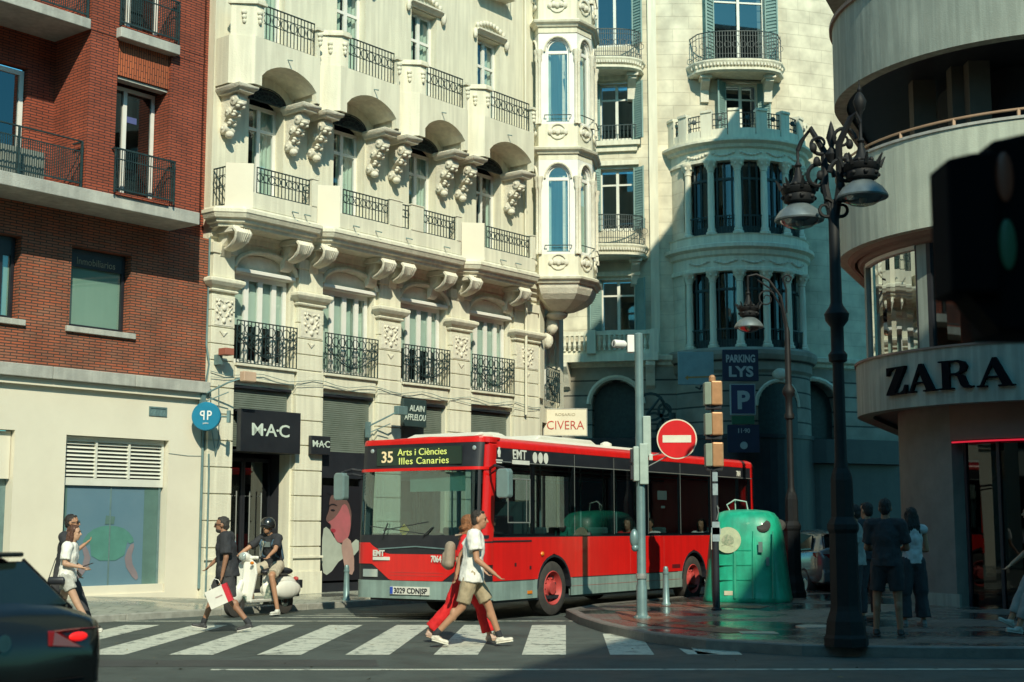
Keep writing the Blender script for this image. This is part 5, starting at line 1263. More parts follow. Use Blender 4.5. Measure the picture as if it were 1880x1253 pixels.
for (y,ya) in ((2.98,2.58),(-.48,-.02)):
    k = MB(); k.tube([(.05,ya,2.52),(-.15,(y+ya)/2,2.56),(-.20,y,2.50)], .025, 6); k.tube([(.05,ya,2.42),(-.12,(y+ya)/2,2.48),(-.20,y,2.46)], .018, 6)
    mo = bp(k,'mirror_arm', M_black)
    k = MB(); k.prism([(y-.12,2.06),(y-.09,2.02),(y+.09,2.02),(y+.12,2.06),(y+.12,2.44),(y+.09,2.50),(y-.09,2.50),(y-.12,2.44)], -.28, -.12, 'x'); k.build('mirror', mat('mirror_back',(.16,.24,.24),rough=.25,coat=.5), mo, bevel=.03)
# side markings
text('EMT', .225, (.74,-.014,2.71), M_lw, BUS, align='LEFT', bold=.004, sx=1.0, sp=1.05, name='side_lettering')
k = MB(); k.box(.74,1.28,-.012,-.006,2.62,2.69); bp(k,'side_emblem', M_lw)
k = MB()
for x in (1.46,1.64,1.82): k.lathe([(0,-.012),(.072,-.012),(.072,-.006),(0,-.006)], (x,0,2.755), 16, ax='y', M=Matrix.Diagonal((1,1,1.35)))
bp(k,'side_emblem', M_lw)
k = MB(); k.ell((.34,-.008,2.80),(.05,.006,.06),8,6); k.box(.31,.37,-.012,-.006,2.72,2.76); k.box(.24,.44,-.012,-.006,2.66,2.68); k.box(.26,.42,-.012,-.006,2.62,2.64); k.box(.32,.36,-.012,-.006,2.85,2.89); bp(k,'crest', M_lw)
text('7064', .17, (9.82,-.012,2.68), M_lw, BUS, align='LEFT', sx=.62, bold=.004, name='fleet_number')
k = MB(); k.box(.08,1.35,-.010,-.002,1.305,1.33); bp(k,'side_groove', M_black)
k = MB(); k.box(.10,1.45,-.006,.002,.652,.662); k.box(2.72,6.9,-.006,.002,.652,.662); bp(k,'rubber_strip', M_black)
for (x,z) in ((1.69,1.09),): k = MB(); k.ell((x,-.012,z),(.05,.025,.04),8,6); bp(k,'indicator', M_orange)
k = MB(); k.box(1.22,1.36,-.014,-.001,.42,.47); bp(k,'reflector', M_orange)
for (x,z) in ((.85,.92),(1.32,.86),(.16,.45)): k = MB(); k.box(x-.025,x+.025,-.006,.0,z-.03,z+.03); bp(k,'flap', M_black)
k = MB(); 
for q in range(4): k.box(6.65,7.0,-.006,.0,.73+.02*q,.74+.02*q)
bp(k,'vent', M_black)
k = MB()
for x in (3.3,4.9,6.3,8.6,9.5): k.box(x-.004,x+.004,-.002,.0,.67,1.37)
for z in (.35,): k.box(2.7,7.0,-.004,.0,.50,.504)
bp(k,'panel_seams', M_redd)
# wheels
def bwheel(x, y, sgn):
    k = MB(); c = (x,y,.485)
    k.lathe([(.30,-.14),(.40,-.15),(.465,-.12),(.485,-.06),(.485,.06),(.465,.12),(.40,.15),(.30,.14)], c, 32, ax='y', cap=False); o = bp(k,'wheel', M_rubber, smooth=40)
    for q in range(3): pass
    k = MB(); s = sgn
    k.lathe([(.31,-.135*s),(.29,-.15*s),(.26,-.10*s),(.24,-.06*s),(.20,-.05*s),(.12,-.09*s),(.11,-.14*s),(.0,-.15*s)], c, 28, ax='y', cap=False)
    for q in range(10):
        a = 2*PI*q/10; k.ell((x+.17*math.cos(a), y-.07*s, .485+.17*math.sin(a)), (.022,.03,.022), 6, 5)
    k.build('rim', M_redd, o, smooth=40)
    k = MB()
    for q in range(10):
        a = 2*PI*(q+.5)/10; k.ell((x+.215*math.cos(a), y-.062*s, .485+.215*math.sin(a)), (.03,.01,.03), 8, 5)
    k.build('rim_holes', M_black, o)
for x in AX: bwheel(x, .17, 1); bwheel(x, W_-.17, -1)
# interior
k = MB(); k.box(-.10,.45,.35,2.2,.4,1.36); k.box(-.16,.1,.25,2.3,1.2,1.40); bp(k,'dashboard', mat('dash_grey',(.10,.14,.14),rough=.7))
k = MB(); k.ring((.45,.62,1.50), .22, .018, 'x', 20); k.tube([(.3,.62,1.35),(.45,.62,1.5)],.02,6); bp(k,'steering_wheel', M_black)
k = MB(); k.box(-.14,-.13,.35,1.50,2.15,2.47); bp(k,'sun_blind', mat('blind_teal',(.16,.28,.25),rough=.8))
k = MB(); s_ = .11; k.prism([(1.58,1.50-s_),(1.58+s_,1.50),(1.58,1.50+s_),(1.58-s_,1.50)], -.20,-.19,'x'); bp(k,'diamond_sign', mat('yellow_sign',(.75,.42,.03)))
def seat(x, y, parent=BUS):
    k = MB(); k.box(x,x+.42,y,y+.42,.80,.90); k.box(x+.38,x+.46,y,y+.42,.85,1.55); k.box(x+.1,x+.3,y+.1,y+.3,.36,.8); return bp(k,'seat', M_seat, bevel=.03)
for x in (1.6,2.9,3.8,5.3,6.2,8.6,9.4):
    for y in (.12,1.95): seat(x,y)
k = MB(); k.box(.8,1.25,.3,.8,.7,.85); k.box(1.15,1.28,.3,.8,.8,1.75); bp(k,'driver_seat', M_black, bevel=.04)
k = MB()
for x in (1.5,2.75,4.2,5.6,7.0,8.4): k.tube([(x,.7,.36),(x,.7,2.85)], .018, 6); k.tube([(x,1.8,.36),(x,1.8,2.85)], .018, 6)
k.tube([(1.5,.7,2.6),(9.8,.7,2.6)], .016, 6); k.tube([(1.5,1.8,2.6),(9.8,1.8,2.6)], .016, 6); bp(k,'grab_pole', mat('pole_teal',(.25,.4,.38),rough=.4))
k = MB(); k.box(1.42,1.46,.12,1.0,.4,2.0); bp(k,'partition', M_seat); k = MB(); k.box(1.9,1.98,.75,.85,1.5,2.4); bp(k,'panel_red', M_redd)
# destination-free rear-left ticket papers: small notices on the glass
k = MB(); k.box(6.05,6.45,-.001,.002,2.10,2.28); k.box(6.2,6.36,-.001,.002,1.93,1.98); k.box(8.6,8.8,-.001,.002,1.9,1.96); bp(k,'notice', mat('faint_paper',(.25,.3,.3)))
# ================================================================ signs fixed to the buildings
def sign(name, label, cat, s, off, rz=RZ): return empty(name, label, cat, fw(s,off,0), rz)
M_sg = mat('sign_black', (.014,.017,.022), (.022,.025,.03), ns=2, rough=.35)
M_sl = mat('sign_lettering', (.62,.70,.62), rough=.5)
o = sign('shop_sign', 'wide black shop sign reading MAC over the shop entrance', 'shop sign', BAY[0]+.80, 0)
k = MB(); k.box(-.80,.84,-.30,-.17,3.08,3.95); k.box(-.80,.84,-.17,.3,3.9,3.95); k.box(-.80,.84,-.17,.3,3.08,3.12); k.build('box', M_sg, o, bevel=.01)
text('M·A·C', .36, (0,-.305,3.42), M_sl, o, sx=1.25, sp=.85, bold=.004)
o = sign('blade_sign', 'small black hanging sign reading MAC between shop entrance and poster window', 'hanging sign', 2.98, .2)
k = MB(); k.box(-.28,.28,-.05,.05,3.10,3.50); k.build('board', M_sg, o, bevel=.01); text('M·A·C', .20, (0,-.054,3.26), M_sl, o, sx=1.1, sp=.85, bold=.003)
k = MB(); k.box(-.03,.03,.0,.3,3.3,3.36); k.build('bracket', M_sg, o)
o = sign('blade_sign', 'dark hanging sign with ALAIN AFFLELOU in white above the bus roof', 'hanging sign', 5.95, .22)
k = MB(); k.box(-.40,.38,-.05,.05,3.86,4.50); k.build('board', mat('sign_teal',(.03,.055,.055),rough=.5), o, bevel=.01)
text('ALAIN', .20, (.30,-.055,4.22), M_sl, o, align='RIGHT', bold=.002, shear=.15, sx=.9); text('AFFLELOU', .20, (.34,-.055,4.01), M_sl, o, align='RIGHT', bold=.002, shear=.15, sx=.78)
# CIVERA light box
o = empty('shop_lightbox', 'cream lightbox sign with red CIVERA lettering past the cream building corner', 'shop sign', (1.42,38.0,3.98))
M_cream = mat('cream_sign', (.72,.66,.50), (.66,.6,.46), ns=3, rough=.5)
k = MB(); k.box(-.57,.57,-.09,.09,0,.70); k.build('box', M_cream, o, bevel=.012)
k = MB(); k.box(-.59,.59,-.10,.10,-.02,.0); k.box(-.59,.59,-.10,.10,.70,.72); k.box(-.59,-.57,-.1,.1,0,.7); k.box(.57,.59,-.1,.1,0,.7); k.build('rim', M_concrete, o)
M_rl = mat('sign_red',(.50,.07,.045),rough=.5)
text('CIVERA', .33, (0,-.096,.16), M_rl, o, sx=.92, bold=-.001); text('ROSARIO', .10, (0,-.096,.52), mat('sign_tan',(.45,.38,.25)), o, sx=1.3)
# round blue sign on the brick/cream boundary
o = sign('round_sign', 'round blue projecting sign with white letters at brick building edge', 'hanging sign', -.26, .38, 0)
k = MB(); k.lathe([(0,-.06),(.27,-.06),(.285,-.045),(.285,.045),(.27,.06),(0,.06)], (0,0,3.72), 36, ax='y'); k.build('disc', mat('sign_blue',(.012,.20,.34),rough=.35), o, smooth=40)
M_ww = mat('pure_white_letter',(.8,.8,.78),rough=.4)
text('P', .26, (.012,-.066,3.65), M_ww, o, align='LEFT', bold=.003, sx=.8); text('P', .26, (-.012,-.066,3.65), M_ww, o, align='LEFT', bold=.003, mirror=True, sx=.8)
text('palito', .05, (0,-.066,3.57), M_ww, o)
k = MB(); k.tube([(.28,.0,3.72),(.42,.06,3.72)], .02, 6); k.box(.40,.46,-.02,.1,3.6,3.84); k.build('bracket', M_galv, o)
# street floodlights and small boxes on the cream front
def flood(s, z, label, m, d=.95):
    o = sign('floodlight', label, 'floodlight', s, .12)
    k = MB(); k.tube([(0,0,z-.35),(.30,-.40,z-.1),(.52,-d+.1,z)], .018, 6); k.tube([(0,0,z-.5),(.4,-.3,z-.28)], .012, 5); k.box(-.05,.05,-.03,.05,z-.6,z-.25); k.build('arm', M_galv, o)
    k = MB(); k.box(.42,.74,-d-.02,-d+.12,z-.08,z+.12); k.build('lamp', m, o, bevel=.015)
flood(-.15, 4.52, 'pinkish floodlight on a thin arm left of the black entrance sign', mat('pink_housing',(.60,.42,.30),rough=.5), .72)
flood(4.55, 4.15, 'grey floodlight on a thin arm behind the front of the bus roof', M_galv, .5)
o = sign('wall_camera', 'small reddish box on a wall bracket above the round blue sign', 'wall lamp', .10, .15)
k = MB(); k.box(-.02,.2,-.35,-.12,4.98,5.12); k.build('housing', mat('reddish_box',(.35,.12,.08),rough=.6), o, bevel=.01); k = MB(); k.box(.0,.08,-.14,.03,4.80,5.0); k.build('bracket', M_galv, o)
# parking signs in front of the round building
M_navy = mat('sign_navy',(.010,.018,.055),rough=.5); M_pg = mat('sign_pale_grey',(.36,.44,.46),rough=.6)
o = empty('parking_sign', 'navy sign reading PARKING LYS above the white-framed P', 'sign', (7.3,45.2,6.2))
k = MB(); k.box(-.57,.57,-.08,.08,-.02,.98); k.build('board', M_navy, o, bevel=.01)
text('PARKING', .33, (0,-.085,.58), M_pg, o, sx=.68, bold=.012); text('LYS', .46, (0,-.085,.12), M_pg, o, sx=1.12, bold=.016)
o = empty('parking_sign', 'blue square P sign with white border below the PARKING LYS board', 'sign', (7.35,45.2,5.1))
k = MB(); k.box(-.40,.40,-.08,.08,.0,.98); k.build('board', M_pg, o); k = MB(); k.box(-.37,.37,-.09,-.081,.03,.95); k.build('field', mat('sign_blue_dark',(.02,.03,.10),rough=.5), o)
text('P', .78, (0,-.095,.20), M_pg, o, sx=1.0, bold=.03)
k = MB(); k.box(-.35,.35,-.08,.08,-.30,-.04); k.build('green_panel', mat('sign_green',(.01,.10,.05)), o)
text('11·90', .2, (0,-.085,-.58), M_pg, o, sx=.9, bold=.004); k = MB(); k.lathe([(0,-.09),(.12,-.09),(.12,-.08),(0,-.08)],(0,0,-.98),16,ax='y'); k.build('roundel', M_pg, o)
k = MB(); k.box(-.5,.5,-.06,.06,-1.2,-.32); k.build('lower_panel', M_navy, o)
o = empty('blank_sign', 'pale blue-grey board with a small orange arrow left of PARKING LYS', 'sign', (5.9,45.4,6.1))
k = MB(); k.box(-.57,.57,-.06,.06,-.02,1.04); k.build('board', mat('board_bluegrey',(.22,.36,.40),rough=.6), o, bevel=.01)
k = MB(); k.prism([(-.36,.20),(-.26,.28),(-.26,.235),(.5,.255),(.5,.215),(-.26,.19),(-.26,.12)], -.07,-.062,'y'); k.build('arrow', mat('arrow_orange',(.45,.25,.06)), o)
k = MB(); k.tube([(-.0,.0,-.1),(.2,.6,-.1),(.4,1.0,.2)],.03,6); k.build('bracket', M_iron, o)
o = empty('wrought_bracket', 'dark wrought-iron scroll lantern on wall behind the tall grey pole', 'wall lantern', (4.6,47.3,4.4))
k = MB()
for (cx,cz,r) in ((0,1.1,.45),(.1,.6,.3),(.55,.35,.35),(.45,1.0,.2)): k.ring((cx,-.3,cz), r, .06, 'y', 16)
k.tube([(-.2,0,0),(-.1,-.3,.9),(.3,-.35,1.4),(.7,-.35,.8)], .06, 6); k.tube([(.7,-.35,.9),(.7,-.35,.0)], .12, 8); k.build('scrolls', M_iron, o)

# ================================================================ street furniture
POLE = Vector((2.05,22.8,.125))
o = empty('signal_pole', 'tall grey-green metal pole with a no entry disc and signal boxes', 'pole', POLE)
k = MB(); k.lathe([(.14,0),(.14,.02),(.095,.05),(.085,.10),(.085,.5),(.072,.55),(.072,2.9),(.068,2.95),(.068,4.52),(.05,4.54),(0,4.55)], (0,0,0), 20); k.build('post', M_galv, o, smooth=30)
k = MB()
for q in range(4): a = PI/4+PI/2*q; k.lathe([(.018,.02),(.018,.05)],(.12*math.cos(a),.12*math.sin(a),0),6)
k.build('bolts', M_metal, o)
M_sig = mat('signal_grey_green', (.38,.47,.42), (.30,.38,.34), ns=6, rough=.5)
k = MB(); k.box(.04,.17,-.10,.08,2.55,3.19); k.build('signal_housing', M_sig, o, bevel=.015)
k = MB(); k.box(-.12,-.03,-.16,.06,2.15,2.70); k.box(-.02,.12,-.12,-.06,2.1,2.75); s1 = k.build('signal_housing', M_sig, o, bevel=.015)
k = MB(); k.box(-.16,-.12,-.12,.04,2.45,2.66); k.box(-.16,-.12,-.12,.04,2.18,2.40); k.build('visor', M_black, s1)
k = MB(); k.box(.13,.19,-.13,-.02,2.48,2.58); k.build('junction_box', mat('pale_box',(.6,.62,.55),rough=.5), o, bevel=.008)
k = MB(); k.ell((-.11,-.02,1.25),(.075,.07,.15),10,8); k.ell((-.10,-.03,1.10),(.06,.06,.06),8,6); k.build('push_button', M_galv, o, smooth=60)
k = MB(); k.box(-.05,.05,-.085,-.07,1.5,1.9) if False else k.lathe([(.089,.62),(.091,.66),(.089,.70)],(0,0,0),20); k.build('band', M_metal, o)
k = MB(); k.tube([(.05,-.05,2.52),(.56,-.14,2.66)], .010, 5); k.tube([(.05,-.05,2.35),(.56,-.14,2.62)], .010, 5); k.tube([(.56,-.14,2.55),(.56,-.14,2.7)], .010, 5); k.build('sign_arm', M_metal, o)
o = empty('no_entry_sign', 'round red no entry sign with white bar beside the tall grey pole', 'road sign', POLE+Vector((.57,-.18,2.815)), math.radians(-4))
k = MB(); k.lathe([(0,-.014),(.318,-.014),(.318,.014),(0,.014)], (0,0,0), 48, ax='y'); k.build('rim', mat('sign_cream_rim',(.72,.66,.52),rough=.4), o)
k = MB(); k.lathe([(0,-.019),(.298,-.019),(.298,-.0145),(0,-.0145)], (0,0,0), 48, ax='y'); k.build('disc', mat('sign_signal_red',(.66,.012,.015),rough=.35), o)
k = MB(); k.box(-.225,.225,-.023,-.0195,-.055,.06); k.build('bar', mat('sign_bar_white',(.75,.72,.6),rough=.4), o)
o = empty('surveillance_camera', 'white surveillance camera on the top of the tall grey pole', 'camera', POLE+Vector((-.08,-.03,4.3)))
k = MB(); k.box(-.11,.0,-.06,.06,-.08,.20); k.build('mount', M_white, o, bevel=.01)
k = MB(); k.lathe([(0,-.2),(.055,-.2),(.065,-.18),(.065,.0),(.04,.04),(0,.04)], (-.17,-.02,.05), 14, ax='y', M=Matrix.Rotation(-1.0,3,'Z')); k.tube([(-.11,0,.05),(-.18,0,.05)],.025,6); k.build('camera_body', M_white, o, smooth=40)
k = MB(); k.ell((-.335,-.13,.05),(.012,.045,.045),10,8); k.build('lens', M_black, o)

PS = Vector((3.54,25.0,.125))
o = empty('black_post', 'slim black post carrying stickers and three copper signal boxes', 'pole', PS)
k = MB(); k.lathe([(.09,0),(.09,.03),(.062,.05),(.062,2.5),(0,2.51)], (0,0,0), 16); k.build('post', M_black, o, smooth=30)
M_stk = mat('sticker_grey',(.28,.36,.38),(.2,.26,.28),ns=12,rough=.5)
for (z0,z1,w0) in ((2.22,2.38,.05),(1.98,2.18,.05),(1.18,1.52,.07),(1.30,1.42,.085)):
    k = MB(); k.box(-w0+.01,w0,-.068,-.064,z0,z1); k.build('sticker', M_stk, o)
M_cop = mat('copper_housing', (.62,.33,.17), (.50,.26,.13), ns=8, rough=.35, metal=.5)  # copper is the housing's own tone, mottled at random
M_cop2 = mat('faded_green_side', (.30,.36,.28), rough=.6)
for i, (z0, z1) in enumerate(((3.55,3.98),(3.02,3.43),(2.47,2.90))):
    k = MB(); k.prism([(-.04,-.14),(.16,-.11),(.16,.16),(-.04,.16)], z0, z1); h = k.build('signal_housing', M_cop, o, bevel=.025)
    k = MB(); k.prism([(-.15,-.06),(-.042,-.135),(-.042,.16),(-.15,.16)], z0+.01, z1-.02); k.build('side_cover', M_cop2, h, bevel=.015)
    k = MB(); k.prism([(-.13,-.04),(.14,-.09),(.15,.14),(-.12,.14)], z0-.06, z0-.001); k.build('bracket', M_black, h)
k = MB(); k.lathe([(.06,3.98),(.06,4.05),(.04,4.09),(0,4.10)], (0,.02,0), 12); k.build('cap', M_cop, o)
k = MB(); k.tube([(0,.06,2.4),(0,.06,3.98)], .03, 6); k.build('carrier', M_black, o)
k = MB(); k.tube([(.02,-.08,1.55),(.05,-.1,1.68),(.03,-.1,1.8),(.06,-.09,1.75)], .01, 5); k.build('cable_tie', M_metal, o)

def bollard(loc, label):
    o = empty('bollard', label, 'bollard', loc, 0, 'grey bollards')
    k = MB(); k.lathe([(.085,0),(.085,.03),(.065,.06),(.05,.56),(.058,.57),(.058,.60),(.048,.61),(.05,.66),(.035,.70),(0,.71)], (0,0,0), 16); k.build('post', M_galv, o, smooth=35); return o
bollard((2.85,26.7,.125), 'grey metal bollard on the island between tall pole and black post'); bollard((-3.3,28.75,.10), 'grey metal bollard at the kerb left of the bus front')

# glass recycling container
M_rec = mat('container_green', (.012,.40,.24), (.008,.29,.175), ns=3.5, rough=.42, coat=.2, bump=.12, bs=9, streak=.22)
o = empty('glass_container', 'big green plastic bottle bank with a round sticker beside the black post', 'recycling bin', (4.62,28.25,.125), math.radians(-14))
k = MB(); prev = None; n = 40
rows_ = [(.84,.0),(.86,.03),(.84,.10),(.80,.4),(.76,.8),(.72,1.15),(.67,1.45),(.62,1.60),(.54,1.70),(.42,1.745),(.2,1.77),(0.02,1.775)]
pts = []
for (r, z) in rows_:
    ring_ = []
    for q in range(n):
        a = 2*PI*q/n; e_ = 3.6; rr = r/(abs(math.cos(a))**e_+abs(math.sin(a))**e_)**(1/e_)
        ring_.append((rr*math.cos(a), rr*math.sin(a), z))
    pts.append(ring_)
for i in range(len(pts)-1):
    for q in range(n): k.poly([pts[i][q],pts[i][(q+1)%n],pts[i+1][(q+1)%n],pts[i+1][q]])
k.poly(pts[-1]); body = k.build('body', M_rec, o)
bm = bmesh.new(); bm.from_mesh(body.data); bmesh.ops.remove_doubles(bm, verts=bm.verts, dist=.001); bmesh.ops.recalc_face_normals(bm, faces=bm.faces); bm.to_mesh(body.data); bm.free()
for p in body.data.polygons: p.use_smooth = True
def face_y(x, z):     # depth of the front face at height z
    for (r0,z0),(r1,z1) in zip(rows_, rows_[1:]):
        if z0 <= z <= z1 and z1 > z0: return -(r0+(r1-r0)*(z-z0)/(z1-z0))
    return -.7
for x in (-.55,-.18,.18,.55):
    k = MB(); k.tube([(x,face_y(x,z)-.004,z) for z in (.08,.4,.8,1.1,1.35)], [.03,.03,.028,.025,.015], 6); k.build('rib', M_rec, o, smooth=60)
for z in (.42,.70,.98):
    for (xa,xb) in ((-.50,-.22),(-.14,.14)): k = MB(); k.box(xa,xb,face_y(0,z)-.012,face_y(0,z)+.02,z,z+.02); k.build('rib', M_rec, o)
k = MB(); k.lathe([(0,-.01),(.25,-.01),(.25,.01),(0,.01)], (-.30,-.735,1.18), 28, ax='y', M=Matrix.Rotation(-.12,3,'X')); st = k.build('round_sticker', mat('sticker_cream',(.46,.50,.32),(.34,.40,.26),ns=9,rough=.6), o)
k = MB(); k.ell((-.30,-.752,1.16),(.12,.006,.13),10,8); k.tube([(-.44,-.75,1.06),(-.34,-.755,1.10),(-.2,-.755,1.06)],.012,4); k.build('drawing', mat('sticker_print',(.16,.24,.15),(.40,.40,.28),ns=22,rough=.6), st)
k = MB(); k.box(-.62,-.52,-.745,-.72,1.0,1.32); k.build('notice', mat('paper_white',(.6,.62,.55)), o)
k = MB(); k.box(-.38,-.22,-.835,-.82,.14,.22); k.build('label', mat('paper_cream',(.6,.55,.4)), o)
for (x,y,z,rx) in ((.36,-.60,1.45,.55),(.6,.2,1.45,.3)):
    k = MB(); k.lathe([(.0,.0),(.10,0),(.135,.01),(.15,-.02),(.12,-.05),(.10,-.05)], (x,y,z), 20, ax='y', M=Matrix.Rotation(-.6,3,'X')); k.build('bottle_slot', M_rubber, o)
k = MB(); k.box(.72,.74,-.35,-.25,.7,.95); k.box(.28,.36,-.80,-.785,.95,1.15); k.box(.42,.48,-.805,-.79,.70,.86); k.build('label', mat('label_grey',(.12,.2,.18)), o)
k = MB(); k.tube([(-.30,-.2,1.74),(-.36,-.2,1.86),(-.2,-.2,1.96),(.02,-.2,1.92),(.05,-.2,1.75)], .014, 5); k.tube([(-.2,-.1,1.72),(-.2,-.15,1.95)], .012, 5); k.build('lifting_hook', mat('hook_steel',(.4,.55,.48),rough=.4), o)

# ---------------------------------------------------------------- crown-topped street lanterns
M_lp = mat('lamp_black_iron', (.007,.008,.010), (.012,.013,.014), ns=6, rough=.6, spec=.25)
M_shade = mat('lamp_shade_steel', (.17,.21,.22), (.11,.14,.15), ns=5, rough=.4, metal=.3)
M_bowl = glassmat('lamp_bowl_glass', (.65,.62,.55), .15, .1)
def lantern(root, c, r=.31):
    """crown, bell shade and glass bowl; c = centre of the shade's rim"""
    x, y, z = c
    k = MB(); k.lathe([(r,0),(r*1.02,.02),(r*.96,.06),(r*.80,.13),(r*.55,.19),(r*.42,.215),(r*.40,.24)], (x,y,z), 28); sh = k.build('lamp_shade', M_shade, root, smooth=40)
    k = MB(); k.lathe([(r*.82,.005),(r*.74,-.03),(r*.5,-.075),(r*.2,-.10),(.0,-.105)], (x,y,z), 24); k.build('glass_bowl', M_bowl, sh, smooth=60)
    k = MB(); k.ell((x,y,z-.02),(.05,.05,.05),8,6); k.build('bulb', M_lw, sh)
    k = MB(); k.lathe([(r*.40,.22),(r*.62,.25),(r*.66,.30),(r*.62,.34),(r*.70,.36),(r*.74,.42),(r*.72,.43),(r*.3,.43)], (x,y,z), 24)
    for q in range(8):
        a = 2*PI*q/8; cx, cy = x+r*.72*math.cos(a), y+r*.72*math.sin(a)
        k.tube([(cx,cy,z+.40),(x+r*.84*math.cos(a),y+r*.84*math.sin(a),z+.48),(x+r*.95*math.cos(a),y+r*.95*math.sin(a),z+.53)], [.028,.02,.008], 5)
        k.ell((x+r*.66*math.cos(a+.39),y+r*.66*math.sin(a+.39),z+.45),(.03,.03,.035),6,5); k.ell((x+r*.64*math.cos(a),y+r*.64*math.sin(a),z+.30),(.035,.035,.03),6,5)
    k.lathe([(r*.3,.43),(r*.38,.48),(r*.22,.56),(.05,.62),(.03,.70),(.05,.73),(.02,.78),(.02,.95)], (x,y,z), 14)
    k.build('crown', M_lp, sh, smooth=40); return sh
def street_lamp(name_label, loc, base_r, top, build_arms, colr=.07):
    o = empty('street_lamp', name_label, 'street lamp', loc)
    k = MB(); b_ = base_r
    k.lathe([(b_*1.0,0),(b_*1.0,.10),(b_*.92,.14),(b_*.86,.30),(b_*.70,.42),(b_*.66,.48),(b_*.64,1.35),(b_*.72,1.40),(b_*.72,1.46),(b_*.52,1.55),(b_*.50,2.0),(b_*.44,2.08),(b_*.34,2.15)], (0,0,0), 8); k.build('base', M_lp, o)
    k = MB(); k.lathe([(b_*.34,2.15),(colr,2.25),(colr*.95,top-1.95),(colr*1.5,top-1.93),(colr*1.6,top-1.85),(colr*1.1,top-1.80),(colr*1.1,top-1.5),(colr*1.9,top-1.42),(colr*2.1,top-1.34),(colr*1.2,top-1.24),(colr,top-1.2),(colr*.9,top-.1),(colr*.5,top),(0,top+.05)], (0,0,0), 14); k.build('shaft', M_lp, o, smooth=40)
    build_arms(o); return o
def scroll(k, c, r, a0, turns, dir=1, t=.03, plane='y', shrink=.75):
    pts = []; n = int(18*turns)
    for q in range(n+1):
        u = q/n; a = a0+dir*2*PI*turns*u; rr = r*(1-shrink*u); pts.append((c[0]+rr*math.cos(a), c[1], c[2]+rr*math.sin(a)))
    k.tube(pts, [t*(1-.5*q/n) for q in range(n+1)], 6)
def arms1(o):
    k = MB()
    for sg, xe, ye, ze in ((1,.31,-.25,6.45),(-1,-.36,.35,6.25)):
        k.tube([(0,0,5.15),(sg*.08,ye*.2,5.7),(sg*.06,ye*.5,6.2),(sg*.20,ye*.8,6.52),(xe-sg*.05,ye,ze+.12),(xe,ye,ze)], [.05,.05,.045,.04,.03,.03], 7)
        scroll(k, (sg*.14,ye*.4,5.85), .20, PI if sg > 0 else 0, 1.3, -sg, .035); scroll(k, (sg*.12,ye*.4,6.28), .16, 0, 1.2, sg, .03); scroll(k, (sg*.10,0,5.40), .14, PI/2, 1.2, sg, .03)
        for q in range(5): k.ell((sg*(.05+.04*q),ye*.3,5.5+.18*q),(.05,.04,.07),7,5)
    k.lathe([(.05,6.0),(.09,6.1),(.03,6.2),(.07,6.32),(.02,6.5),(0,6.55)],(0,0,0),10)
    k.build('scroll_arm', M_lp, o, smooth=50)
    sh = lantern(o, (.31,-.25,5.48)); k = MB(); k.lathe([(.02,6.40),(.02,6.55),(.06,6.62),(.085,6.72),(.05,6.80),(.02,6.84),(.03,6.87),(.008,6.92),(.004,7.0)], (.31,-.25,0), 12); k.build('finial', M_lp, sh, smooth=40)
    lantern(o, (-.36,.35,5.32))
street_lamp('black iron street lamp with two crowned lanterns in the right foreground', (4.05,17.55,.125), .27, 5.4, arms1, .075)
def arms2(o):
    k = MB(); k.tube([(0,0,5.0),(-.02,0,5.7),(-.12,0,6.25),(-.36,0,6.6),(-.62,0,6.72),(-.80,0,6.68)], [.04,.035,.03,.028,.025,.02], 7)
    k.tube([(0,0,5.3),(-.10,0,6.0),(-.34,0,6.42),(-.60,0,6.6)], .018, 6); scroll(k, (-.42,0,6.20), .19, .6, 1.4, 1, .022); scroll(k, (.04,0,6.62), .10, PI, 1.2, -1, .02); k.tube([(0,0,5.9),(.0,0,6.4),(-.06,0,6.62)],.02,6)
    k.tube([(-.80,0,6.70),(-.80,0,6.30)], .022, 6); k.build('curved_arm', M_lp, o, smooth=50)
    lantern(o, (-.80,0,5.58), .30)
street_lamp('slender street lamp with one crowned lantern hanging from a curved arm farther back', (5.78,29.6,.125), .26, 5.6, arms2, .065)
M_matt = mat('matt_black_plastic', (.004,.0045,.006), rough=.9, spec=.1)
# near traffic signal seen out of focus at the right edge
o = empty('near_traffic_signal', 'dark close traffic signal at the upper right edge', 'traffic light', (1.665,4.5,-.02))
k = MB(); k.prism([(-.285,2.30),(-.285,2.73),(-.20,2.75),(-.13,2.755),(-.13,2.30)], -.10,.10,'y'); k.build('visor_block', M_matt, o, bevel=.01)
k = MB(); k.prism([(-.13,2.19),(-.24,2.32),(-.13,2.32)], -.06,.10,'y'); k.build('lower_bracket', M_matt, o)
k = MB(); k.prism([(-.13,2.18),(-.13,2.80),(-.0,2.83),(.16,2.90),(.16,2.18)], -.06,.22,'y'); h = k.build('housing', M_matt, o, bevel=.015)
for (z, c) in ((2.68,(.05,.028,.018)),(2.46,(.008,.06,.04))):
    k = MB(); k.ell((-.092,-.065,z),(.028,.012,.082),14,10); k.build('lens', emitmat('lens_%d'%int(z*100), c, .12), h, smooth=60)
k = MB(); k.tube([(.20,.1,-.0),(.20,.1,2.6),(.1,.1,2.8)], .05, 10) if False else k.box(.16,.22,.02,.14,0,3.4); k.build('mast', M_black, o)
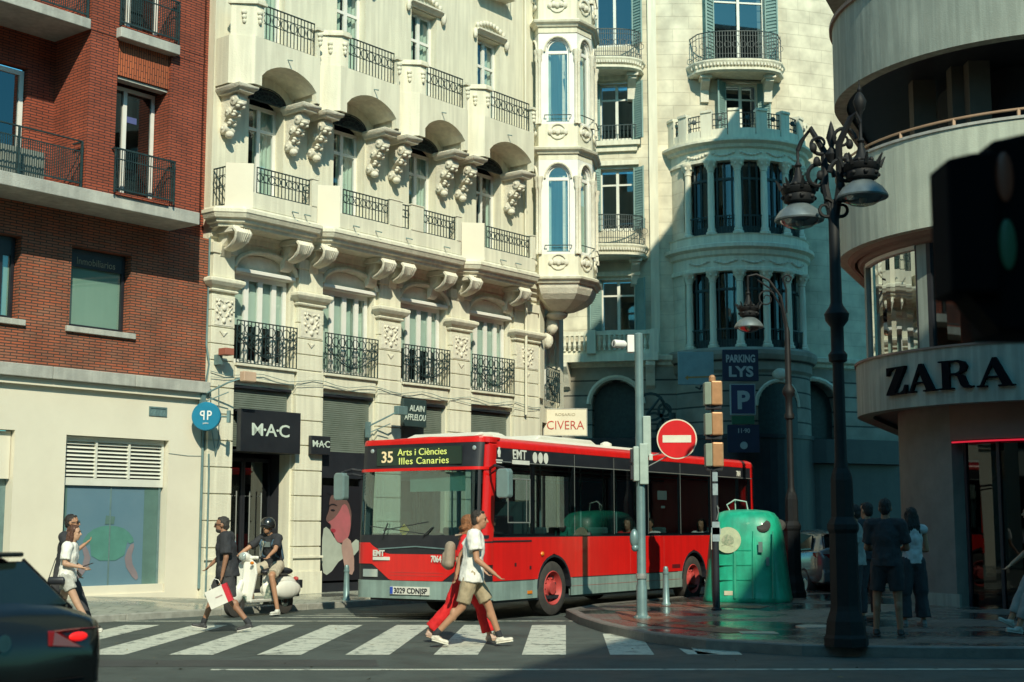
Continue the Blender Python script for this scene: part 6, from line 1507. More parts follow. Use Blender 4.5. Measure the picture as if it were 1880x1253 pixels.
# ================================================================ people
def skin(n, c): return mat(n, c, tuple(v*.85 for v in c), ns=6, rough=.55)
SK1 = skin('skin_tan', (.42,.22,.13)); SK2 = skin('skin_light', (.50,.30,.20)); SK3 = skin('skin_brown', (.30,.15,.09))
def cloth(n, c, f=.75): return mat(n, c, tuple(v*f for v in c), ns=7, rough=.85, bump=.5, bs=14)
V = Vector
def lerp(a, b, t): return V(a)+(V(b)-V(a))*t
STAND = dict(pel=(0,0,.95), chest=(0,0,1.28), neck=(0,0,1.47), head=(.02,0,1.62),
  shL=(0,.19,1.42), elL=(-.02,.24,1.13), wrL=(.04,.24,.88), shR=(0,-.19,1.42), elR=(-.02,-.24,1.13), wrR=(.04,-.24,.88),
  hipL=(0,.09,.93), knL=(.02,.10,.50), anL=(0,.10,.09), hipR=(0,-.09,.93), knR=(.02,-.10,.50), anR=(0,-.10,.09), toeL=(1,0,0), toeR=(1,0,0), face=0)
def hand(k, w, d, s, curl=.5, side=1):
    """palm, four unequal fingers and a thumb leaving the side of the palm; d = forearm direction"""
    d = V(d).normalized(); a = d.cross(V((0,0,1)));  a = a.normalized() if a.length > .1 else V((1,0,0)); b = a.cross(d).normalized()
    w = V(w); p0 = w; p1 = w+d*.075*s
    k.seg(p0+d*.01*s, p1, .030*s, .036*s, .5, a, 8)
    for i, L in enumerate((.066,.076,.070,.055)):
        r = p1+a*(-.030+.020*i)*s+d*.01*s; q = r+(d*.6+b*.15*curl*side)*L*s*.8; t = q+(d*(1-curl)+b*curl*side)*L*s*.55
        k.seg(r, q, .0095*s, .0088*s, n=6); k.seg(q, t, .0088*s, .0075*s, n=6)
    r = w+d*.03*s-a*.028*s; q = r+(d*.6-a*.6)*.04*s; k.seg(r, q, .012*s, .0105*s, n=6); k.seg(q, q+(d*.9+b*.3*side)*.03*s, .0105*s, .009*s, n=6)
def person(label, loc, rz, J=None, s=1., skinm=SK1, hair=('short',(.02,.015,.012)), top=None, bottom=None, shoe=(.02,.02,.02), sole=(.7,.7,.65), w=1., vox=.0085, group=None, extra=None, beard=False, glasses=False, helmet=False, faced=True):
    P = dict(STAND); P.update(J or {}); g = {k: V(v)*s for k, v in P.items() if isinstance(v, tuple)}
    root = empty('person', label, 'person', loc, rz, group)
    b = MB(); sd = (g['shL']-g['shR']).normalized()
    # trunk
    b.seg(g['pel'], lerp(g['pel'],g['chest'],.45), .150*s*w, .135*s*w, .72, sd, 16); b.seg(lerp(g['pel'],g['chest'],.4), g['chest'], .135*s*w, .160*s*w, .70, sd, 16)
    b.seg(g['chest'], lerp(g['chest'],g['neck'],.62), .165*s*w, .13*s*w, .66, sd, 16); b.seg(lerp(g['shL'],g['shR'],.06), lerp(g['shR'],g['shL'],.06), .062*s, .062*s, 1, n=10)
    b.seg(lerp(g['chest'],g['neck'],.7), lerp(g['neck'],g['head'],.45), .062*s, .054*s, 1, n=12)
    # head with jaw, nose, brow, ears
    H = g['head']; f = V((math.cos(P['face']),math.sin(P['face']),0)); l = V((-f.y,f.x,0)); u = V((0,0,1))
    Mh = Matrix((f,l,u)).transposed()
    def hp(x,y,z): return H+(f*x+l*y+u*z)*s
    b.ell(hp(-.012,0,.03), (.098*s,.076*s,.098*s), 16, 12, Mh); b.ell(hp(.020,0,-.04), (.070*s,.058*s,.080*s), 14, 10, Mh)
    b.ell(hp(.052,0,-.088), (.026*s,.030*s,.022*s), 8, 6, Mh)
    b.seg(hp(.082,0,.018), hp(.106,0,-.020), .010*s, .016*s, n=8); b.seg(hp(.074,.034,.030), hp(.074,-.034,.030), .013*s,.013*s,n=8)
    b.seg(hp(.080,.016,-.052), hp(.080,-.016,-.052), .010*s,.010*s,n=6)
    for q in (-1,1): b.ell(hp(-.005,q*.078,-.005), (.020*s,.010*s,.032*s), 8, 6, Mh); b.ell(hp(.055,q*.035,-.02),(.025*s,.02*s,.025*s),8,6,Mh)
    for S in 'LR':
        sh, el, wr = g['sh'+S], g['el'+S], g['wr'+S]
        b.seg(sh, el, .052*s*w, .040*s, n=12); b.ell(lerp(sh,el,.45), (.045*s,.045*s,.06*s), 8, 6); b.seg(el, wr, .041*s, .026*s, n=12); b.ell(lerp(el,wr,.25),(.040*s,.040*s,.045*s),8,6)
        hand(b, wr, wr-el, s, .55, 1)
        hi, kn, an = g['hip'+S], g['kn'+S], g['an'+S]
        b.seg(hi, kn, .086*s*w, .056*s, n=14); b.seg(kn, an, .055*s, .036*s, n=12); b.ell(lerp(kn,an,.28)-V(P['toe'+S])*.012*s, (.052*s,.050*s,.085*s), 10, 8)
    body = remesh(b, 'body', vox*s, skinm, root, 3)
    dk = mat('eye_dark_%s'%root.name, (.02,.015,.012), rough=.3)
    if faced:
        for q in (-1,1):
            e = MB(); e.ell(hp(.084,q*.030,.008), (.008*s,.013*s,.006*s), 8, 6, Mh); e.build('eye', dk, body)
            e = MB(); e.seg(hp(.090,q*.046,.032), hp(.092,q*.018,.036), .004*s,.005*s,n=5); e.build('eyebrow', dk, body)
    if glasses:
        e = MB()
        for q in (-1,1): e.ell(hp(.098,q*.030,.010),(.006*s,.026*s,.019*s),10,6,Mh); e.tube([hp(.095,q*.055,.014),hp(.0,q*.082,.010)],.004*s,4)
        e.tube([hp(.102,.01,.014),hp(.102,-.01,.014)],.004*s,4); e.build('glasses', M_black, body)
    hm = mat('hair_%s'%root.name, hair[1], tuple(v*.5 for v in hair[1]), ns=30, rough=.6, bump=1, bs=60)
    if hair[0] and not helmet:
        h = MB(); h.ell(hp(-.026,0,.046), (.094*s,.081*s,.090*s), 16, 12, Mh); h.ell(hp(-.05,0,.0), (.066*s,.076*s,.082*s), 12, 8, Mh); h.seg(hp(.040,.03,.098), hp(.040,-.03,.098), .022*s,.022*s,n=8)
        if hair[0] in ('long','wavy','pony'):
            for q in (-1,1): h.seg(hp(.0,q*.074,.04), hp(-.03,q*.078,-.12), .030*s, .032*s, n=8)
            if hair[0] != 'pony':
                for i in range(9):
                    a = -1+2*i/8; wv = .02*math.sin(i*2.3) if hair[0] == 'wavy' else 0
                    h.seg(hp(-.07,a*.06,.0), hp(-.085+wv,a*.075,-.14), .030*s,.030*s,n=7); h.seg(hp(-.085+wv,a*.075,-.14), hp(-.075-wv,a*.095,-.27), .032*s,.018*s,n=7)
                    if hair[0] == 'wavy':
                        for z in (-.05,-.13,-.2): h.ell(hp(-.09+.02*math.sin(i*3+z*40),a*.09,z),(.035*s,.03*s,.035*s),7,5)
            else:
                h.seg(hp(-.09,0,.03), hp(-.12,0,-.10), .030*s,.035*s,n=8); h.seg(hp(-.12,0,-.10), hp(-.10,0,-.27), .035*s,.012*s,n=8)
        remesh(h, 'hair', .009*s, hm, body, 1, fold=(.009,45,.4))
    if beard:
        h = MB(); h.ell(hp(.030,0,-.075),(.062*s,.056*s,.045*s),12,8,Mh); h.seg(hp(.086,.016,-.040),hp(.086,-.016,-.040),.007*s,.007*s,n=6); remesh(h,'beard',.009*s,hm,body,2)
    if helmet:
        h = MB(); h.lathe([(.0,.155),(.06,.148),(.105,.115),(.132,.06),(.138,.0),(.128,-.045),(.118,-.05),(.12,0),(.11,.06),(.06,.12),(0,.13)], hp(-.012,0,.03), 24, M=Matrix.Scale(s,3)); ho = h.build('helmet', mat('helmet_black',(.02,.022,.022),rough=.25,coat=.5), body, smooth=60)
        h = MB(); h.tube([hp(.09,.085,.02),hp(.125,.045,.04),hp(.135,0,.045),hp(.125,-.045,.04),hp(.09,-.085,.02)],.014*s,6); h.tube([hp(.0,.085,-.03),hp(.035,.05,-.115),hp(.04,-.05,-.115),hp(.0,-.085,-.03)],.007*s,5); h.build('visor_rim', M_black, ho)
    # clothes
    if top:
        t = MB(); e_ = top.get('ease', .016)*s; lo = top.get('low', -.02)
        t.seg(lerp(g['pel'],g['chest'],.5), lerp(g['pel'],g['chest'],lo-.1), .146*s*w+e_, .170*s*w+e_*1.35, .76, sd, 16, flat=True); t.seg(lerp(g['pel'],g['chest'],.45), g['chest'], .146*s*w+e_, .164*s*w+e_, .72, sd, 16)
        t.seg(g['chest'], lerp(g['chest'],g['neck'],.60), .168*s*w+e_, .135*s*w+e_, .68, sd, 16); t.seg(lerp(g['shL'],g['shR'],.05), lerp(g['shR'],g['shL'],.05), .066*s+e_*.8, .066*s+e_*.8, 1, n=10)
        sl = top.get('sleeve', .55)
        for S in 'LR':
            sh, el, wr = g['sh'+S], g['el'+S], g['wr'+S]
            if sl > 0: q = lerp(sh, el, min(sl,1)); t.seg(sh, q, .056*s*w+e_, .052*s*w+e_*1.15, n=12, flat=True)
            if sl > 1: t.seg(el, lerp(el,wr,sl-1), .050*s+e_*.6, .038*s+e_*.5, n=12, flat=True)
        if top.get('collar'): t.lathe([(.068*s,0),(.075*s,.03*s),(.066*s,.045*s)], lerp(g['chest'],g['neck'],.72), 14)
        to = remesh(t, top.get('name','shirt'), .011*s, top['m'], body, 2, fold=(.011,13,.7))
        if top.get('print'): pm = MB(); c = g['chest']+V((.135*s*w,0,.02*s)); pm.box(c.x-.01,c.x+.006,c.y-.07,c.y+.07,c.z-.04,c.z+.05); pm.build('shirt_print', top['print'], to)
    if bottom:
        t = MB(); e_ = bottom.get('ease', .018)*s; t.seg(g['pel']-V((0,0,.03*s)), lerp(g['pel'],g['chest'],.22), .156*s*w+e_*.6, .146*s*w+e_*.5, .74, sd, 16); ln = bottom['len']
        for S in 'LR':
            hi, kn, an = g['hip'+S], g['kn'+S], g['an'+S]
            t.seg(hi, lerp(hi,kn,min(ln,1)*.96), .090*s*w+e_, (.090-.030*min(ln,1))*s*w+e_*bottom.get('flare',1.2), n=14, flat=(ln <= 1))
            if ln > 1: t.seg(kn, lerp(kn,an,ln-1), .060*s+e_, .050*s+e_*bottom.get('flare',1.2), n=12, flat=True)
        remesh(t, bottom.get('name','shorts'), .011*s, bottom['m'], body, 2, fold=(.010,14,.5))
    shm = mat('shoe_%s'%root.name, shoe, tuple(v*.7 for v in shoe), ns=20, rough=.6); som = mat('sole_%s'%root.name, sole, rough=.7)
    for S in 'LR':
        an = g['an'+S]; d = V(P['toe'+S]).normalized()
        t = MB(); t.seg(an-V((0,0,.02*s)), an-V((0,0,.045*s))+d*.03*s, .046*s, .044*s, n=10); t.seg(an+d*-.03*s-V((0,0,.05*s)), an+d*.15*s-V((0,0,.055*s)), .040*s, .040*s, .72, n=10, side=V((-d.y,d.x,0)) if abs(d.z) < .99 else None)
        sh_ = remesh(t, 'shoe', .009*s, shm, body, 2)
        t = MB(); t.seg(an+d*-.035*s-V((0,0,.078*s)), an+d*.165*s-V((0,0,.080*s)), .041*s, .041*s, .30, n=12, side=V((-d.y,d.x,0))); t.build('sole', som, sh_, smooth=50)
        if bottom and bottom.get('socks'): t = MB(); t.seg(an, an+(g['kn'+S]-an)*.14, .043*s,.044*s,n=10); t.build('sock', bottom['socks'], body, smooth=50)
    if extra: extra(root, body, g, s)
    return root
W_tee = cloth('white_cotton', (.80,.79,.74), .9); D_tee = cloth('dark_cotton', (.028,.030,.036)); R_cl = cloth('red_cloth', (.66,.012,.015)); Khaki = cloth('khaki_cloth', (.42,.34,.22)); Dk2 = cloth('charcoal_cloth', (.045,.045,.05)); Lt = cloth('pale_pattern_cloth',(.55,.55,.50),.5)
# man in the white shirt
WALK_R = dict(pel=(0,0,.93), chest=(.03,0,1.26), neck=(.05,0,1.46), head=(.10,0,1.61), face=-.15,
  shL=(.04,.19,1.41), elL=(-.14,.22,1.16), wrL=(-.20,.20,.92), shR=(.03,-.19,1.41), elR=(.07,-.25,1.11), wrR=(.30,-.25,.93),
  hipL=(.0,.09,.92), knL=(.21,.10,.53), anL=(.36,.10,.12), hipR=(.0,-.09,.92), knR=(-.12,-.10,.51), anR=(-.46,-.10,.16), toeL=(1,0,.16), toeR=(1,0,-.26))
person('man in white shirt and khaki shorts striding right beside the woman in red', (-.53,18.95,0), 0, WALK_R, 1.02, SK1, ('short',(.035,.028,.022)),
  dict(m=W_tee, sleeve=.62, collar=True, low=-.22, ease=.036), dict(m=Khaki, len=.92, ease=.026, socks=D_tee), (.72,.68,.58), (.75,.72,.62))
# woman in red
WALK_W = dict(WALK_R); WALK_W.update(shL=(.04,.165,1.38), shR=(.03,-.165,1.38), elR=(-.06,-.2,1.12), wrR=(-.02,-.2,.90), elL=(.1,.2,1.12), wrL=(.26,.2,.97), head=(.08,0,1.59), face=.35,
  knR=(.24,-.09,.53), anR=(.36,-.09,.12), toeR=(1,0,.1), knL=(-.16,.09,.50), anL=(-.46,.09,.15), toeL=(1,0,-.3))
def bagpack(root, body, g, s):
    M_bp = cloth('beige_backpack', (.36,.29,.22))
    k = MB(); c = g['chest']; k.seg((c.x-.21*s,0,c.z+.03*s),(c.x-.23*s,0,c.z-.20*s),.12*s,.14*s,.62,(0,1,0),14); k.seg((c.x-.28*s,0,c.z-.08*s),(c.x-.29*s,0,c.z-.2*s),.08*s,.09*s,.5,(0,1,0),12)
    bpk = empty('backpack', 'beige backpack on the back of the woman in red', 'backpack', tuple(root.location+V((c.x-.22*s,0,c.z-.3*s))))
    k.shift(-(c.x-.22*s),0,-(c.z-.3*s)); remesh(k, 'bag_body', .012, M_bp, bpk, 3)
    k = MB()
    for q in (-1,1): k.tube([(c.x-.14*s,q*.09*s,g['neck'].z-.02*s),(c.x+.02*s,q*.10*s,g['neck'].z+.005*s),(c.x+.15*s,q*.10*s,c.z+.05*s),(c.x+.10*s,q*.14*s,c.z-.12*s),(c.x-.14*s,q*.12*s,c.z-.16*s)], .013*s, 6)
    k.shift(-(c.x-.22*s),0,-(c.z-.3*s)); k.build('strap', M_bp, bpk, smooth=50)
person('woman in red top and trousers with wavy hair behind the man in white', (-.66,19.55,0), 0, WALK_W, 1.0, SK2, ('wavy',(.30,.12,.045)),
  dict(m=R_cl, sleeve=.9, low=0, ease=.012, name='top'), dict(m=R_cl, len=1.9, ease=.030, flare=1.7, name='trousers'), (.55,.38,.30), (.5,.35,.25), w=.88, extra=bagpack)
# man in dark clothes with the bag
WALK_L = dict(pel=(0,0,.92), chest=(.03,0,1.25), neck=(.05,0,1.45), head=(.10,0,1.58), face=.1,
  shR=(.03,-.20,1.40), elR=(.14,-.24,1.14), wrR=(.30,-.22,.98), shL=(.0,.20,1.40), elL=(-.03,.27,1.11), wrL=(.02,.28,.84),
  hipL=(0,.10,.91), knL=(-.06,.11,.50), anL=(-.36,.11,.14), hipR=(0,-.10,.91), knR=(.22,-.11,.52), anR=(.36,-.11,.13), toeR=(1,0,.18), toeL=(1,0,-.22))
person('bearded man in dark t-shirt and shorts walking left with a carrier bag', (-4.26,21.55,0), PI, WALK_L, 1.0, SK3, ('short',(.05,.045,.04)),
  dict(m=D_tee, sleeve=.85, low=-.22, ease=.030), dict(m=Dk2, len=1.0, ease=.030, flare=1.3, socks=D_tee), (.05,.05,.055), (.70,.68,.62), w=1.16, beard=True, glasses=True)
bg = empty('carrier_bag', 'white paper carrier bag with a red side held by the man in dark clothes', 'bag', (-4.26,21.26,.42), 0)
k = MB(); Mb = Matrix.Rotation(-.42,4,'Y'); k.box(-.17,.17,-.04,.04,0,.27,Mb); k.build('bag', mat('paper_bag',(.74,.72,.66),rough=.6), bg)
k = MB(); k.box(.171,.176,-.042,.042,.0,.272,Mb); k.box(.10,.17,-.044,-.041,.0,.271,Mb); k.build('red_side', mat('bag_red',(.60,.02,.04),rough=.5), bg)
k = MB(); k.tube([Mb@V((-.07,0,.27)),Mb@V((-.05,0,.36)),Mb@V((.03,0,.40)),Mb@V((.08,0,.36)),Mb@V((.09,0,.27))],.006,5); k.build('handle', M_white, bg)
k = MB(); k.box(-.05,.06,-.0425,-.041,.12,.14,Mb); k.build('print', mat('bag_print',(.4,.3,.28)), bg)
# couple at the left
LW = dict(WALK_R); LW.update(head=(.09,0,1.60), face=-.1, elR=(.02,-.21,1.13), wrR=(.24,-.14,1.08), elL=(.02,.21,1.13), wrL=(.22,.10,1.06), shL=(.04,.16,1.39), shR=(.03,-.16,1.39),
  knR=(.20,-.09,.52), anR=(.44,-.09,.13), toeR=(1,0,.3), knL=(-.1,.09,.5), anL=(-.42,.09,.17), toeL=(1,0,-.3))
def sidebag(root, body, g, s):
    b_ = empty('shoulder_bag', 'dark shoulder bag on a thin strap at the hip of the woman in white top', 'bag', tuple(root.location+V((-.10,-.20,.80))))
    k = MB(); k.seg((-.08,0,0),(.10,0,.0),.055,.055,.6,(0,0,1),10); k.build('bag', M_black, b_, smooth=60)
    k = MB(); k.tube([(-.1,.0,.03),(-.02,.02,.3),(.12,.16,.60),(.16,.3,.62)],.006,5); k.build('strap', M_black, b_)
    ph = empty('phone', 'black phone in the hand of the woman in white top', 'phone', tuple(root.location+g['wrR']+V((.06,.02,.01))))
    k = MB(); k.box(-.02,.12,-.035,.035,.0,.01,Matrix.Rotation(-.35,4,'Y')); k.build('case', M_black, ph, bevel=.003)
person('young woman in white top and pale shorts holding a phone, at far left', (-6.36,20.6,0), 0, LW, .915, SK2, ('long',(.12,.05,.03)),
  dict(m=W_tee, sleeve=.75, low=-.12, ease=.030), dict(m=Lt, len=.5, ease=.026), (.72,.70,.62), (.75,.72,.65), w=.9, extra=sidebag)
LM = dict(WALK_R); LM.update(elR=(.14,-.24,1.13), wrR=(.33,-.16,1.30), head=(.09,0,1.61), face=0., elL=(-.02,.24,1.12), wrL=(.12,.22,.9))
person('man in black shirt and sunglasses raising his hand behind the young woman', (-6.62,21.3,0), 0, LM, 1.0, SK1, ('short',(.025,.02,.018)),
  dict(m=D_tee, sleeve=.6, low=-.1, ease=.02), dict(m=Dk2, len=1.9, ease=.02, name='trousers'), (.03,.03,.03), (.1,.1,.1), glasses=True)
# people in the shade on the right
SH = dict(STAND); SH.update(elR=(.05,-.25,1.12), wrR=(.22,-.12,1.1), elL=(.05,.25,1.12), wrL=(.22,.12,1.1), knL=(.02,.14,.5), anL=(.0,.16,.09), knR=(.02,-.12,.5), anR=(0,-.14,.09))
person('person in black top and shorts with bare legs standing in the shade near lamp post', (4.95,19.0,.125), 1.2, SH, 1.03, SK3, ('short',(.012,.01,.01)), dict(m=D_tee, sleeve=.8, low=-.1, ease=.022), dict(m=D_tee, len=.85, ease=.025), (.03,.03,.03), (.1,.1,.1), w=1.02)
person('person in pale grey shirt facing left just behind the black lamp post', (4.92,20.6,.125), 2.9, SH, 1.0, SK1, ('short',(.02,.012,.01)), dict(m=cloth('pale_grey_cloth',(.34,.35,.33)), sleeve=.7, low=-.1, ease=.03), dict(m=Dk2, len=1.9, ease=.02, name='trousers'), (.04,.04,.04), (.1,.1,.1))
person('woman with long dark hair and white straps seen from behind in the shade', (5.85,21.0,.125), 1.75, SH, .98, SK1, ('long',(.012,.01,.01)), dict(m=cloth('white_strap_top',(.50,.50,.50)), sleeve=.0, low=0, ease=.012, name='top'), dict(m=D_tee, len=1.9, ease=.03, flare=2, name='trousers'), (.25,.25,.25), (.3,.3,.3), w=.9)
person('person in dark top standing farthest back in the shaded group', (5.45,22.0,.125), 2.2, SH, 1.03, SK1, ('short',(.01,.01,.01)), dict(m=D_tee, sleeve=.7, ease=.03), dict(m=D_tee, len=1.9, name='trousers'), (.03,.03,.03), (.1,.1,.1))
PR = dict(WALK_R); PR.update(knR=(.22,-.1,.56), anR=(.40,-.1,.2), toeR=(1,0,.5))
person('person in light trousers and pale shoes stepping in at the right edge', (7.05,19.2,.125), PI, PR, 1.0, SK1, ('short',(.02,.015,.01)), dict(m=D_tee, sleeve=.7, ease=.03), dict(m=cloth('grey_trousers',(.30,.30,.28)), len=1.75, name='trousers'), (.45,.45,.40), (.5,.5,.45))
# ---------------------------------------------------------------- scooter and its rider
SZ = math.atan2(-.84,-.54)
sc0 = V((-4.46,25.60,.0))
st = empty('motor_scooter', 'white classic scooter with chequered panel ridden out of the side street', 'scooter', sc0, SZ)
M_sw = mat('scooter_white', (.78,.77,.70), (.74,.73,.66), ns=2, rough=.22, coat=.6); M_chk = brickmat('chequer_panel', (.55,.62,.5), (.05,.12,.11), (.2,.3,.27), bw=.07, bh=.05, ms=.004, rough=.4)
M_chr = mat('chrome', (.6,.62,.6), rough=.15, metal=1)
for x in (.66,-.60):
    k = MB(); k.lathe([(.10,-.045),(.17,-.055),(.215,-.045),(.225,0),(.215,.045),(.17,.055),(.10,.045)], (x,0,.226), 28, ax='y', cap=False); wl = k.build('wheel', M_rubber, st, smooth=40)
    k = MB(); k.lathe([(0,-.05),(.06,-.055),(.12,-.035),(.13,-.05),(.13,.05),(.12,.035),(.06,.055),(0,.05)], (x,0,.226), 20, ax='y'); k.build('rim', M_chr, wl, smooth=40)
k = MB(); k.ell((.66,0,.36),(.20,.085,.15),16,10); k.seg((.60,0,.42),(.50,0,.60),.07,.05,n=10); remesh(k,'front_fender',.014,M_sw,st,3)
k = MB()   # leg shield: curved sheet, narrow foot, wide shoulders
pp = [(-.16,.26),(-.20,.50),(-.23,.74),(-.19,.92),(-.10,.98),(.10,.98),(.19,.92),(.23,.74),(.20,.50),(.16,.26)]
cx = lambda y,z: .44-.10*(z-.26)-.35*y*y-.02
n = len(pp); fr_ = [(cx(y,z)+.02,y,z) for y,z in pp]; bk = [(cx(y,z)-.02,y,z) for y,z in pp]
k.add(fr_+bk, [tuple(range(n)),tuple(range(n,2*n))[::-1]]+[(i,(i+1)%n,n+(i+1)%n,n+i) for i in range(n)]); k.build('leg_shield', M_sw, st, bevel=.008)
k = MB(); k.seg((.42,0,.40),(.36,0,.95),.05,.055,1.3,(0,1,0),12); remesh(k,'front_column',.014,M_sw,st,3)
k = MB(); k.prism([(-.16,.24),(.16,.24),(.18,.30),(-.18,.30)], -.22,.42,'x'); k.build('floorboard', M_sw, st, bevel=.015)
k = MB(); k.ell((-.50,0,.48),(.46,.13,.24),18,12); k.ell((-.52,.14,.44),(.38,.10,.17),16,10); k.ell((-.52,-.14,.44),(.38,.10,.17),16,10); k.seg((-.18,0,.40),(-.20,0,.68),.12,.12,.8,(0,1,0),12); k.seg((-.85,0,.5),(-.95,0,.42),.09,.05,n=10); remesh(k,'rear_body',.016,M_sw,st,4)
k = MB(); k.prism([(-.22,.30),(.10,.30),(.02,.52),(-.16,.64),(-.26,.55)], .165,.175,'y'); k.build('chequered_panel', M_chk, st); k = MB(); k.prism([(.46,.26),(.54,.36),(.46,.36)],-.10,.10,'y'); k.build('shield_foot', M_chk, st)
k = MB(); k.ell((-.42,0,.76),(.40,.15,.085),18,10); remesh(k,'saddle',.014,M_black,st,3)
k = MB(); k.seg((.34,0,1.0),(.42,0,1.04),.085,.085,n=12); k.seg((.32,-.20,1.02),(.32,.20,1.02),.035,.035,n=8); remesh(k,'handlebar_cowl',.012,M_sw,st,3)
k = MB(); k.tube([(.27,-.36,1.02),(.32,-.18,1.02),(.32,.18,1.02),(.27,.36,1.02)],.017,7); k.build('handlebar', M_black, st)
k = MB(); k.lathe([(0,.02),(.05,.015),(.07,0),(.075,-.03),(.0,-.03)], (.50,0,1.04), 18, ax='x'); k.build('headlight', M_lamp, st, smooth=50)
k = MB()
for q in (-1,1): k.tube([(.30,q*.26,1.03),(.34,q*.34,1.22)],.008,5); k.ell((.34,q*.35,1.27),(.015,.055,.05),12,8)
k.build('mirrors', M_chr, st)
k = MB(); k.box(-1.02,-.92,-.09,.09,.45,.60); k.box(-.98,-.80,-.05,.05,.30,.45); k.build('plate_holder', M_black, st, bevel=.01)
k = MB(); k.ell((-.93,0,.62),(.04,.06,.04),10,6); k.build('tail_light', M_redd, st); k = MB(); k.tube([(-.2,-.16,.22),(-.5,-.2,.2),(-.9,-.2,.24)],.04,8); k.build('exhaust', M_chr, st)
k = MB(); k.box(.20,.24,-.02,.02,.3,.62); k.ell((.44,.19,.93),(.03,.04,.03),8,6); k.ell((.44,-.19,.93),(.03,.04,.03),8,6); k.build('indicator', M_orange, st)
RID = dict(pel=(-.34,0,.90), chest=(-.27,0,1.22), neck=(-.22,0,1.40), head=(-.14,0,1.55), face=.25, shL=(-.22,.20,1.36), elL=(.02,.34,1.15), wrL=(.20,.36,1.05), shR=(-.22,-.20,1.36), elR=(.03,-.33,1.16), wrR=(.21,-.36,1.05),
  hipL=(-.32,.11,.86), knL=(.02,.27,.70), anL=(-.05,.36,.11), hipR=(-.32,-.11,.86), knR=(.10,-.16,.76), anR=(.10,-.12,.40), toeL=(1,0,0), toeR=(1,0,0))
def rpack(root, body, g, s):
    k = MB(); k.seg((-.40,.0,1.28),(-.45,.0,1.0),.10,.12,.6,(0,1,0),12)
    k.tube([(-.35,.12,1.38),(-.2,.14,1.40),(-.11,.14,1.25),(-.2,.17,1.05),(-.38,.12,.98)],.02,6); k.tube([(-.35,-.12,1.38),(-.2,-.14,1.40),(-.11,-.14,1.25),(-.2,-.17,1.05),(-.38,-.12,.98)],.02,6)
    b_ = empty('backpack', 'blue-grey backpack worn by the scooter rider', 'backpack', tuple(root.location), root.rotation_euler.z); k.build('bag', cloth('bluegrey_pack',(.06,.12,.18)), b_, smooth=50)
person('scooter rider in black helmet and dark t-shirt with one foot on the road', sc0, SZ, RID, 1.0, SK1, ('short',(.02,.02,.02)), dict(m=D_tee, sleeve=.75, ease=.02, print=mat('print_grey',(.16,.2,.2))), dict(m=cloth('beige_shorts',(.48,.42,.32)), len=.9, ease=.03), (.62,.62,.55), (.65,.65,.6), helmet=True, extra=rpack)
# ---------------------------------------------------------------- people in the bus
SIT = dict(pel=(0,0,.50), chest=(.03,0,.84), neck=(.05,0,1.03), head=(.08,0,1.18), shL=(.04,.19,.98), shR=(.04,-.19,.98), elL=(.08,.24,.70), wrL=(.30,.18,.68), elR=(.08,-.24,.70), wrR=(.30,-.18,.68),
  hipL=(.02,.09,.48), knL=(.42,.12,.50), anL=(.42,.12,.1), hipR=(.02,-.09,.48), knR=(.42,-.12,.50), anR=(.42,-.12,.1))
for (x,y,z,lab,m,hr,tn) in ((1.0,.55,.42,'driver in dark uniform at the wheel of the red bus', D_tee, ('short',(.02,.02,.02)),0),
    (5.5,.34,.42,'passenger in red top in the middle of the bus', R_cl, ('pony',(.02,.015,.01)),0), (6.4,.34,.42,'passenger in pale top seated behind the red-topped one in the bus', W_tee, ('short',(.03,.02,.01)),0),
    (8.8,.34,.42,'passenger in white and red clothes near the rear window of the bus', W_tee, ('long',(.02,.015,.01)),0), (4.0,2.1,.42,'dark-haired passenger on the far side of the bus', D_tee, ('short',(.01,.01,.01)),0)):
    p = bl(x,y,z); person(lab, (p.x,p.y,p.z), BRZ+PI, SIT, 1.0, SK1, hr, dict(m=m, sleeve=.8), dict(m=Dk2, len=1.9, name='trousers'), (.03,.03,.03), (.1,.1,.1), vox=.013, faced=False)

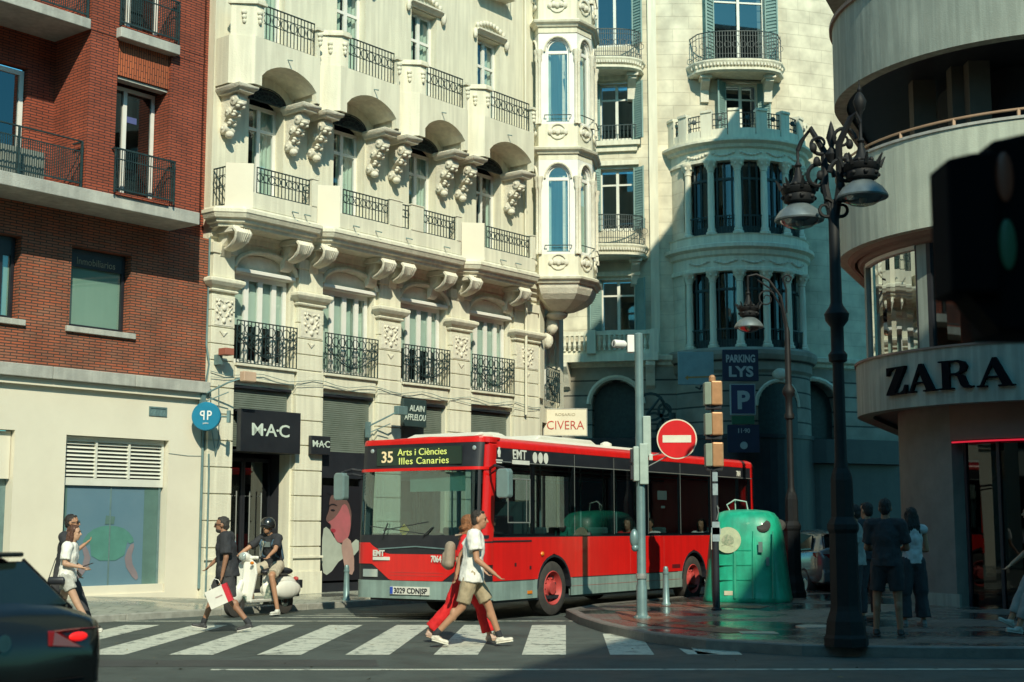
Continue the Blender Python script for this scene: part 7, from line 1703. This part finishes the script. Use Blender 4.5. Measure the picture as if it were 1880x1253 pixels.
# ================================================================ cars
def car(label, loc, rz, paint, L=4.4, s=1.0, detail=True, lamp_on=False):
    """hatchback: local +x is the nose, origin on the ground under the middle"""
    o = empty('car', label, 'car', loc, rz)
    # stations along x: half width, sill z, belt z, roof half width, roof z
    ST = [(2.16,.60,.35,.62,.50,.66),(2.05,.80,.25,.72,.62,.78),(1.5,.87,.22,.86,.70,.92),(.95,.90,.21,.92,.72,.98),(.55,.91,.21,.95,.66,1.20),(.05,.91,.21,.96,.60,1.42),(-.6,.91,.21,.97,.60,1.47),(-1.2,.90,.21,.98,.58,1.44),(-1.62,.89,.23,1.0,.57,1.37),(-1.95,.87,.28,1.0,.62,1.12),(-2.12,.83,.32,.98,.66,1.02),(-2.20,.72,.40,.78,.55,.84)]
    k = MB(); R = []
    for (x,w_,z0,zb,wr,zr) in ST:
        half = [(0,z0),(w_*.80,z0),(w_*.97,z0+.10),(w_,z0+(zb-z0)*.55),(w_*.985,zb-.02),(w_*.96,zb+.01),(wr+.03,zb+(zr-zb)*.8 if zr > zb+.1 else zr-.01),(wr*.85,zr),(0,zr+.012)]
        R.append([(x,-y,z) for y,z in half]+[(x,y,z) for y,z in half[::-1][1:-1]])
    m_ = len(R[0])
    for i in range(len(R)-1):
        for j in range(m_): k.poly([R[i][j],R[i][(j+1)%m_],R[i+1][(j+1)%m_],R[i+1][j]])
    k.poly(R[0]); k.poly(R[-1]); body = k.build('body', paint, o)
    bm = bmesh.new(); bm.from_mesh(body.data); bmesh.ops.remove_doubles(bm, verts=bm.verts, dist=.0005); bmesh.ops.recalc_face_normals(bm, faces=bm.faces)
    bmesh.ops.subdivide_edges(bm, edges=bm.edges, cuts=1, use_grid_fill=True, smooth=.6); bm.to_mesh(body.data); bm.free()
    for p in body.data.polygons: p.use_smooth = True
    gm = mat('car_glass_%s'%o.name, (.010,.018,.016), rough=.06, spec=.5, coat=.15)
    # windows as thin curved sheets just outside the body
    def sheet(pts, nm, m, th=.012, **kw):
        q = MB(); c = sum((V(p) for p in pts), V())/len(pts); n_ = (V(pts[1])-V(pts[0])).cross(V(pts[2])-V(pts[0])).normalized()
        if n_.dot(c-V((0,0,.7))) < 0: n_ = -n_
        a = [tuple(V(p)+n_*th) for p in pts]; b_ = [tuple(V(p)-n_*.03) for p in pts]; n2 = len(pts)
        q.add(a+b_, [tuple(range(n2)),tuple(range(n2,2*n2))[::-1]]+[(i,(i+1)%n2,n2+(i+1)%n2,n2+i) for i in range(n2)]); return q.build(nm, m, body, bevel=.008, **kw)
    rw = sheet([(-1.70,-.56,1.345),(-1.70,.56,1.345),(-2.0,.66,1.08),(-2.0,-.66,1.08)], 'rear_window', gm, .02)
    sheet([(.95,-.66,1.02),(.95,.66,1.02),(.10,.56,1.40),(.10,-.56,1.40)], 'windscreen', gm, .02)
    for q in (-1,1):
        sheet([(.75,q*.87,1.02),(.05,q*.68,1.36),(-.6,q*.68,1.40),(-.6,q*.90,1.01)], 'side_window', gm, .015); sheet([(-.66,q*.90,1.01),(-.66,q*.68,1.40),(-1.35,q*.67,1.36),(-1.72,q*.86,1.06)], 'side_window', gm, .015)
    k = MB(); k.prism([(-1.58,-.56),(-1.58,.56),(-1.76,.52),(-1.79,0),(-1.76,-.52)], 1.385, 1.415); k.build('spoiler', paint, body, bevel=.012)
    rl = mat('tail_red_%s'%o.name, (.16,.006,.008), rough=.12, coat=.8)
    for q in (-1,1):
        k = MB(); F = [(-2.215,q*.36,.86),(-2.205,q*.38,.95),(-2.19,q*.60,.955),(-2.165,q*.745,.95),(-2.03,q*.855,.975),(-1.86,q*.893,.985),(-1.90,q*.898,.91),(-2.04,q*.872,.86),(-2.175,q*.77,.83),(-2.21,q*.60,.84)]; B_ = [(x_+.10,y_*.85,z_) for x_,y_,z_ in F]; nn = len(F)
        k.add(F+B_, [tuple(range(nn)),tuple(range(nn,2*nn))[::-1]]+[(i_,(i_+1)%nn,nn+(i_+1)%nn,nn+i_) for i_ in range(nn)]); k.build('tail_light', rl, body, bevel=.006)
        if lamp_on:
            k = MB(); k.ell((-2.20,q*.58,.905),(.014,.075,.028),12,8); k.build('lit_lamp', emitmat('brake_glow_%d'%(q+1),(1,.015,.015),.45), body, smooth=60)
        k = MB(); k.prism([(q*.78,.66),(q*.78,.74),(q*.42,.70),(q*.46,.62)], 1.98, 2.14, 'x'); k.build('headlight', M_lamp, body, bevel=.012)
        k = MB(); k.ell((.72,q*.98,1.0),(.06,.09,.07),10,8); k.build('mirror', paint, body, smooth=60)
    k = MB(); k.prism([(-2.19,.30),(-2.27,.34),(-2.27,.56),(-2.20,.62),(-1.9,.62),(-1.9,.30)], -.80, .80, 'y'); k.build('bumper', paint, body, bevel=.03)
    k = MB(); k.box(-2.285,-2.272,-.26,.26,.62,.73) if False else k.box(-2.285,-2.262,-.26,.26,.42,.53); k.build('number_plate', M_lw, body)
    k = MB(); k.tube([(-2.21,-.62,.66),(-2.225,0,.655),(-2.21,.62,.66)],.006,4); k.tube([(-2.05,-.80,1.0),(-2.15,-.74,.80),(-2.19,-.66,.66)],.005,4); k.tube([(-2.05,.80,1.0),(-2.15,.74,.80),(-2.19,.66,.66)],.005,4); k.build('shut_line', M_matt, body)
    k = MB(); k.tube([(-2.06,0,1.08),(-1.97,.12,1.14),(-1.88,.42,1.20)],.010,5); k.build('rear_wiper', M_matt, body)
    k = MB(); k.tube([(-1.68,-.58,1.365),(-2.01,-.69,1.07),(-2.04,0,1.06),(-2.01,.69,1.07),(-1.68,.58,1.365)],.012,5); k.build('window_seal', M_matt, body)
    k = MB(); k.lathe([(0,-.0),(.05,0),(.05,-.01),(0,-.01)], (-2.21,0,.90), 16, ax='x'); k.build('badge', M_chr, body)
    for x in (1.38,-1.32):
        for q in (-1,1):
            k = MB(); k.lathe([(.22,-.10),(.29,-.11),(.32,-.08),(.325,0),(.32,.08),(.29,.11),(.22,.10)], (x,q*.80,.325), 26, ax='y', cap=False); wl = k.build('wheel', M_rubber, body, smooth=40)
            k = MB(); k.lathe([(0,q*.08),(.06,q*.09),(.12,q*.07),(.20,q*.09),(.22,q*.10),(.22,-q*.1)], (x,q*.80,.325), 20, ax='y', cap=False); k.build('rim', M_metal, wl, smooth=40)
    return o
M_cb = mat('car_black_paint', (.004,.005,.005), (.006,.007,.007), ns=1.5, rough=.22, coat=.35, spec=.3)
M_cg = mat('car_grey_paint', (.10,.12,.12), rough=.25, coat=.6)
car('near black car leaving the frame at the bottom left corner', (-4.86,9.5,-.02), math.radians(150), M_cb, lamp_on=True)
car('dark car parked in the shade behind the green bottle bank', (7.35,34.5,.0), math.radians(100), M_cg)
# ================================================================ one object per separate piece for parts that come in several
SPLIT = {'oriel_bands':'oriel_band','lintel':'lintel','balcony_pier':'balcony_pier','pier':'pier','drain_spout':'drain_spout','drain_pipe':'drain_pipe','brick_pier':'brick_pier','brick_course':'brick_course',
 'mirrors':'mirror','shutter':'shutter','bolts':'bolt','windows':'window','grab_pole':'grab_pole','notice':'notice','label':'label','cables':'cable','bracket':'bracket','door_handle':'door_handle','soffit_moulding':'soffit_moulding',
 'window_ledge':'window_ledge','rib':'rib','indicator':'indicator','roof_vent':'roof_vent','visor':'visor','pilaster':'pilaster','flap':'flap','side_emblem':'side_emblem','strap':'strap','wheel_arch':'wheel_arch','relief':'relief','parapet':'parapet','balcony_parapet':'balcony_parapet','glasses':'glasses','window_frame':'window_frame','drawing':'drawing','garland':'garland','dentils':'dentil','panel_seams':'panel_seam'}
def split_obj(o, newname):
    me = o.data; n = len(me.vertices); par = list(range(n))
    def find(a):
        while par[a] != a: par[a] = par[par[a]]; a = par[a]
        return a
    for p in me.polygons:
        vs = p.vertices; r = find(vs[0])
        for v in vs[1:]: par[find(v)] = r
    comp = {}
    for p in me.polygons: comp.setdefault(find(p.vertices[0]), []).append(p.index)
    boxes = []
    for c, fs in comp.items():
        vs = [me.vertices[v].co for f in fs for v in me.polygons[f].vertices]
        boxes.append([[min(v[i] for v in vs)-.012 for i in range(3)], [max(v[i] for v in vs)+.012 for i in range(3)], list(fs)])
    merged = True
    while merged:
        merged = False; out = []
        for b in boxes:
            for q in out:
                if all(b[0][i] <= q[1][i] and b[1][i] >= q[0][i] for i in range(3)):
                    q[0] = [min(b[0][i],q[0][i]) for i in range(3)]; q[1] = [max(b[1][i],q[1][i]) for i in range(3)]; q[2] += b[2]; merged = True; break
            else: out.append(b)
        boxes = out
    o.name = newname
    if len(boxes) < 2: return
    for b in boxes[1:]:
        used = {}; vs = []; fs = []
        for f in b[2]:
            p = me.polygons[f]; fs.append([used.setdefault(v, len(used)) for v in p.vertices])
        vs = [tuple(me.vertices[v].co) for v in used]
        m2 = bpy.data.meshes.new(newname); m2.from_pydata(vs, [], fs)
        for m in me.materials: m2.materials.append(m)
        sm = me.polygons[b[2][0]].use_smooth
        if sm:
            for p in m2.polygons: p.use_smooth = True
            m2.set_sharp_from_angle(angle=.8)
        c = o.copy(); c.data = m2; c.name = newname; COL.objects.link(c)
    keep = boxes[0][2]; used = {}; fs = [[used.setdefault(v, len(used)) for v in me.polygons[f].vertices] for f in keep]
    m2 = bpy.data.meshes.new(newname); m2.from_pydata([tuple(me.vertices[v].co) for v in used], [], fs)
    for m in me.materials: m2.materials.append(m)
    if me.polygons[keep[0]].use_smooth:
        for p in m2.polygons: p.use_smooth = True
        m2.set_sharp_from_angle(angle=.8)
    o.data = m2
for o in list(sc.objects):
    if o.type == 'MESH' and o.parent and not o.children and len(o.data.polygons) < 6000:
        b_ = o.name.split('.')[0]
        if b_ in SPLIT: split_obj(o, SPLIT[b_])
